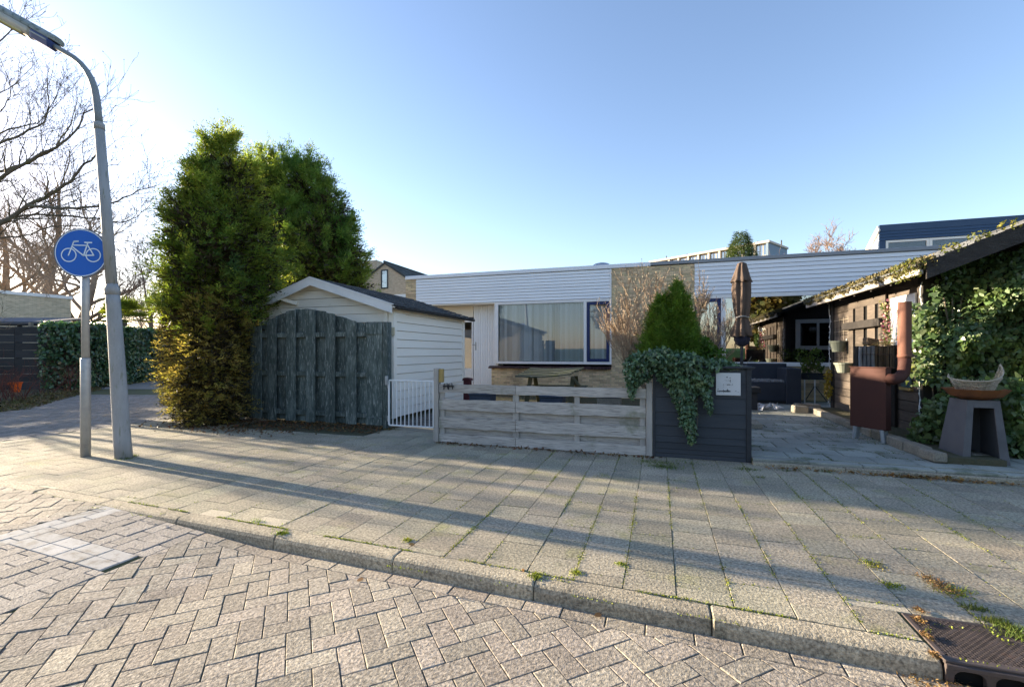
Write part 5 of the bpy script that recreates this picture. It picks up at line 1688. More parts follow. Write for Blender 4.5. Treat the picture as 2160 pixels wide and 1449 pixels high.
mb = MB(); mb.bar((xb - .16, yt - .28, za - .02), (xb + .12, yt - .3, .45), .13, .05, (0, 1, 0)); mb.build('brace', K['moss_leg'], tp)
for y in (yt - .85, yt + .75):
    for k in range(2):
        mb = MB(); mb.box(xa - .05, xb + .05, y + k * .15 - .07, y + k * .15 + .07, .45, .49, .006); mb.build('seat_board', K['moss_table'], tp)
for k, (pa, pb, lab) in enumerate(((990, 1034, 'dark blue plastic box behind the left end of the low fence'), (1138, 1186, 'dark blue plastic box under the picnic table behind the fence'),
                                   (1259, 1309, 'dark blue plastic box with pale wooden edge near the fence end'))):
    y = 8.6
    a, b = xat(pa, y), xat(pb, y)
    z1 = zat((pa + pb) / 2, 834 if k else 829, y)
    t = thing('storage_box', lab, 'box', ((a + b) / 2, y, 0), 'blue boxes behind the low fence')
    mb = MB(); mb.extr([(a + .03, y, 0), (b - .03, y, 0), (b, y, z1 - .05), (a, y, z1 - .05)], (0, .35, 0)); mb.build('box_body', K['trough'] if k < 2 else K['stone'], t)
    mb = MB(); mb.box(a - .015, b + .015, y - .02, y + .37, z1 - .049, z1, .012); mb.build('box_lid', K['trough'], t)
y = 9.6
a, b = xat(977, y), xat(990, y)
rd = thing('red_box', 'narrow dark red post box standing at the shed rear corner', 'post', ((a + b) / 2, y, 0))
zt = zat(984, 801, y)
mb = MB(); mb.box(a, b, y, y + .14, 0, zt - .02, .008); mb.build('post_body', K['oxblood'], rd)
mb = MB(); mb.extr([(a - .02, y - .02, zt - .019), (b + .03, y - .02, zt - .019), (b + .01, y - .02, zt + .03), (a + .04, y - .02, zt + .05), (a, y - .02, zt + .03)], (0, .18, 0)); mb.build('post_cap', K['oxblood'], rd)

# --- rusty stove with flue ------------------------------------------------------------------------
A, B = Vector((2.81, 8.31, 0)), Vector((3.10, 7.87, 0))
r = (B - A).normalized(); nn = Vector((r.y, -r.x, 0)); nn = nn if nn.y < 0 else -nn       # nn towards the viewer
dp = .11
zs0, zs1 = .27, 1.17
st = thing('outdoor_stove', 'flat rust brown steel garden stove with elbow flue pipe', 'stove', ((A + B) / 2))
M = Matrix((r, -nn, Vector((0, 0, 1)))).transposed()
c = (A + B) / 2 - nn * (dp / 2)
Wd = (B - A).length
mb = MB(); mb.obox(c + Vector((0, 0, (zs0 + zs1) / 2)), (Wd / 2, dp / 2, (zs1 - zs0) / 2), M, .006); mb.build('firebox', K['rust'], st)
mb = MB(); mb.obox(c + Vector((0, 0, zs1 + .007)), (Wd / 2 + .014, dp / 2 + .014, .006), M, .002); mb.build('top_plate', K['rust'], st)
for sx_ in (-1, 1):
    for sy_ in (-1, 1):
        q = c + r * (sx_ * (Wd / 2 - .07)) - nn * (-sy_ * (dp / 2 - .03))
        foot = q + r * (sx_ * .02)
        mb = MB(); mb.tube([(q.x, q.y, zs0), (foot.x, foot.y, patio_z(8) + .0)], [.036, .03], 8); mb.build('leg', K['galv'], st)
pe = c + r * (Wd / 2)
pv = at(1908, 743, D=6.62)
fl = [pe + Vector((0, 0, 1.02)), pe + r * .05 + Vector((0, 0, 1.01))]
pv0 = Vector((pv.x, pv.y, 0))
mid = pe.lerp(pv0, .65)
fl += [Vector((mid.x, mid.y, 1.03)), pe.lerp(pv0, .93) + Vector((0, 0, 1.10)), pv0 + Vector((0, 0, 1.22)), pv0 + Vector((0, 0, 1.33))]
mb = MB(); mb.tube(fl, .077, 18); mb.build('elbow', K['rust'], st, smooth=True)
mb = MB(); mb.tube([pv0 + Vector((0, 0, 1.325)), pv0 + Vector((0, 0, 1.37))], .084, 18); mb.tube([pv0 + Vector((0, 0, 1.36)), pv0 + Vector((0, 0, 2.13))], .081, 24, False); mb.build('flue_pipe', K['rust_pipe'], st, smooth=True)
mb = MB(); mb.tube([pv0 + Vector((0, 0, 1.34)), pv0 + Vector((0, 0, 2.125))], .076, 16); mb.build('flue_shade_core', K['black'], st)  # solid black core in place of the pipe's shaded inside

# --- log rack -----------------------------------------------------------------------------------
lc = at(1843, 743, D=7.7); lc.z = 0
lr = thing('log_rack', 'upright stack of sticks and bark in a rack behind the stove', 'log rack', (lc.x, lc.y, .15))
zb_, zt_ = CAM_H - 33 / 960 * 7.7, CAM_H + 14 / 960 * 7.7
rx = Vector((CT, ST, 0)); ry = Vector((-ST, CT, 0))
hw_ = 36 / 960 * 7.7
mb = MB(); M2 = Matrix((rx, ry, Vector((0, 0, 1)))).transposed()
mb.obox(lc + Vector((0, 0, zb_ - .02)), (hw_ + .02, .12, .018), M2, .004); mb.build('shelf', K['cabin_dark'], lr)
for sx_ in (-1, 1):
    mb = MB(); mb.obox(lc + rx * (sx_ * hw_) + Vector((0, 0, (zb_ + .13) / 2)), (.02, .1, (zb_ - .13) / 2 - .02), M2); mb.build('rack_leg', K['cabin_dark'], lr)
x = -hw_
k = 0
while x < hw_ - .01:
    w = RNG.uniform(.05, .075) if x < -.05 else RNG.uniform(.018, .034)
    m_ = K['birch_log'] if x < -.05 else K['log']
    p0 = lc + rx * (x + w / 2) + ry * RNG.uniform(-.07, -.04)
    mb = MB(); mb.tube([p0 + Vector((0, 0, zb_)), p0 + rx * RNG.uniform(-.006, .006) + Vector((0, 0, (zb_ + zt_) / 2)), p0 + Vector((0, 0, zt_ - RNG.uniform(.0, .03)))], [w / 2, w / 2 * .9, w / 2], 6); mb.build('stick' if m_ is K['log'] else 'bark_piece', m_, lr)
    x += w + .004
mb = MB(); mb.obox(lc + ry * .03 + Vector((0, 0, (zb_ + zt_) / 2)), (hw_, .05, (zt_ - zb_) / 2 - .01), M2); mb.build('wood_behind', K['cabin_dark'], lr)
mb = MB(); q = [lc + rx * (hw_ * t) + ry * -.115 + Vector((0, 0, zb_ + .23)) for t in (-1, 0, 1)]; mb.tube(q, .006, 5); mb.build('binding_wire', K['iron'], lr)
mb = MB()
for k in range(90):
    a = lc + rx * RNG.uniform(-.15, hw_) + ry * RNG.uniform(-.1, .05) + Vector((0, 0, zt_ + RNG.uniform(0, .05)))
    d_ = rx * RNG.uniform(-.2, .2) + ry * RNG.uniform(-.08, .08) + Vector((0, 0, RNG.uniform(-.02, .03)))
    mb.tube([a, a + d_ * .5 + Vector((0, 0, .01)), a + d_], .003, 3, False)
stuff(mb.build('straw', K['straw'], lr))
mb = MB(); mb.obox(lc + rx * -.05 + Vector((0, 0, zt_ + .06)), (.13, .05, .06), M2 @ Euler((0, .12, .3)).to_matrix(), .01); mb.build('bark_slab', K['log'], lr)

# --- hanging pots, trellis, fairy lights, garland, picture ------------------------------------------
tl = thing('wire_trellis', 'thin weathered wire trellis on the cabin wall behind the pots', 'trellis', (3.77, 11.5, 1.0))
mb = MB()
for y in (11.0, 11.25, 11.5, 11.75, 12.0): mb.tube([(3.775, y, .95), (3.775, y, 2.15)], .006, 4)
for z in (1.0, 1.2, 1.42, 1.62, 1.85, 2.1): mb.tube([(3.768, 10.95, z), (3.768, 12.03, z)], .006, 4)
mb.build('wire_grid', K['wire'], tl)
for (px, yt_, yb_, yy, lab) in ((1768, 719, 742, 11.5, 'grey-green hanging pot near the corner post, upper of two'), (1779, 765, 786, 11.25, 'grey-green hanging pot below the other, close to the stove')):
    t = thing('hanging_pot', lab, 'plant pot', (3.6, yy, 1.3), 'green pots on the cabin wall')
    cx_ = 3.62
    c_ = at(px, 743, X=cx_)
    dd = depth(c_)
    zt_, zb_ = CAM_H + (743 - yt_) / 960 * dd, CAM_H + (743 - yb_) / 960 * dd
    mb = MB(); mb.lathe((cx_, c_.y, 0), [(.001, zb_), (.105, zb_), (.15, zt_ - .04), (.165, zt_ - .039), (.17, zt_), (.158, zt_), (.15, zt_ - .03), (.001, zt_ - .03)], 18); mb.build('pot', K['pot'], t)
    mb = MB(); mb.tube([(3.79, c_.y, zt_ + .05), (cx_ + .15, c_.y, zt_ + .045), (cx_ + .15, c_.y, zt_ - .01)], .009, 5); mb.build('hook', K['galv'], t)
def lights(label, A, B, n, sag):
    t = thing('fairy_lights', label, 'string lights', A, 'fairy light strings on the cabin posts')
    A, B = Vector(A), Vector(B)
    pts = []
    for k in range(n + 1):
        f_ = k / n
        p = A.lerp(B, f_)
        pts.append(p + Vector((RNG.uniform(-sag, sag), RNG.uniform(-sag, sag), 0)))
    mb = MB(); mb.tube(pts, .007, 5, False); mb.build('cable', K['white'], t)
    for p in pts[1:-1:1]:
        mb = MB(); mb.tube([p, p + Vector((RNG.uniform(-.03, .03), RNG.uniform(-.04, .01), -.035))], [.011, .007], 6); mb.build('bulb', K['white_clean'], t)
lights('string of white fairy lights hanging down the rear cabin post', (3.735, 12.2, 2.5), (3.735, 12.2, .15), 19, .016)
lights('string of white fairy lights hanging down the front cabin post', (3.74, 8.4, 2.45), (3.74, 8.4, .3), 22, .02)
mb = MB(); mb.box(3.768, 3.795, 8.75, 9.05, .84, 1.2, .004)
pc = thing('picture_panel', 'small faded picture panel on dark planks below the flue elbow', 'picture', (3.78, 8.9, 1.0))
mb.build('picture_board', mat('faded_picture', (.10, .14, .13), (.03, .05, .06), 9, patches=(((.28, .24, .12), 3.2, .56, .66), ((.06, .16, .16), 6, .56, .66))), pc)
mb = MB(); mb.box(3.75, 3.797, 8.72, 9.08, .79, .835, .004); mb.build('picture_ledge', K['yellow_wood'], pc)

# --- fire bowl on grey pedestal ---------------------------------------------------------------------
fp = thing('pedestal', 'grey steel tapered pedestal with open front under the fire bowl', 'pedestal', (3.69, 7.1, .04))
zb_, zt_ = .045, .81
Bq = [(3.46, 6.86), (3.92, 6.86), (3.92, 7.38), (3.46, 7.38)]
Tq = [(3.555, 6.94), (3.865, 6.94), (3.865, 7.30), (3.555, 7.30)]
th = .012
def lerp2(a, b, t): return Vector((a[0] + (b[0] - a[0]) * t, a[1] + (b[1] - a[1]) * t, zb_ + (zt_ - zb_) * t))
mb = MB()
for k in (1, 2, 3):
    k2 = (k + 1) % 4
    q = [lerp2(Bq[k], Tq[k], 0), lerp2(Bq[k2], Tq[k2], 0), lerp2(Bq[k2], Tq[k2], 1), lerp2(Bq[k], Tq[k], 1)]
    nrm_ = (q[1] - q[0]).cross(q[3] - q[0]).normalized()
    mb.extr(q, -nrm_ * th)
mb.extr([lerp2(Bq[k], Tq[k], 1) for k in range(4)], (0, 0, .01))
mb.extr([lerp2(Bq[k], Tq[k], 0) + Vector((0, 0, .004)) for k in range(4)], (0, 0, .012))
mb.build('shell', K['pedestal'], fp)
mb = MB()
def fpt(u, t):
    a, b = lerp2(Bq[0], Tq[0], t), lerp2(Bq[1], Tq[1], t)
    return a.lerp(b, u)
fr = [((0, 0), (.17, 0), (.2, 1), (0, 1)), ((.8, 0), (1, 0), (1, 1), (.8, 1)), ((.17, 0), (.8, 0), (.8, .07), (.171, .07)), ((.2, .9), (.8, .9), (.8, 1), (.2, 1))]
for q in fr:
    pts = [fpt(*w_) for w_ in q]
    nrm_ = (pts[1] - pts[0]).cross(pts[3] - pts[0]).normalized()
    mb.extr(pts, -nrm_ * th * 1.4)
mb.build('front_frame', K['pedestal'], fp)
mb = MB(); mb.obox((3.72, 7.08, .115), (.13, .09, .045), Euler((0.05, .08, .3)).to_matrix(), .025)
tag(mb.build('loose_stone', K['stone'], origin=(3.72, 7.08, .07)), 'rounded pale stone lying inside the grey pedestal', 'stone')
mb = MB(); mb.box(3.42, 3.95, 6.82, 7.42, -.02, .042, .01); tag(mb.build('footing_slab', K['kerb'], origin=(3.7, 7.1, 0)), 'flat concrete slab under the grey pedestal', 'slab')
fb = thing('fire_bowl', 'shallow rust brown fire bowl resting on the grey pedestal', 'fire bowl', (3.71, 7.1, .82))
mb = MB(); mb.lathe((3.71, 7.1, 0), [(.001, .823), (.14, .826), (.24, .865), (.305, .94), (.312, .952), (.30, .948), (.23, .885), (.13, .845), (.001, .84)], 10); mb.build('bowl', K['rust_bowl'], fb)
wb_ = thing('wire_basket', 'frayed woven wire basket lying in the rusty fire bowl', 'basket', (3.7, 7.08, .9))
mb = MB()
def bp(t, s_):       # t along the rim, s_ down the side
    a = -1.9 + 3.8 * (t + 1) / 2 - .25
    r_ = .245 - .09 * s_
    z = .90 + (1 - s_) * (.15 + .06 * abs(t) ** 2 + (.14 if t > 0 else 0) * abs(t) ** 2)
    return Vector((3.70 + r_ * math.sin(a) * 1.02, 7.08 - r_ * math.cos(a) * .8, z))
for k in range(46):
    s_ = RNG.random(); t0 = RNG.uniform(-1, .4); t1 = min(1, t0 + RNG.uniform(.5, 1.4)); sl_ = RNG.uniform(-.5, .5)
    pts = [bp(t0 + (t1 - t0) * q / 9, min(1, max(0, s_ + sl_ * q / 9))) + Vector((RNG.gauss(0, .006), RNG.gauss(0, .006), RNG.gauss(0, .006))) for q in range(10)]
    mb.tube(pts, .0035, 3, False)
for k in range(58):
    t = -1 + 2 * k / 57
    mb.tube([bp(t, 0) + Vector((0, 0, RNG.uniform(0, .03))), bp(t + .04, .4), bp(t - .03, 1)], .003, 3, False)
mb.tube([bp(-1 + 2 * q / 24, 0) for q in range(25)], .009, 5, False)
mb.build('woven_wires', K['wire'], wb_)
# orange thing among the dead shrubs
p = at(33, 812, D=14.6)
og = thing('orange_bucket', 'bright orange plastic bucket among bare shrubs before the black fence', 'bucket', (p.x, p.y, 0))
mb = MB(); mb.lathe((p.x, p.y, 0), [(.001, p.z - .22), (.11, p.z - .22), (.15, p.z + .06), (.17, p.z + .06), (.17, p.z + .09), (.14, p.z + .08), (.001, p.z - .15)], 14); mb.build('bucket', K['orange'], og)
mb = MB(); mb.tube([(p.x - .45, p.y, p.z + .03), (p.x, p.y - .1, p.z + .035), (p.x + .17, p.y, p.z + .05)], .012, 5); mb.build('handle', K['orange'], og)
mb = MB(); mb.tube([(p.x, p.y, 0), (p.x, p.y, p.z - .2)], .1, 10); mb.build('stump', K['bark'], og)
# ================================================================== PLANTS
def uvec(n): return nrm(NP.normal(size=(n, 3)))
UP = np.array([0., 0., 1.])

def sprays(name, P, D, length, m, leaf, width, mt, parent, droop=.15, spread=.75, flat=.5):
    """P bases, D directions of feathery sprays with m leaflets each"""
    n = len(P)
    D = nrm(D)
    length = np.broadcast_to(np.asarray(length, float), (n,))
    R = nrm(np.cross(D, UP + .3 * NP.normal(size=(n, 3))))
    N0 = np.cross(R, D)
    t = (np.arange(m) + .5) / m
    t = t[None, :] + NP.uniform(-.05, .05, (n, m))
    base = P[:, None, :] + D[:, None, :] * (length[:, None] * t)[..., None] - UP * (droop * length[:, None] * t ** 2)[..., None]
    sgn = np.where(np.arange(m) % 2, 1., -1.)[None, :] * NP.uniform(.5, 1.2, (n, m))
    dirs = D[:, None, :] * .75 + R[:, None, :] * (sgn * spread)[..., None] + N0[:, None, :] * NP.normal(0, .28, (n, m))[..., None]
    Nn = N0[:, None, :] + flat * NP.normal(size=(n, m, 3))
    L = leaf * (1.15 - .5 * t) * NP.uniform(.7, 1.3, (n, m))
    rr = np.clip(np.repeat(NP.random(n)[:, None], m, 1) * .7 + .3 * NP.random((n, m)), 0, 1)
    return leaves(name, base.reshape(-1, 3), dirs.reshape(-1, 3), Nn.reshape(-1, 3), L.ravel(), (L * width).ravel(), mt, parent, 'diamond', rr.ravel())

def lump(a, z, seed):
    return (1 + .18 * np.sin(3 * a + 2.1 * z + seed) + .16 * np.sin(5 * a - 3.3 * z + 1.7 * seed) + .14 * np.sin(2 * a + 6.1 * z + seed * 2.3) + .12 * np.sin(7 * a + 9.7 * z))
def spire_points(spires, n, shell=(.72, 1.05), up=.55, tmax=1.0):
    """sample base points and outward directions on the shells of several spires (x,y,z0,z1,r,a,b)"""
    vol = np.array([s[4] * (s[3] - s[2]) for s in spires])
    cnt = (vol / vol.sum() * n).astype(int)
    Ps, Ds = [], []
    for k, s in enumerate(spires):
        x, y, z0, z1, r, a_, b_ = s[:7]
        c = cnt[k]
        t = NP.random(c) ** .85 * tmax
        ang = NP.uniform(0, 2 * np.pi, c)
        prof = (1 - t ** a_) ** b_ * np.clip(.55 + t * 4, .55, 1)
        z = z0 + t * (z1 - z0)
        rad = r * prof * lump(ang, z * 1.3, k * 1.9 + x) * NP.uniform(shell[0], shell[1], c)
        out = np.stack([np.cos(ang), np.sin(ang), np.zeros(c)], 1)
        P = np.stack([x + rad * np.cos(ang), y + rad * np.sin(ang), z], 1)
        upw = up + .9 * t ** 3
        D = out + UP * upw[:, None] + .35 * NP.normal(size=(c, 3))
        Ps.append(P); Ds.append(D)
    return np.concatenate(Ps), np.concatenate(Ds)

def boughs(spires, n, per, out, size):
    """clumps of sprays along boughs that stick out past the shell"""
    P0, D0 = spire_points(spires, n, (.8, 1.0), .8)
    D0 = nrm(D0)
    k = len(P0)
    t = NP.random((k, per)) ** .7
    ln = out * NP.uniform(.4, 1.0, (k, 1))
    P = P0[:, None, :] + D0[:, None, :] * (ln * t)[..., None] + NP.normal(0, size, (k, per, 3)) * (1.1 - .8 * t)[..., None]
    D = D0[:, None, :] + .45 * NP.normal(size=(k, per, 3))
    return P.reshape(-1, 3), D.reshape(-1, 3)

def grow(mb, tips, p, d, L, r, lev, seed_r, up=.25, wob=.18, kids=(4, 6), ang=(.4, .9), shrink_=(.5, .7), nseg=4, minr=.003, fill=None):
    pts, rad = [p], [r]
    dirs = [d]
    for i in range(nseg):
        d = (d + Vector((seed_r.gauss(0, wob), seed_r.gauss(0, wob), seed_r.gauss(0, wob) + up * .25))).normalized()
        p = p + d * (L / nseg)
        pts.append(p); rad.append(max(minr * .6, r * (1 - .65 * (i + 1) / nseg))); dirs.append(d)
    mb.tube(pts, rad, 7 if r > .05 else (5 if r > .015 else 3), False)
    if lev <= 0:
        tips.append((pts[-1], d)); return
    for k in range(seed_r.randint(*kids)):
        f = seed_r.uniform(.25, 1.0)
        i = min(nseg - 1, int(f * nseg)); q = pts[i].lerp(pts[i + 1], f * nseg - i)
        dd = dirs[i + 1]
        ax = Vector((seed_r.gauss(0, 1), seed_r.gauss(0, 1), seed_r.gauss(0, 1))).cross(dd)
        if ax.length < .01: continue
        nd = (Matrix.Rotation(seed_r.uniform(*ang), 3, ax.normalized()) @ dd + Vector((0, 0, up * .5))).normalized()
        rr = rad[i] * seed_r.uniform(.45, .65)
        grow(mb, tips, q, nd, L * seed_r.uniform(*shrink_), max(rr, minr), lev - 1, seed_r, up, wob * 1.1, kids, ang, shrink_, nseg, minr)

def bare_tree(label, base, H, rad, seed, m, lev=4, kids=(4, 6), up=.3, group=None, nlimb=7, spread=.75, twigr=.008):
    r_ = random.Random(seed)
    t = thing('bare_tree', label, 'tree', base, group)
    base = Vector(base)
    tr, cr, tips = MB(), MB(), []
    pts = [base - Vector((0, 0, .1))]
    d = Vector((r_.gauss(0, .06), r_.gauss(0, .06), 1)).normalized()
    p = base
    for i in range(5):
        p = p + d * (H * .55 / 5); d = (d + Vector((r_.gauss(0, .07), r_.gauss(0, .07), .05))).normalized(); pts.append(p)
    rr = [rad * (1.15 - .6 * i / 5) for i in range(6)]
    tr.tube(pts, rr, 10, False)
    for k in range(nlimb):
        f = r_.uniform(.4, 1.0)
        i = min(4, int(f * 5)); q = pts[i].lerp(pts[i + 1], f * 5 - i)
        a = 2 * math.pi * k / nlimb + r_.uniform(-.4, .4)
        nd = Vector((math.cos(a) * spread, math.sin(a) * spread, r_.uniform(.5, 1.1))).normalized()
        grow(cr, tips, q, nd, H * r_.uniform(.28, .42), rr[i] * .5, lev - 1, r_, up, .16, kids, minr=twigr)
    grow(cr, tips, pts[-1], d, H * .4, rr[-1], lev - 1, r_, up, .14, kids, minr=twigr)
    tr.build('trunk', m, t, smooth=True)
    cr.build('crown', m, t)
    return t

# --- tall conifers ------------------------------------------------------------------------
def sp(px, Y, pytop, z0, r, a=3.2, b=.8): return (xat(px, Y), Y, z0, zat(px, pytop, Y), r, a, b)
ct = thing('conifer', 'tall yellow-green conifer with brown base left of the green plank fence', 'conifer', (xat(455, 7.3), 7.3, 0))
spA = [sp(474, 7.3, 300, 1.9, .92, 2.2, .9), sp(445, 7.1, 345, 1.9, .74, 3, .8), sp(512, 7.9, 352, 2.3, .6, 3, .8), sp(444, 7.0, 385, 1.7, .72, 3.5, .8), sp(432, 6.9, 490, 1.6, .45, 3.5, .8),
       sp(450, 6.8, 420, 1.6, .7, 3.5, .8), sp(528, 8.7, 420, 1.6, .5, 3.5, .8)]
P, D = spire_points(spA, 8500, (.6, 1.04))
Pb, Db = boughs(spA, 300, 26, .42, .06)
P, D = np.concatenate([P, Pb]), np.concatenate([D, Db])
sprays('crown', P, D, NP.uniform(.16, .36, len(P)), 9, .085, .26, K['conifer'], ct)
tipsP = np.array([(s[0] + NP.normal(0, .06), s[1] + NP.normal(0, .06), s[3] - .45 + .105 * q) for s in spA[:4] for q in range(9) for _ in range(4)])
tipsD = UP + .45 * NP.normal(size=tipsP.shape)
sprays('leading_shoots', tipsP, tipsD, .3, 9, .075, .26, K['conifer'], ct, spread=.6)
P, D = spire_points(spA, 6500, (.25, .72), .2, .84)
sprays('inner_twigs', P, D, .4, 6, .16, .3, K['twig_brown'], ct)
spH = [(xat(420, 6.75), 6.75, .05, 2.7, .50, 5, .6), (xat(448, 6.62), 6.62, .02, 2.6, .55, 5, .6), (xat(454, 6.8), 6.8, .02, 2.5, .40, 5, .6), (xat(464, 7.1), 7.1, .02, 2.4, .28, 5, .6), (xat(402, 7.1), 7.1, .3, 2.8, .42, 5, .6), (xat(440, 7.4), 7.4, .05, 2.7, .55, 5, .6)]
P, D = spire_points(spH, 9500, (.7, 1.04), .15)
sprays('brown_skirt', P, D, NP.uniform(.12, .26, len(P)), 8, .07, .28, K['conifer_brown'], ct, droop=.3)
P, D = spire_points(spH, 4500, (.25, .75), .1, .84)
sprays('skirt_twigs', P, D, .3, 6, .13, .3, K['twig_brown'], ct)
mb = MB()
for s in spA[:3] + spH[:3]:
    mb.tube([(s[0], s[1], -.05), (s[0] + .05, s[1], 1.5), (s[0], s[1], min(s[3] - .3, 5.6))], [.1, .08, .015], 7)
mb.build('trunk', K['bark'], ct)

cB = thing('conifer', 'deep green many-tipped conifer rising behind the cream shed roof', 'conifer', (xat(630, 16.2), 16.2, 0))
spB = [sp(572, 16, 338, 2.5, 1.35, 2.6, .9), sp(612, 16, 342, 2.5, 1.45, 2.6, .9), sp(650, 16.2, 352, 2.5, 1.35, 2.8, .9), sp(690, 16.2, 392, 2.3, 1.25, 3, .85), sp(722, 16.4, 480, 2.2, 1.0, 3, .8),
       sp(740, 16.4, 560, 2.0, .62, 3, .8), sp(545, 15.6, 350, 2.2, 1.3, 3, .85), sp(600, 15.2, 420, 2.0, 1.4, 3.5, .8), sp(660, 15.4, 450, 2.0, 1.2, 3.5, .8)]
P, D = spire_points(spB, 9500, (.6, 1.04))
Pb, Db = boughs(spB, 330, 27, .85, .12)
P, D = np.concatenate([P, Pb]), np.concatenate([D, Db])
sprays('crown', P, D, NP.uniform(.26, .60, len(P)), 9, .15, .26, K['conifer_dark'], cB)
tipsP = np.array([(s[0] + NP.normal(0, .1), s[1] + NP.normal(0, .1), s[3] - .75 + .19 * q) for s in spB[:4] for q in range(9) for _ in range(4)])
sprays('leading_shoots', tipsP, UP + .45 * NP.normal(size=tipsP.shape), .5, 9, .13, .26, K['conifer_dark'], cB, spread=.6)
P, D = spire_points(spB, 7000, (.25, .72), .2, .84)
sprays('inner_twigs', P, D, .7, 6, .28, .3, K['twig_brown'], cB)
mb = MB()
for s in spB[:4]: mb.tube([(s[0], s[1], -.05), (s[0] + .05, s[1], 4), (s[0], s[1], s[3] - .5)], [.2, .14, .02], 7)
mb.build('trunk', K['bark'], cB)

# --- topiary thuja in the planter -----------------------------------------------------------
tpy = thing('thuja', 'bright green two-tipped conical thuja standing in the black planter', 'thuja', (xat(1402, 6.95), 6.95, 1.1))
def zz(px, py, Y): return zat(px, py, Y)
spT = [(xat(1430, 6.95), 6.95, 1.12, zz(1430, 604, 6.95), .33, 1.5, .8), (xat(1395, 6.95), 6.95, 1.12, zz(1395, 632, 6.95), .31, 1.7, .8), (xat(1412, 6.9), 6.9, 1.1, zz(1412, 655, 6.9), .38, 1.6, .7)]
P, D = spire_points(spT, 8500, (.8, 1.03), .8)
Pb, Db = boughs(spT, 110, 16, .18, .022)
P, D = np.concatenate([P, Pb]), np.concatenate([D, Db])
sprays('crown', P, D, NP.uniform(.05, .12, len(P)), 7, .030, .3, K['topiary'], tpy, droop=.02, spread=.6)
P, D = spire_points(spT, 4000, (.3, .8), .5, .84)
sprays('inner_twigs', P, D, .14, 5, .06, .35, K['conifer_dark'], tpy)
mb = MB(); mb.tube([(spT[0][0], 6.95, 1.0), (spT[0][0], 6.95, 2.2)], [.05, .01], 7); mb.build('trunk', K['bark'], tpy)

def blob_leaves(name, blobs, dens, L, mt, parent, shape='ivy', hang=.6, jitter=.55, outward=None):
    Ps, Ds, Ns = [], [], []
    for c, r in blobs:
        r = np.array(r, float); c = np.array(c, float)
        n = int(dens * 4 * np.pi * ((r[0] * r[1] + r[0] * r[2] + r[1] * r[2]) / 3))
        u = uvec(n)
        Ps.append(c + u * r * NP.uniform(.72, 1.06, (n, 1)))
        nn_ = nrm(u / r)
        Ns.append(nn_ + jitter * NP.normal(size=(n, 3)))
        Ds.append(-UP * hang + .8 * NP.normal(size=(n, 3)) + nn_ * .5)
    P, D, N = np.concatenate(Ps), np.concatenate(Ds), np.concatenate(Ns)
    return leaves(name, P, D, N, L * NP.uniform(.6, 1.25, len(P)), L * NP.uniform(.7, 1.1, len(P)), mt, parent, shape)

# --- ivy spilling over the planter ------------------------------------------------------------
iv = thing('trailing_ivy', 'shade-tinted blue-green ivy mound trailing down the front of the black planter', 'ivy', (xat(1440, 6.6), 6.6, 1.15))
def w_(px, py, Y): return tuple(at(px, py, Y=Y))
blobs = [(w_(1350, 775, 6.5), (.22, .25, .20)), (w_(1395, 760, 6.5), (.25, .28, .17)), (w_(1445, 768, 6.5), (.25, .28, .16)), (w_(1500, 772, 6.6), (.25, .26, .10)), (w_(1540, 776, 6.62), (.14, .2, .06)),
         (w_(1335, 800, 6.4), (.10, .15, .13)), (w_(1430, 795, 6.35), (.26, .12, .14)), (w_(1475, 800, 6.36), (.16, .10, .12))]
blob_leaves('foliage', blobs, 1500, .048, K['ivy_shade_tint'], iv)
tail = []
for (pa, pb, n, wd) in (((1440, 800), (1458, 925), 12, .16), ((1475, 805), (1500, 862), 6, .075), ((1340, 800), (1330, 835), 4, .08), ((1420, 800), (1428, 850), 5, .07)):
    for q in range(n):
        f = q / (n - 1)
        c = w_(pa[0] + (pb[0] - pa[0]) * f + RNG.uniform(-3, 3), pa[1] + (pb[1] - pa[1]) * f, 6.36)
        k = wd * (1 - .72 * f ** 1.5)
        tail.append((c, (k, .05 + .3 * k, .07)))
blob_leaves('hanging_trails', tail, 1500, .042, K['ivy_shade_tint'], iv, hang=1.0)
mb = MB()
for k in range(14):
    a = Vector(w_(RNG.uniform(1420, 1490), 790, 6.4)); b = Vector(w_(RNG.uniform(1440, 1480), RNG.uniform(850, 915), 6.38))
    mb.tube([a, a.lerp(b, .5) + Vector((RNG.uniform(-.04, .04), -.02, 0)), b], .004, 3, False)
a = Vector(w_(1585, 752, 6.6)); mb.tube([Vector(w_(1535, 785, 6.4)), Vector(w_(1570, 776, 6.4)), a], .003, 3, False)
mb.build('stems', K['bark'], iv)
su = thing('shrub', 'small bright green leafy shrub between thuja and parasol in the planter', 'shrub', (xat(1485, 7.0), 7.0, 1.1))
blob_leaves('foliage', [(w_(1475, 735, 7.0), (.20, .2, .16)), (w_(1500, 748, 7.0), (.16, .18, .12)), (w_(1455, 750, 6.95), (.16, .18, .12))], 1100, .05, K['fresh'], su, 'oval', .2)
mb = MB()
for k in range(8): mb.tube([(xat(1485, 7) + RNG.uniform(-.05, .05), 7, 1.05), (xat(1485, 7) + RNG.uniform(-.2, .2), 7 + RNG.uniform(-.1, .1), 1.42)], .006, 4, False)
mb.build('stems', K['bark'], su)

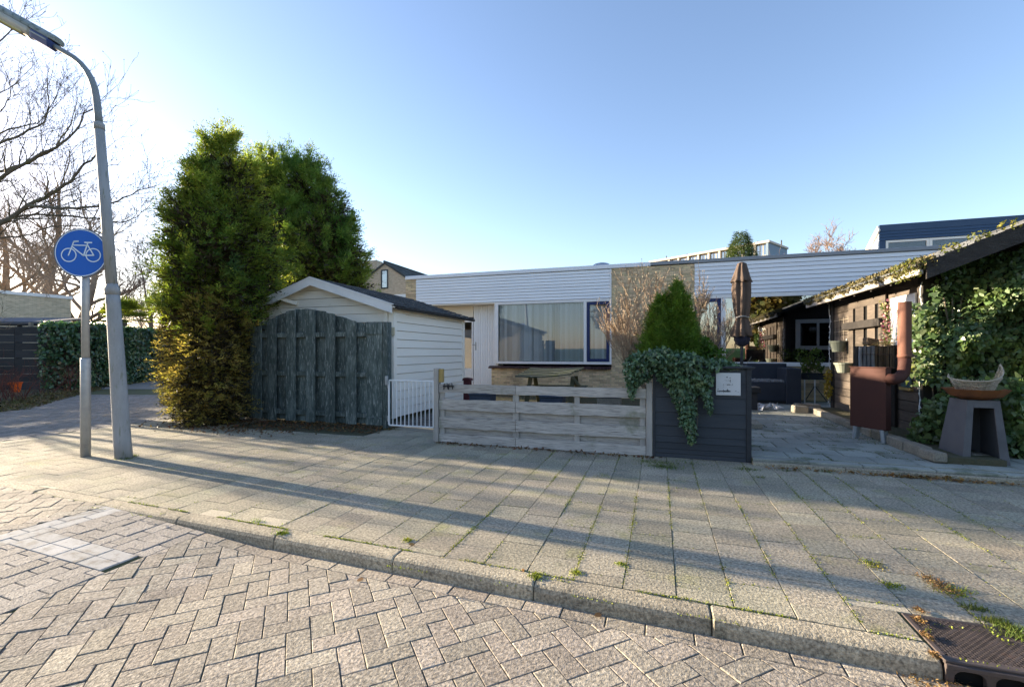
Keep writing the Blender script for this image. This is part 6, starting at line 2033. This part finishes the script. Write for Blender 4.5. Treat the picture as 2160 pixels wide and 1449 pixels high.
# --- magnolia-like bare shrub ------------------------------------------------------------------
mg = thing('bare_shrub', 'fan-shaped pale bare shrub with many upright budding twigs by the brick wall', 'shrub', (xat(1405, 9.4), 9.4, 0))
r_ = random.Random(5)
mb, tips = MB(), []
c = Vector((xat(1405, 9.4), 9.4, .0))
for k in range(28):
    f = -1 + 2 * k / 27
    d = Vector((f * 1.05, r_.uniform(-.2, .2), 1.0 - .25 * abs(f))).normalized()
    grow(mb, tips, c + Vector((f * .12, r_.uniform(-.1, .1), .3)), d, r_.uniform(1.5, 1.95) * (1 - .10 * abs(f)), .016, 3, r_, .6, .10, (5, 6), (.3, .75), (.33, .55), 5, .0046)
mb.build('twigs', K['twig'], mg)
bp_ = np.array([t[0] for t in tips]); bd = np.array([t[1] for t in tips])
leaves('buds', bp_, bd, NP.normal(size=bp_.shape), .03, .014, K['twig'], mg, 'oval')
mb = MB()
for k in range(9): mb.tube([(c.x + r_.uniform(-.1, .1), c.y + r_.uniform(-.1, .1), -.02), (c.x + r_.uniform(-.15, .15), c.y + r_.uniform(-.1, .1), .42)], [.03, .022], 6)
mb.build('stems', K['bark'], mg)

# --- ivy over the cabin -----------------------------------------------------------------------
ci = thing('climbing_ivy', 'dense climbing ivy covering the front of the black cabin', 'ivy', (4.6, 8.3, 0))
def ivy_surface(n, layer):
    x = NP.uniform(3.66, 6.6, n); z = NP.uniform(.05, 3.3, n)
    ztop = (zrd - np.abs(x - xrd) * cp) - .16 + .12 * np.sin(x * 5)
    left = 3.78 + .10 * np.sin(z * 4.1) + .08 * np.sin(z * 9.3 + 1) - .16 * np.exp(-((z - 1.75) / .45) ** 2) + .25 * np.exp(-((z - 2.5) / .25) ** 2) + .12 * np.exp(-((z - .9) / .2) ** 2)
    ok = (z < ztop) & (x > left)
    x, z = x[ok], z[ok]
    bul = .22 + .14 * np.sin(x * 3.1 + z * 2.3) + .12 * np.sin(x * 6.7 - z * 4.9 + 1) + .10 * np.sin(z * 7.7 + x * 2) + .25 * np.exp(-((x - 4.4) / .5) ** 2 - ((z - 1.5) / .7) ** 2)
    bul = np.clip(bul, .06, None) * np.clip((x - 3.62) / .35, .25, 1) * layer + NP.uniform(-.06, .06, len(x))
    return np.stack([x, cY0 - bul, z], 1)
P = ivy_surface(13000, 1.0)
P2 = ivy_surface(5200, .55)
P = np.concatenate([P, P2])
wrap = np.stack([NP.uniform(3.60, 3.84, 420), NP.uniform(8.1, 8.5, 420), NP.uniform(.9, 2.15, 420)], 1)
P = np.concatenate([P, wrap])
N = np.array([-.85, -.55, .4]) + .6 * NP.normal(size=P.shape)
D = -UP * .75 + np.array([-.1, -.35, 0]) + .5 * NP.normal(size=P.shape)
Lf = .072 * NP.uniform(.55, 1.25, len(P))
# the leaves that show largest are single parts, the rest one mass
order = np.argsort((P[:, 1]) + .15 * np.abs(P[:, 0] - 4.1) + NP.uniform(0, .25, len(P)))
vis = [i for i in order if in_view(*P[i])][:280]
vs_ = set(vis)
restI = np.array([i for i in range(len(P)) if i not in vs_])
stuff(leaves('foliage', P[restI], D[restI], N[restI], Lf[restI], Lf[restI] * .95, K['ivy'], ci, 'ivy'))
lm = []
for q in range(4):
    l = .075
    T_ = LEAF['ivy']
    me = bpy.data.meshes.new('leaf')
    me.from_pydata([(a * l, b * l * (.9 + .05 * q), c_ * l * (1 + q * .5)) for a, b, c_ in T_], [], [tuple(range(len(T_)))])
    a_ = me.attributes.new('rnd', 'FLOAT', 'FACE'); a_.data.foreach_set('value', [.2 + .2 * q])
    me.materials.append(K['ivy'])
    lm.append(me)
for n_, i in enumerate(vis):
    o = bpy.data.objects.new('leaf', lm[n_ % 4])
    COL.objects.link(o)
    o.parent = ci
    d = Vector(D[i]).normalized(); s_ = Vector(N[i]).cross(d).normalized(); n2 = d.cross(s_)
    Mx = Matrix((d, s_, n2)).transposed().to_4x4()
    sc1 = float(NP.uniform(.75, 1.15))
    o.matrix_local = Matrix.Translation(Vector(P[i]) - WLOC[ci.name]) @ Mx @ Matrix.Scale(sc1, 4)
low = []
for c_, r in (((3.55, 7.75, .32), (.22, .2, .22)), ((3.72, 7.9, .5), (.2, .2, .3)), ((4.15, 7.3, .75), (.14, .12, .3)), ((4.2, 7.5, .3), (.3, .3, .3)), ((4.5, 7.6, .6), (.3, .3, .5)), ((3.95, 7.55, .55), (.2, .15, .35)), ((4.05, 7.25, 1.0), (.16, .12, .1))):
    low.append((c_, r))
blob_leaves('low_trails', low, 380, .085, K['ivy'], ci)
mb = MB()
for k in range(26):
    x = RNG.uniform(3.9, 5.6); mb.tube([(x, cY0 - .02, 0), (x + RNG.uniform(-.2, .2), cY0 - .1, 1), (x + RNG.uniform(-.4, .4), cY0 - .12, 2.2)], .012, 4, False)
mb.build('stems', K['bark'], ci)
# moss and small plants along the cabin eave
n = 12000
y = NP.uniform(7.63, 12.75, n)
P = np.stack([NP.uniform(xe - .06, xe + .16, n), y, zeC + NP.uniform(-.07, .05, n) + .03 * np.sin(y * 9)], 1)
P[:, 2] += np.maximum(0, (P[:, 0] - xe)) * cp
mo = leaves('roof_moss', P, uvec(n) + UP * .6, uvec(n), NP.uniform(.03, .07, n), NP.uniform(.015, .04, n), K['roof_moss'], None, 'diamond', origin=(xe, 7.66, zeC))
stuff(mo, 'yellow-brown moss and debris along the cabin roof eave', 'moss')
re_ = thing('roof_creeper', 'yellow-green creeper hanging over the front corner of the cabin eave', 'creeper', (xe, 7.8, zeC))
bl = [((xe - .02, 7.68 + .13 * q, zeC + .02 + .02 * math.sin(q * 2)), (.10, .10, .08)) for q in range(5)] + [((xe - .03, 7.7 + .2 * q, zeC - .1), (.05, .07, .06)) for q in range(4)] + [((xe + .35 + .3 * q, 7.68, zeC + .05 + (.35 + .3 * q) * cp + .03), (.12, .1, .06)) for q in range(3)]
blob_leaves('foliage', bl, 650, .034, foliage('yellow_creeper_leaf', (.16, .155, .03), (.10, .115, .03), .45, .03, .3, 5), re_, 'oval', .3)
yi = thing('yellow_ivy', 'small yellowed ivy clinging low on the rear cabin post', 'ivy', (3.7, 12.2, .5))
blob_leaves('foliage', [((3.68, 12.15, .55), (.07, .07, .2)), ((3.70, 12.15, .85), (.06, .06, .16))], 700, .06, foliage('yellow_leaf', (.42, .3, .04), (.3, .24, .05), .3, .02, .3, 5), yi)
# garland round the white board
gl = thing('flower_garland', 'pink and cream flower garland hanging on the white board', 'garland', (3.72, 9.0, 2.0))
gp = []
for k in range(560):
    t = NP.uniform(0, 1)
    if NP.random() < .5: c_ = (3.74, 9.52 - .12 * t + NP.normal(0, .05), 2.25 - .7 * t)
    else: c_ = (3.74, 8.86 + .06 * math.sin(t * 9) + NP.normal(0, .04), 2.15 - .6 * t)
    gp.append((c_[0] + NP.uniform(-.06, .02), c_[1], c_[2] + NP.normal(0, .03)))
gp = np.array(gp)
a, b, c_ = gp[:150], gp[150:380], gp[380:]
leaves('pink_flowers', a, uvec(len(a)), uvec(len(a)), .05, .05, K['pink'], gl, 'oval')['kind'] = 'stuff'
leaves('cream_flowers', b, uvec(len(b)), uvec(len(b)), .045, .04, K['cream_petal'], gl, 'oval')['kind'] = 'stuff'
leaves('foliage', c_, uvec(len(c_)), uvec(len(c_)), .055, .03, K['fresh'], gl, 'oval')['kind'] = 'stuff'
tpl = thing('leafy_plant', 'small bushy green plant growing in the dark trough', 'plant', (xat(1712, 13.5), 13.5, 1.0))
blob_leaves('foliage', [(w_(1712, 780, 13.45), (.26, .18, .2)), (w_(1722, 755, 13.45), (.16, .12, .26)), (w_(1692, 750, 13.45), (.12, .1, .18)), (w_(1708, 765, 13.45), (.2, .15, .2))], 260, .07, foliage('trough_leaf', (.10, .14, .02), (.05, .09, .02), .4, .02, .35, 4), tpl, 'oval', .1)
mb = MB()
for k in range(14):
    b_ = Vector(w_(1712, 790, 13.45)); mb.tube([b_ + Vector((RNG.uniform(-.15, .15), 0, 0)), b_ + Vector((RNG.uniform(-.35, .3), RNG.uniform(-.1, .1), RNG.uniform(.3, .75)))], .006, 3, False)
mb.build('stems', K['bark'], tpl)

# --- ivy hedge, palm, bare trees on the left --------------------------------------------------------
hA_, hB_ = at(164, 0, D=17.3), at(352, 0, D=23.6)
hA_.z = hB_.z = 0
hu = (hB_ - hA_); hL = hu.length; hu.normalize()
hn = Vector((hu.y, -hu.x, 0))
if hn.dot(-hA_) < 0: hn = -hn
hg = thing('ivy_hedge', 'dark green clipped ivy hedge beside the cycle path', 'hedge', hA_)
Hh = 2.45
mb = MB(); M = Matrix((hu, -hn, Vector((0, 0, 1)))).transposed()
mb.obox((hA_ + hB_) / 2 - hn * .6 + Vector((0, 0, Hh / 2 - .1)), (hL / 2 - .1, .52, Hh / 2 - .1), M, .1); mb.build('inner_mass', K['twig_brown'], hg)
n = 7600
s_ = NP.uniform(-.1, hL, n); z = NP.uniform(.05, Hh + .02, n)
dn = .07 * np.sin(s_ * 3 + z * 2) + NP.uniform(-.10, .06, n)
P = np.array(hA_) + np.array(hu) * s_[:, None] + np.array(hn) * dn[:, None] + UP * z[:, None]
N = np.array(hn) + UP * .3 + .5 * NP.normal(size=P.shape)
D = -UP * .7 + .6 * NP.normal(size=P.shape)
n2 = 2600
s2 = NP.uniform(-.1, hL, n2)
P2 = np.array(hA_) + np.array(hu) * s2[:, None] + np.array(hn) * NP.uniform(-1.2, .05, n2)[:, None] + UP * (Hh + NP.uniform(-.1, .1, n2))[:, None]
# end face towards the camera
n3 = 900
P3 = np.array(hA_) + np.array(hn) * NP.uniform(-1.2, .0, n3)[:, None] + np.array(hu) * NP.uniform(-.15, .05, n3)[:, None] + UP * NP.uniform(.1, Hh, n3)[:, None]
P = np.concatenate([P, P2, P3]); N = np.concatenate([N, UP + .6 * NP.normal(size=P2.shape), -np.array(hu) + .5 * NP.normal(size=P3.shape)]); D = np.concatenate([D, NP.normal(size=P2.shape), -UP * .7 + .6 * NP.normal(size=P3.shape)])
stuff_ = leaves('foliage', P, D, N, .12 * NP.uniform(.6, 1.2, len(P)), .11, K['hedge'], hg, 'ivy')
pm = thing('palm', 'sunlit yellow-green fan palm rising above the ivy hedge', 'palm', at(262, 0, D=24) * Vector((1, 1, 0)) if False else (at(262, 0, D=24).x, at(262, 0, D=24).y, 0))
pc_ = np.array([at(262, 0, D=24).x, at(262, 0, D=24).y, CAM_H + (743 - 678) / 960 * 24])
Ps, Ds, Ns = [], [], []
mb = MB()
for k in range(46):
    a = NP.uniform(0, 2 * np.pi); e = NP.uniform(-.15, 1.3)
    d = np.array([math.cos(a) * math.cos(e), math.sin(a) * math.cos(e), math.sin(e)])
    hub = pc_ + d * NP.uniform(.5, .95)
    mb.tube([tuple(pc_), tuple(hub)], .012, 3, False)
    s_ = nrm(np.cross(d, UP)[None])[0]; nn_ = np.cross(s_, d)
    for q in range(17):
        t = -1.35 + 2.7 * q / 16
        dd = d * math.cos(t) + s_ * math.sin(t) - UP * .12
        Ps.append(hub); Ds.append(dd); Ns.append(nn_ + .3 * NP.normal(size=3))
mb.build('leaf_stalks', K['palm'], pm)
leaves('fronds', np.array(Ps), np.array(Ds), np.array(Ns), .72, .055, K['palm'], pm)
mb = MB(); mb.tube([(pc_[0], pc_[1], 0), tuple(pc_)], [.16, .13], 8); mb.build('trunk', K['bark'], pm)

# bare tree whose trunk stands just outside the frame
tb = Vector((-17.3, 7.2, 0))
bt = thing('bare_tree', 'near bare tree reaching mossy budded limbs in from the left edge', 'tree', tb)
mb = MB()
mb.tube([tb - Vector((0, 0, .1)), tb + Vector((.05, 0, 1.2)), tb + Vector((-.05, .1, 2.6)), tb + Vector((.1, 0, 4.2)), tb + Vector((0, .1, 6.5)), tb + Vector((.1, 0, 9))], [.3, .25, .22, .19, .13, .05], 12)
mb.build('trunk', K['bark'], bt, smooth=True)
limbs = [
    ([(-40, 492), (20, 462), (58, 434), (110, 408), (150, 384), (172, 352), (200, 330), (214, 308)], 10.4, .075, 3.6),
    ([(60, 434), (110, 438), (160, 440), (205, 436), (250, 424), (290, 402), (330, 392)], 9.9, .045, None),
    ([(-20, 470), (80, 452), (150, 456), (200, 460), (255, 470), (290, 458), (318, 432)], 10.9, .04, 3.4),
    ([(-40, 400), (0, 378), (40, 352), (90, 322), (130, 302), (160, 276), (176, 240), (200, 232)], 10.0, .06, 4.6),
    ([(-30, 372), (30, 352), (60, 345), (120, 310), (150, 262), (162, 215)], 11.0, .05, 4.6),
    ([(-40, 330), (0, 302), (48, 283), (94, 258), (104, 220), (98, 165)], 10.2, .045, 5.4),
    ([(-30, 300), (20, 272), (66, 262), (78, 262), (110, 230), (130, 205)], 11.6, .032, 5.6),
    ([(-60, 180), (-20, 110), (6, 82), (28, 58), (42, 38)], 9.6, .03, 7.0),
    ([(-40, 210), (0, 196), (30, 180), (48, 160)], 10.5, .025, 6.6),
    ([(-20, 500), (40, 500), (110, 478), (170, 476), (230, 500), (262, 488)], 11.4, .03, 3.2),
    ([(-20, 250), (10, 225), (22, 190), (24, 165)], 11.0, .025, 6.0),
]
cr, tips = MB(), []
r_ = random.Random(21)
for path_, d0, rad0, hgt in limbs:
    pts = []
    if hgt: pts.append(tb + Vector((0, .05, hgt)))
    n_ = len(path_)
    for k, (px, py) in enumerate(path_):
        pts.append(at(px, py, D=d0 - .25 * k / n_ + r_.uniform(-.06, .06)))
    rads = [rad0 * .8 * (1 - .82 * k / (len(pts) - 1)) for k in range(len(pts))]
    # finer path with small kinks
    fp_, fr_ = [], []
    for k in range(len(pts) - 1):
        for q in range(3):
            f = q / 3
            fp_.append(pts[k].lerp(pts[k + 1], f) + Vector((r_.gauss(0, .012), r_.gauss(0, .012), r_.gauss(0, .014))) * (1 if q else 0)); fr_.append(rads[k] + (rads[k + 1] - rads[k]) * f)
    fp_.append(pts[-1]); fr_.append(max(.006, rads[-1]))
    cr.tube(fp_, fr_, 7, False)
    for k in range(2, len(fp_) - 1):
        for _ in range(1 if r_.random() < .8 else 2):
            dd = (fp_[k + 1] - fp_[k - 1]).normalized()
            ax_2 = Vector((r_.gauss(0, 1), r_.gauss(0, 1), r_.gauss(0, 1))).cross(dd).normalized()
            nd = (Matrix.Rotation(r_.uniform(.5, 1.1), 3, ax_2) @ dd + Vector((0, 0, .35))).normalized()
            grow(cr, tips, fp_[k], nd, r_.uniform(.5, 1.15), max(.007, fr_[k] * .42), 2, r_, .35, .16, (2, 4), (.45, 1.0), (.42, .62), 4, .004)
cr.build('limbs', K['bark'], bt)
tp_ = np.array([t[0] for t in tips]); td_ = np.array([t[1] for t in tips])
leaves('buds', tp_, td_, NP.normal(size=tp_.shape), .035, .016, K['bark'], bt, 'oval')

def gp_(px, D):
    p = at(px, 0, D=D); return (p.x, p.y, 0)
bare_tree('bare tree behind the beige house, its trunk left of the sign', gp_(78, 36), 15.5, .42, 3, K['bark_far_glare'], 5, (3, 5), .3, None, 9, .8, .012)
bare_tree('thick leaning bare tree at the right corner of the beige house', gp_(140, 33), 12.0, .34, 8, K['bark_far_glare'], 5, (3, 5), .25, None, 8, .9, .012)
bare_tree('bare tree behind the beige house at the left picture edge', gp_(15, 40), 15.0, .4, 12, K['bark_far_glare'], 5, (3, 5), .3, None, 9, .8, .013)
bare_tree('low bare tree seen between lamp post and conifer', gp_(322, 32), 8.0, .14, 15, K['bark_pink'], 5, (4, 5), .35, None, 7, .7, .009)
bare_tree('round pinkish bare tree crown between apartment block and blue storey', gp_(1760, 56), 12.7, .35, 17, K['bark_pink'], 5, (4, 6), .35, None, 9, .8, .022)
bare_tree('thin bare tree top right of the apartment block', gp_(1690, 62), 12.9, .2, 19, K['bark_pink'], 4, (3, 5), .4, None, 5, .5, .02)
bare_tree('slim bare tree beyond the left edge, known by its shadow on the pavement', (-19.8, 5.75, 0), 5.2, .085, 51, K['bark'], 4, (3, 4), .35, None, 7, .6, .006)
bare_tree('second slim bare tree beyond the left edge near the black fence', (-18.6, 6.9, 0), 4.6, .07, 57, K['bark'], 4, (3, 4), .35, None, 7, .6, .006)
sw = thing('shrub_row', 'pinkish bare shrub growth beyond the far end of the ivy hedge', 'shrubs', gp_(340, 29))
mb = MB(); r_ = random.Random(31); tips = []
for k in range(34):
    b_ = Vector(gp_(r_.uniform(300, 375), r_.uniform(27, 31)))
    grow(mb, tips, b_, Vector((r_.gauss(0, .25), r_.gauss(0, .25), 1)).normalized(), r_.uniform(1.6, 2.8), .03, 2, r_, .4, .12, (4, 6), (.3, .7), (.4, .6), 4, .009)
mb.build('twigs', K['bark_pink'], sw)
# spruce behind the bungalow
Psx = at(1563, 0, D=50)
spz = CAM_H + (743 - 489) / 960 * 50
sx_t = thing('spruce', 'small pointed spruce top in front of the apartment block', 'spruce', (Psx.x, Psx.y, 0))
n = 3000
t = NP.random(n) ** .6 * .6
lay = np.floor(t * 34) / 34
zt_ = spz - t * 9.5
rad = .06 + (t * 34 - np.floor(t * 34)) * .22 + t * 4.4 * NP.uniform(.3, 1.0, n)
a = NP.uniform(0, 2 * np.pi, n)
P = np.stack([Psx.x + rad * np.cos(a), Psx.y + rad * np.sin(a), zt_], 1)
D = np.stack([np.cos(a), np.sin(a), .25 + 0 * a], 1) + .25 * NP.normal(size=P.shape)
sprays('crown', P, D, .55, 7, .24, .28, K['spruce'], sx_t, droop=.2)
mb = MB(); mb.tube([(Psx.x, Psx.y, 0), (Psx.x, Psx.y, spz + .1)], [.2, .02], 6); mb.build('trunk', K['bark'], sx_t)

# dead red-brown shrubs by the black fence
for k, (px, D_, h_, lab) in enumerate(((18, 13.6, 1.1, 'tangled reddish bare shrub round the orange bucket'), (118, 15.9, 1.3, 'thin reddish bare shrub in front of the black fence'))):
    t = thing('bare_shrub', lab, 'shrub', gp_(px, D_))
    r_ = random.Random(40 + k); mb = MB(); tips = []
    for q in range(26 if k == 0 else 15):
        b_ = Vector(gp_(px + r_.uniform(-34, 38), D_ + r_.uniform(-.5, .5)))
        grow(mb, tips, b_, Vector((r_.gauss(0, .5), r_.gauss(0, .4), 1)).normalized(), h_ * r_.uniform(.5, 1), .012, 2, r_, .1, .2, (2, 4), (.4, 1.0), (.4, .7), 4, .004)
    mb.build('twigs', mat('reddish_bark', (.16, .055, .04), (.09, .045, .04), 3, rnd=.3, bump=0) if k == 0 else bpy.data.materials['reddish_bark'], t)

# --- ground cover --------------------------------------------------------------------------------
def scatter(name, pts, lab, cat, mt, L, Wd, shape='diamond', up=.25, z=.006):
    P = np.array([(p[0], p[1], (p[2] if len(p) > 2 else 0) + z) for p in pts])
    n = len(P)
    D = uvec(n) * np.array([1, 1, .25]) + UP * up
    N = UP + .5 * NP.normal(size=(n, 3))
    o = leaves(name, P, D, N, L * NP.uniform(.5, 1.3, n), Wd * NP.uniform(.6, 1.2, n), mt, None, shape, origin=tuple(P[0]))
    return stuff(o, lab, cat)
def blades(name, pts, lab, cat, mt, L, Wd):
    P = np.array([(p[0], p[1], (p[2] if len(p) > 2 else 0)) for p in pts])
    n = len(P)
    D = UP + .55 * NP.normal(size=(n, 3)) * np.array([1, 1, .2])
    N = NP.normal(size=(n, 3)) * np.array([1, 1, .2])
    o = leaves(name, P, D, N, L * NP.uniform(.4, 1.3, n), Wd, mt, None, 'blade', origin=tuple(P[0]))
    return stuff(o, lab, cat)
pts = []
for k in range(1500): pts.append((RNG.uniform(-8.7, -4.6), FRONT + .25 + abs(RNG.gauss(0, .28)) + (.35 if RNG.random() < .5 else 0)))
for k in range(700): pts.append((RNG.gauss(-7.6, .8), 6.35 + RNG.gauss(0, .22)))
for k in range(260): pts.append((RNG.uniform(-3.3, 0), FRONT - .06 - abs(RNG.gauss(0, .06))))
scatter('fallen_leaves', pts, 'brown fallen leaves and twigs along the foot of the fences', 'leaves', K['leaf_dry'], .05, .03, 'oval')
pts = [(RNG.uniform(1.2, 4.2), 6.24 - abs(RNG.gauss(0, .05))) for k in range(260)] + [(RNG.gauss(2.9, .3), 6.22 + RNG.gauss(0, .04)) for k in range(160)] + [(RNG.gauss(3.9, .25), 6.6 + RNG.gauss(0, .15)) for k in range(160)]
scatter('orange_leaves', pts, 'orange and tan leaf litter along the patio step', 'leaves', K['leaf_orange'], .045, .028, 'oval')
# verge litter and grass
pts, gpts = [], []
for k in range(14000):
    t = RNG.random(); a = Vector((-14.6, 6.3)).lerp(Vector((-20.6, 11.5)), t) if t < .97 else Vector((-20.6, 11.5)).lerp(Vector((-24.2, 16.8)), RNG.random())
    o_ = abs(RNG.gauss(0, 1.3)) + .05
    p = (a.x - .66 * o_, a.y - .0 + .75 * o_ * .2 - .5 * o_ * .0)
    (gpts if RNG.random() < .3 else pts).append((p[0], p[1] + RNG.uniform(-.1, .6), -.01))
scatter('leaf_litter', pts, 'tan leaf litter and twigs over the verge below the black fence', 'leaf litter', foliage('verge_litter', (.15, .115, .06), (.09, .08, .04), .5, .03, .1, 2), .09, .045, 'oval')
blades('verge_grass', gpts, 'short dull green grass on the verge below the black fence', 'grass', K['grass'], .07, .012)
# grass tufts
g_ = []
def tuft(px, py, n, r): 
    c = at(px, py, Z=0)
    for _ in range(n): g_.append((c.x + RNG.gauss(0, r), c.y + RNG.gauss(0, r * .5)))
for px, py, n, r in ((1400, 985, 420, .1), (1380, 975, 260, .14), (1440, 976, 160, .2), (1575, 990, 160, .08), (1660, 993, 60, .06), (1740, 995, 50, .04), (1815, 985, 130, .05), (1605, 1008, 40, .03), (820, 905, 160, .1), (280, 962, 120, .05), (262, 968, 90, .06),
                     (545, 1100, 30, .03), (590, 1125, 50, .03), (2020, 1245, 80, .05), (2060, 1285, 120, .03), (2100, 1312, 180, .03), (2130, 1326, 180, .03), (2158, 1345, 160, .04), (2080, 1005, 120, .1), (1240, 962, 40, .15), (1600, 905, 30, .03), (1270, 1005, 30, .05), (1060, 930, 30, .2)):
    tuft(px, py, n, r)
blades('grass_tufts', g_, 'green grass tufts growing from the pavement edges', 'grass', K['grass'], .034, .005)
# moss in the pavement joints
m_ = []
for k in range(-18, 30):
    x = 0.095 + k * T
    wgt = 1.0 if x > -1.6 else .25
    y = 2.8
    ph = RNG.random() * 6
    while y < 6.35:
        dens = max(0, math.sin(y * 2.1 + ph) * .6 + .35 + RNG.gauss(0, .3)) * wgt * (1.25 if y < 4.6 else .8)
        n_ = int(dens * 40)
        for _ in range(n_): m_.append((x + RNG.gauss(0, .0055 * (1 + dens)), y + RNG.random() * .1, RNG.uniform(-.008, .002)))
        y += .1
    yy = 2.60 + (T / 2 if k % 2 else 0)
    while yy < 6.3:
        if RNG.random() < .35 * wgt + .06:
            for _ in range(int(60 * RNG.random())): m_.append((x + RNG.random() * T, yy + RNG.gauss(0, .005), RNG.uniform(-.008, .0)))
        yy += T
for k in range(5200):
    x = RNG.uniform(-4.9, 3) if RNG.random() < .6 else RNG.gauss(-2.9, .6)
    if (x < 1.2 or x > 1.73) and math.sin(x * 5.3) + math.sin(x * 11.1 + 2) > -.2: m_.append((x, kerb_y(x) + .131 + RNG.gauss(0, .006), RNG.uniform(-.006, .004)))
for px, py, n, r in ((600, 1125, 160, .02), (860, 1140, 200, .02), (1130, 1215, 260, .022), (1215, 1208, 160, .02), (1840, 1190, 260, .035), (1880, 1235, 200, .03), (2010, 1250, 260, .04), (1310, 1190, 120, .02)):
    c = at(px, py, Z=0)
    for _ in range(n): m_.append((c.x + RNG.gauss(0, r), c.y + RNG.gauss(0, r), .003))
P = np.array(m_); n = len(P)
o = leaves('joint_moss', P, UP * .6 + NP.normal(size=(n, 3)) * .8, NP.normal(size=(n, 3)), NP.uniform(.006, .015, n), NP.uniform(.004, .010, n), K['moss'], None, 'diamond', origin=(0, 3, 0))
stuff(o, 'yellow-green moss growing in the pavement joints and behind the kerb', 'moss')
pm_ = []
for k in range(5200):
    r_i = RNG.randrange(0, 14); y = 6.52 + r_i * .345
    if RNG.random() < .7: x = RNG.uniform(PX0, 3.3); yy = y + RNG.gauss(0, .006)
    else: x = PX0 - .05 - (.23 if r_i % 2 else 0) + .46 * RNG.randrange(0, 6) + RNG.gauss(0, .006); yy = y + RNG.random() * .345
    if math.sin(x * 3.7 + y * 5) + math.sin(x * 8 - y * 3) > .1 and PX0 < x < 3.2: pm_.append((x, yy, patio_z(yy) - .002))
for k in range(1500):
    x, y = RNG.gauss(3.0, .12), RNG.uniform(7.2, 10.5)
    if math.sin(y * 4) > -.2: pm_.append((x, y, patio_z(y)))
P = np.array(pm_); n = len(P)
o = leaves('patio_moss', P, UP * .6 + NP.normal(size=(n, 3)) * .8, NP.normal(size=(n, 3)), NP.uniform(.008, .02, n), NP.uniform(.005, .012, n), foliage('dark_moss', (.07, .10, .02), (.10, .12, .03), .5, .02, .2, 3), None, 'diamond', origin=(2, 8, 0))
stuff(o, 'dark green moss in the joints of the patio slabs', 'moss')
w__ = []
for px, py, n, r in ((1985, 1238, 260, .06), (1960, 1225, 120, .05), (1938, 1310, 180, .014), (1955, 1345, 200, .014), (1972, 1385, 150, .012), (1940, 1290, 120, .014), (1940, 1440, 120, .05), (2010, 1446, 120, .06)):
    c = at(px, py, Z=0 if py < 1400 else -.1)
    for _ in range(n): w__.append((c.x + RNG.gauss(0, r * .6), c.y + RNG.gauss(0, r), .004 if py < 1400 else -.095))
scatter('drain_debris', w__, 'dry orange and brown leaf debris beside the storm drain', 'leaves', K['leaf_orange'], .016, .008, 'oval')
for (px, py), lab in zip(((768, 1224), (862, 1150), (1100, 1205), (1270, 1300), (1300, 1298)), ('dry brown leaf in the gutter below the second kerb joint from the left', 'dry leaf on the pavement tiles behind the kerb, leftmost on the tiles', 'dry leaf beside a mossy kerb joint in the middle', 'dry leaf on the paving blocks in front of the middle kerb stone, left of two', 'dry leaf on the paving blocks in front of the middle kerb stone, right of two')):
    c = at(px, py, Z=-.1 if py > 1220 else 0)
    P = np.array([(c.x, c.y, c.z + .012)])
    o = leaves('fallen_leaf', P, uvec(1) * np.array([1, 1, .2]), np.array([[.2, -.3, 1.]]), .05, .035, K['leaf_orange'], None, 'oval', origin=tuple(c))
    tag(o, lab, 'leaf', 'single dry leaves near the kerb')

# --- trees across the street, mirrored in the windows -------------------------------------------
for k, (x, y, h) in enumerate(((-2.6, -13, 8), (1.5, -15, 9.5), (9, -13.5, 7.5), (17, -16, 9))):
    t = thing('street_tree', 'autumn tree across the street, %s seen only mirrored in the windows' % ('far left,', 'second from left,', 'third from left,', 'far right,')[k], 'tree', (x, y, 0), 'trees across the street')
    bls = [((x + RNG.uniform(-1.6, 1.6), y + RNG.uniform(-1.2, 1.2), h * RNG.uniform(.45, .9)), (1.5, 1.4, 1.4)) for _ in range(7)]
    blob_leaves('crown', bls, 16, .42, foliage('autumn_leaf', (.24, .14, .04), (.12, .13, .04), .4, .03, .3, .4) if k == 0 else bpy.data.materials['autumn_leaf'], t, 'oval', .3)
    mb = MB(); mb.tube([(x, y, -.1), (x, y, h * .8)], [.22, .05], 8); mb.build('trunk', K['bark'], t)
hd = thing('far_hedge', 'long green hedge across the street behind the viewer', 'hedge', (0, -10, 0))
mb = MB(); mb.box(-26, 30, -10.6, -9.6, -.17, 1.7, .2); mb.build('hedge_mass', K['hedge'], hd)
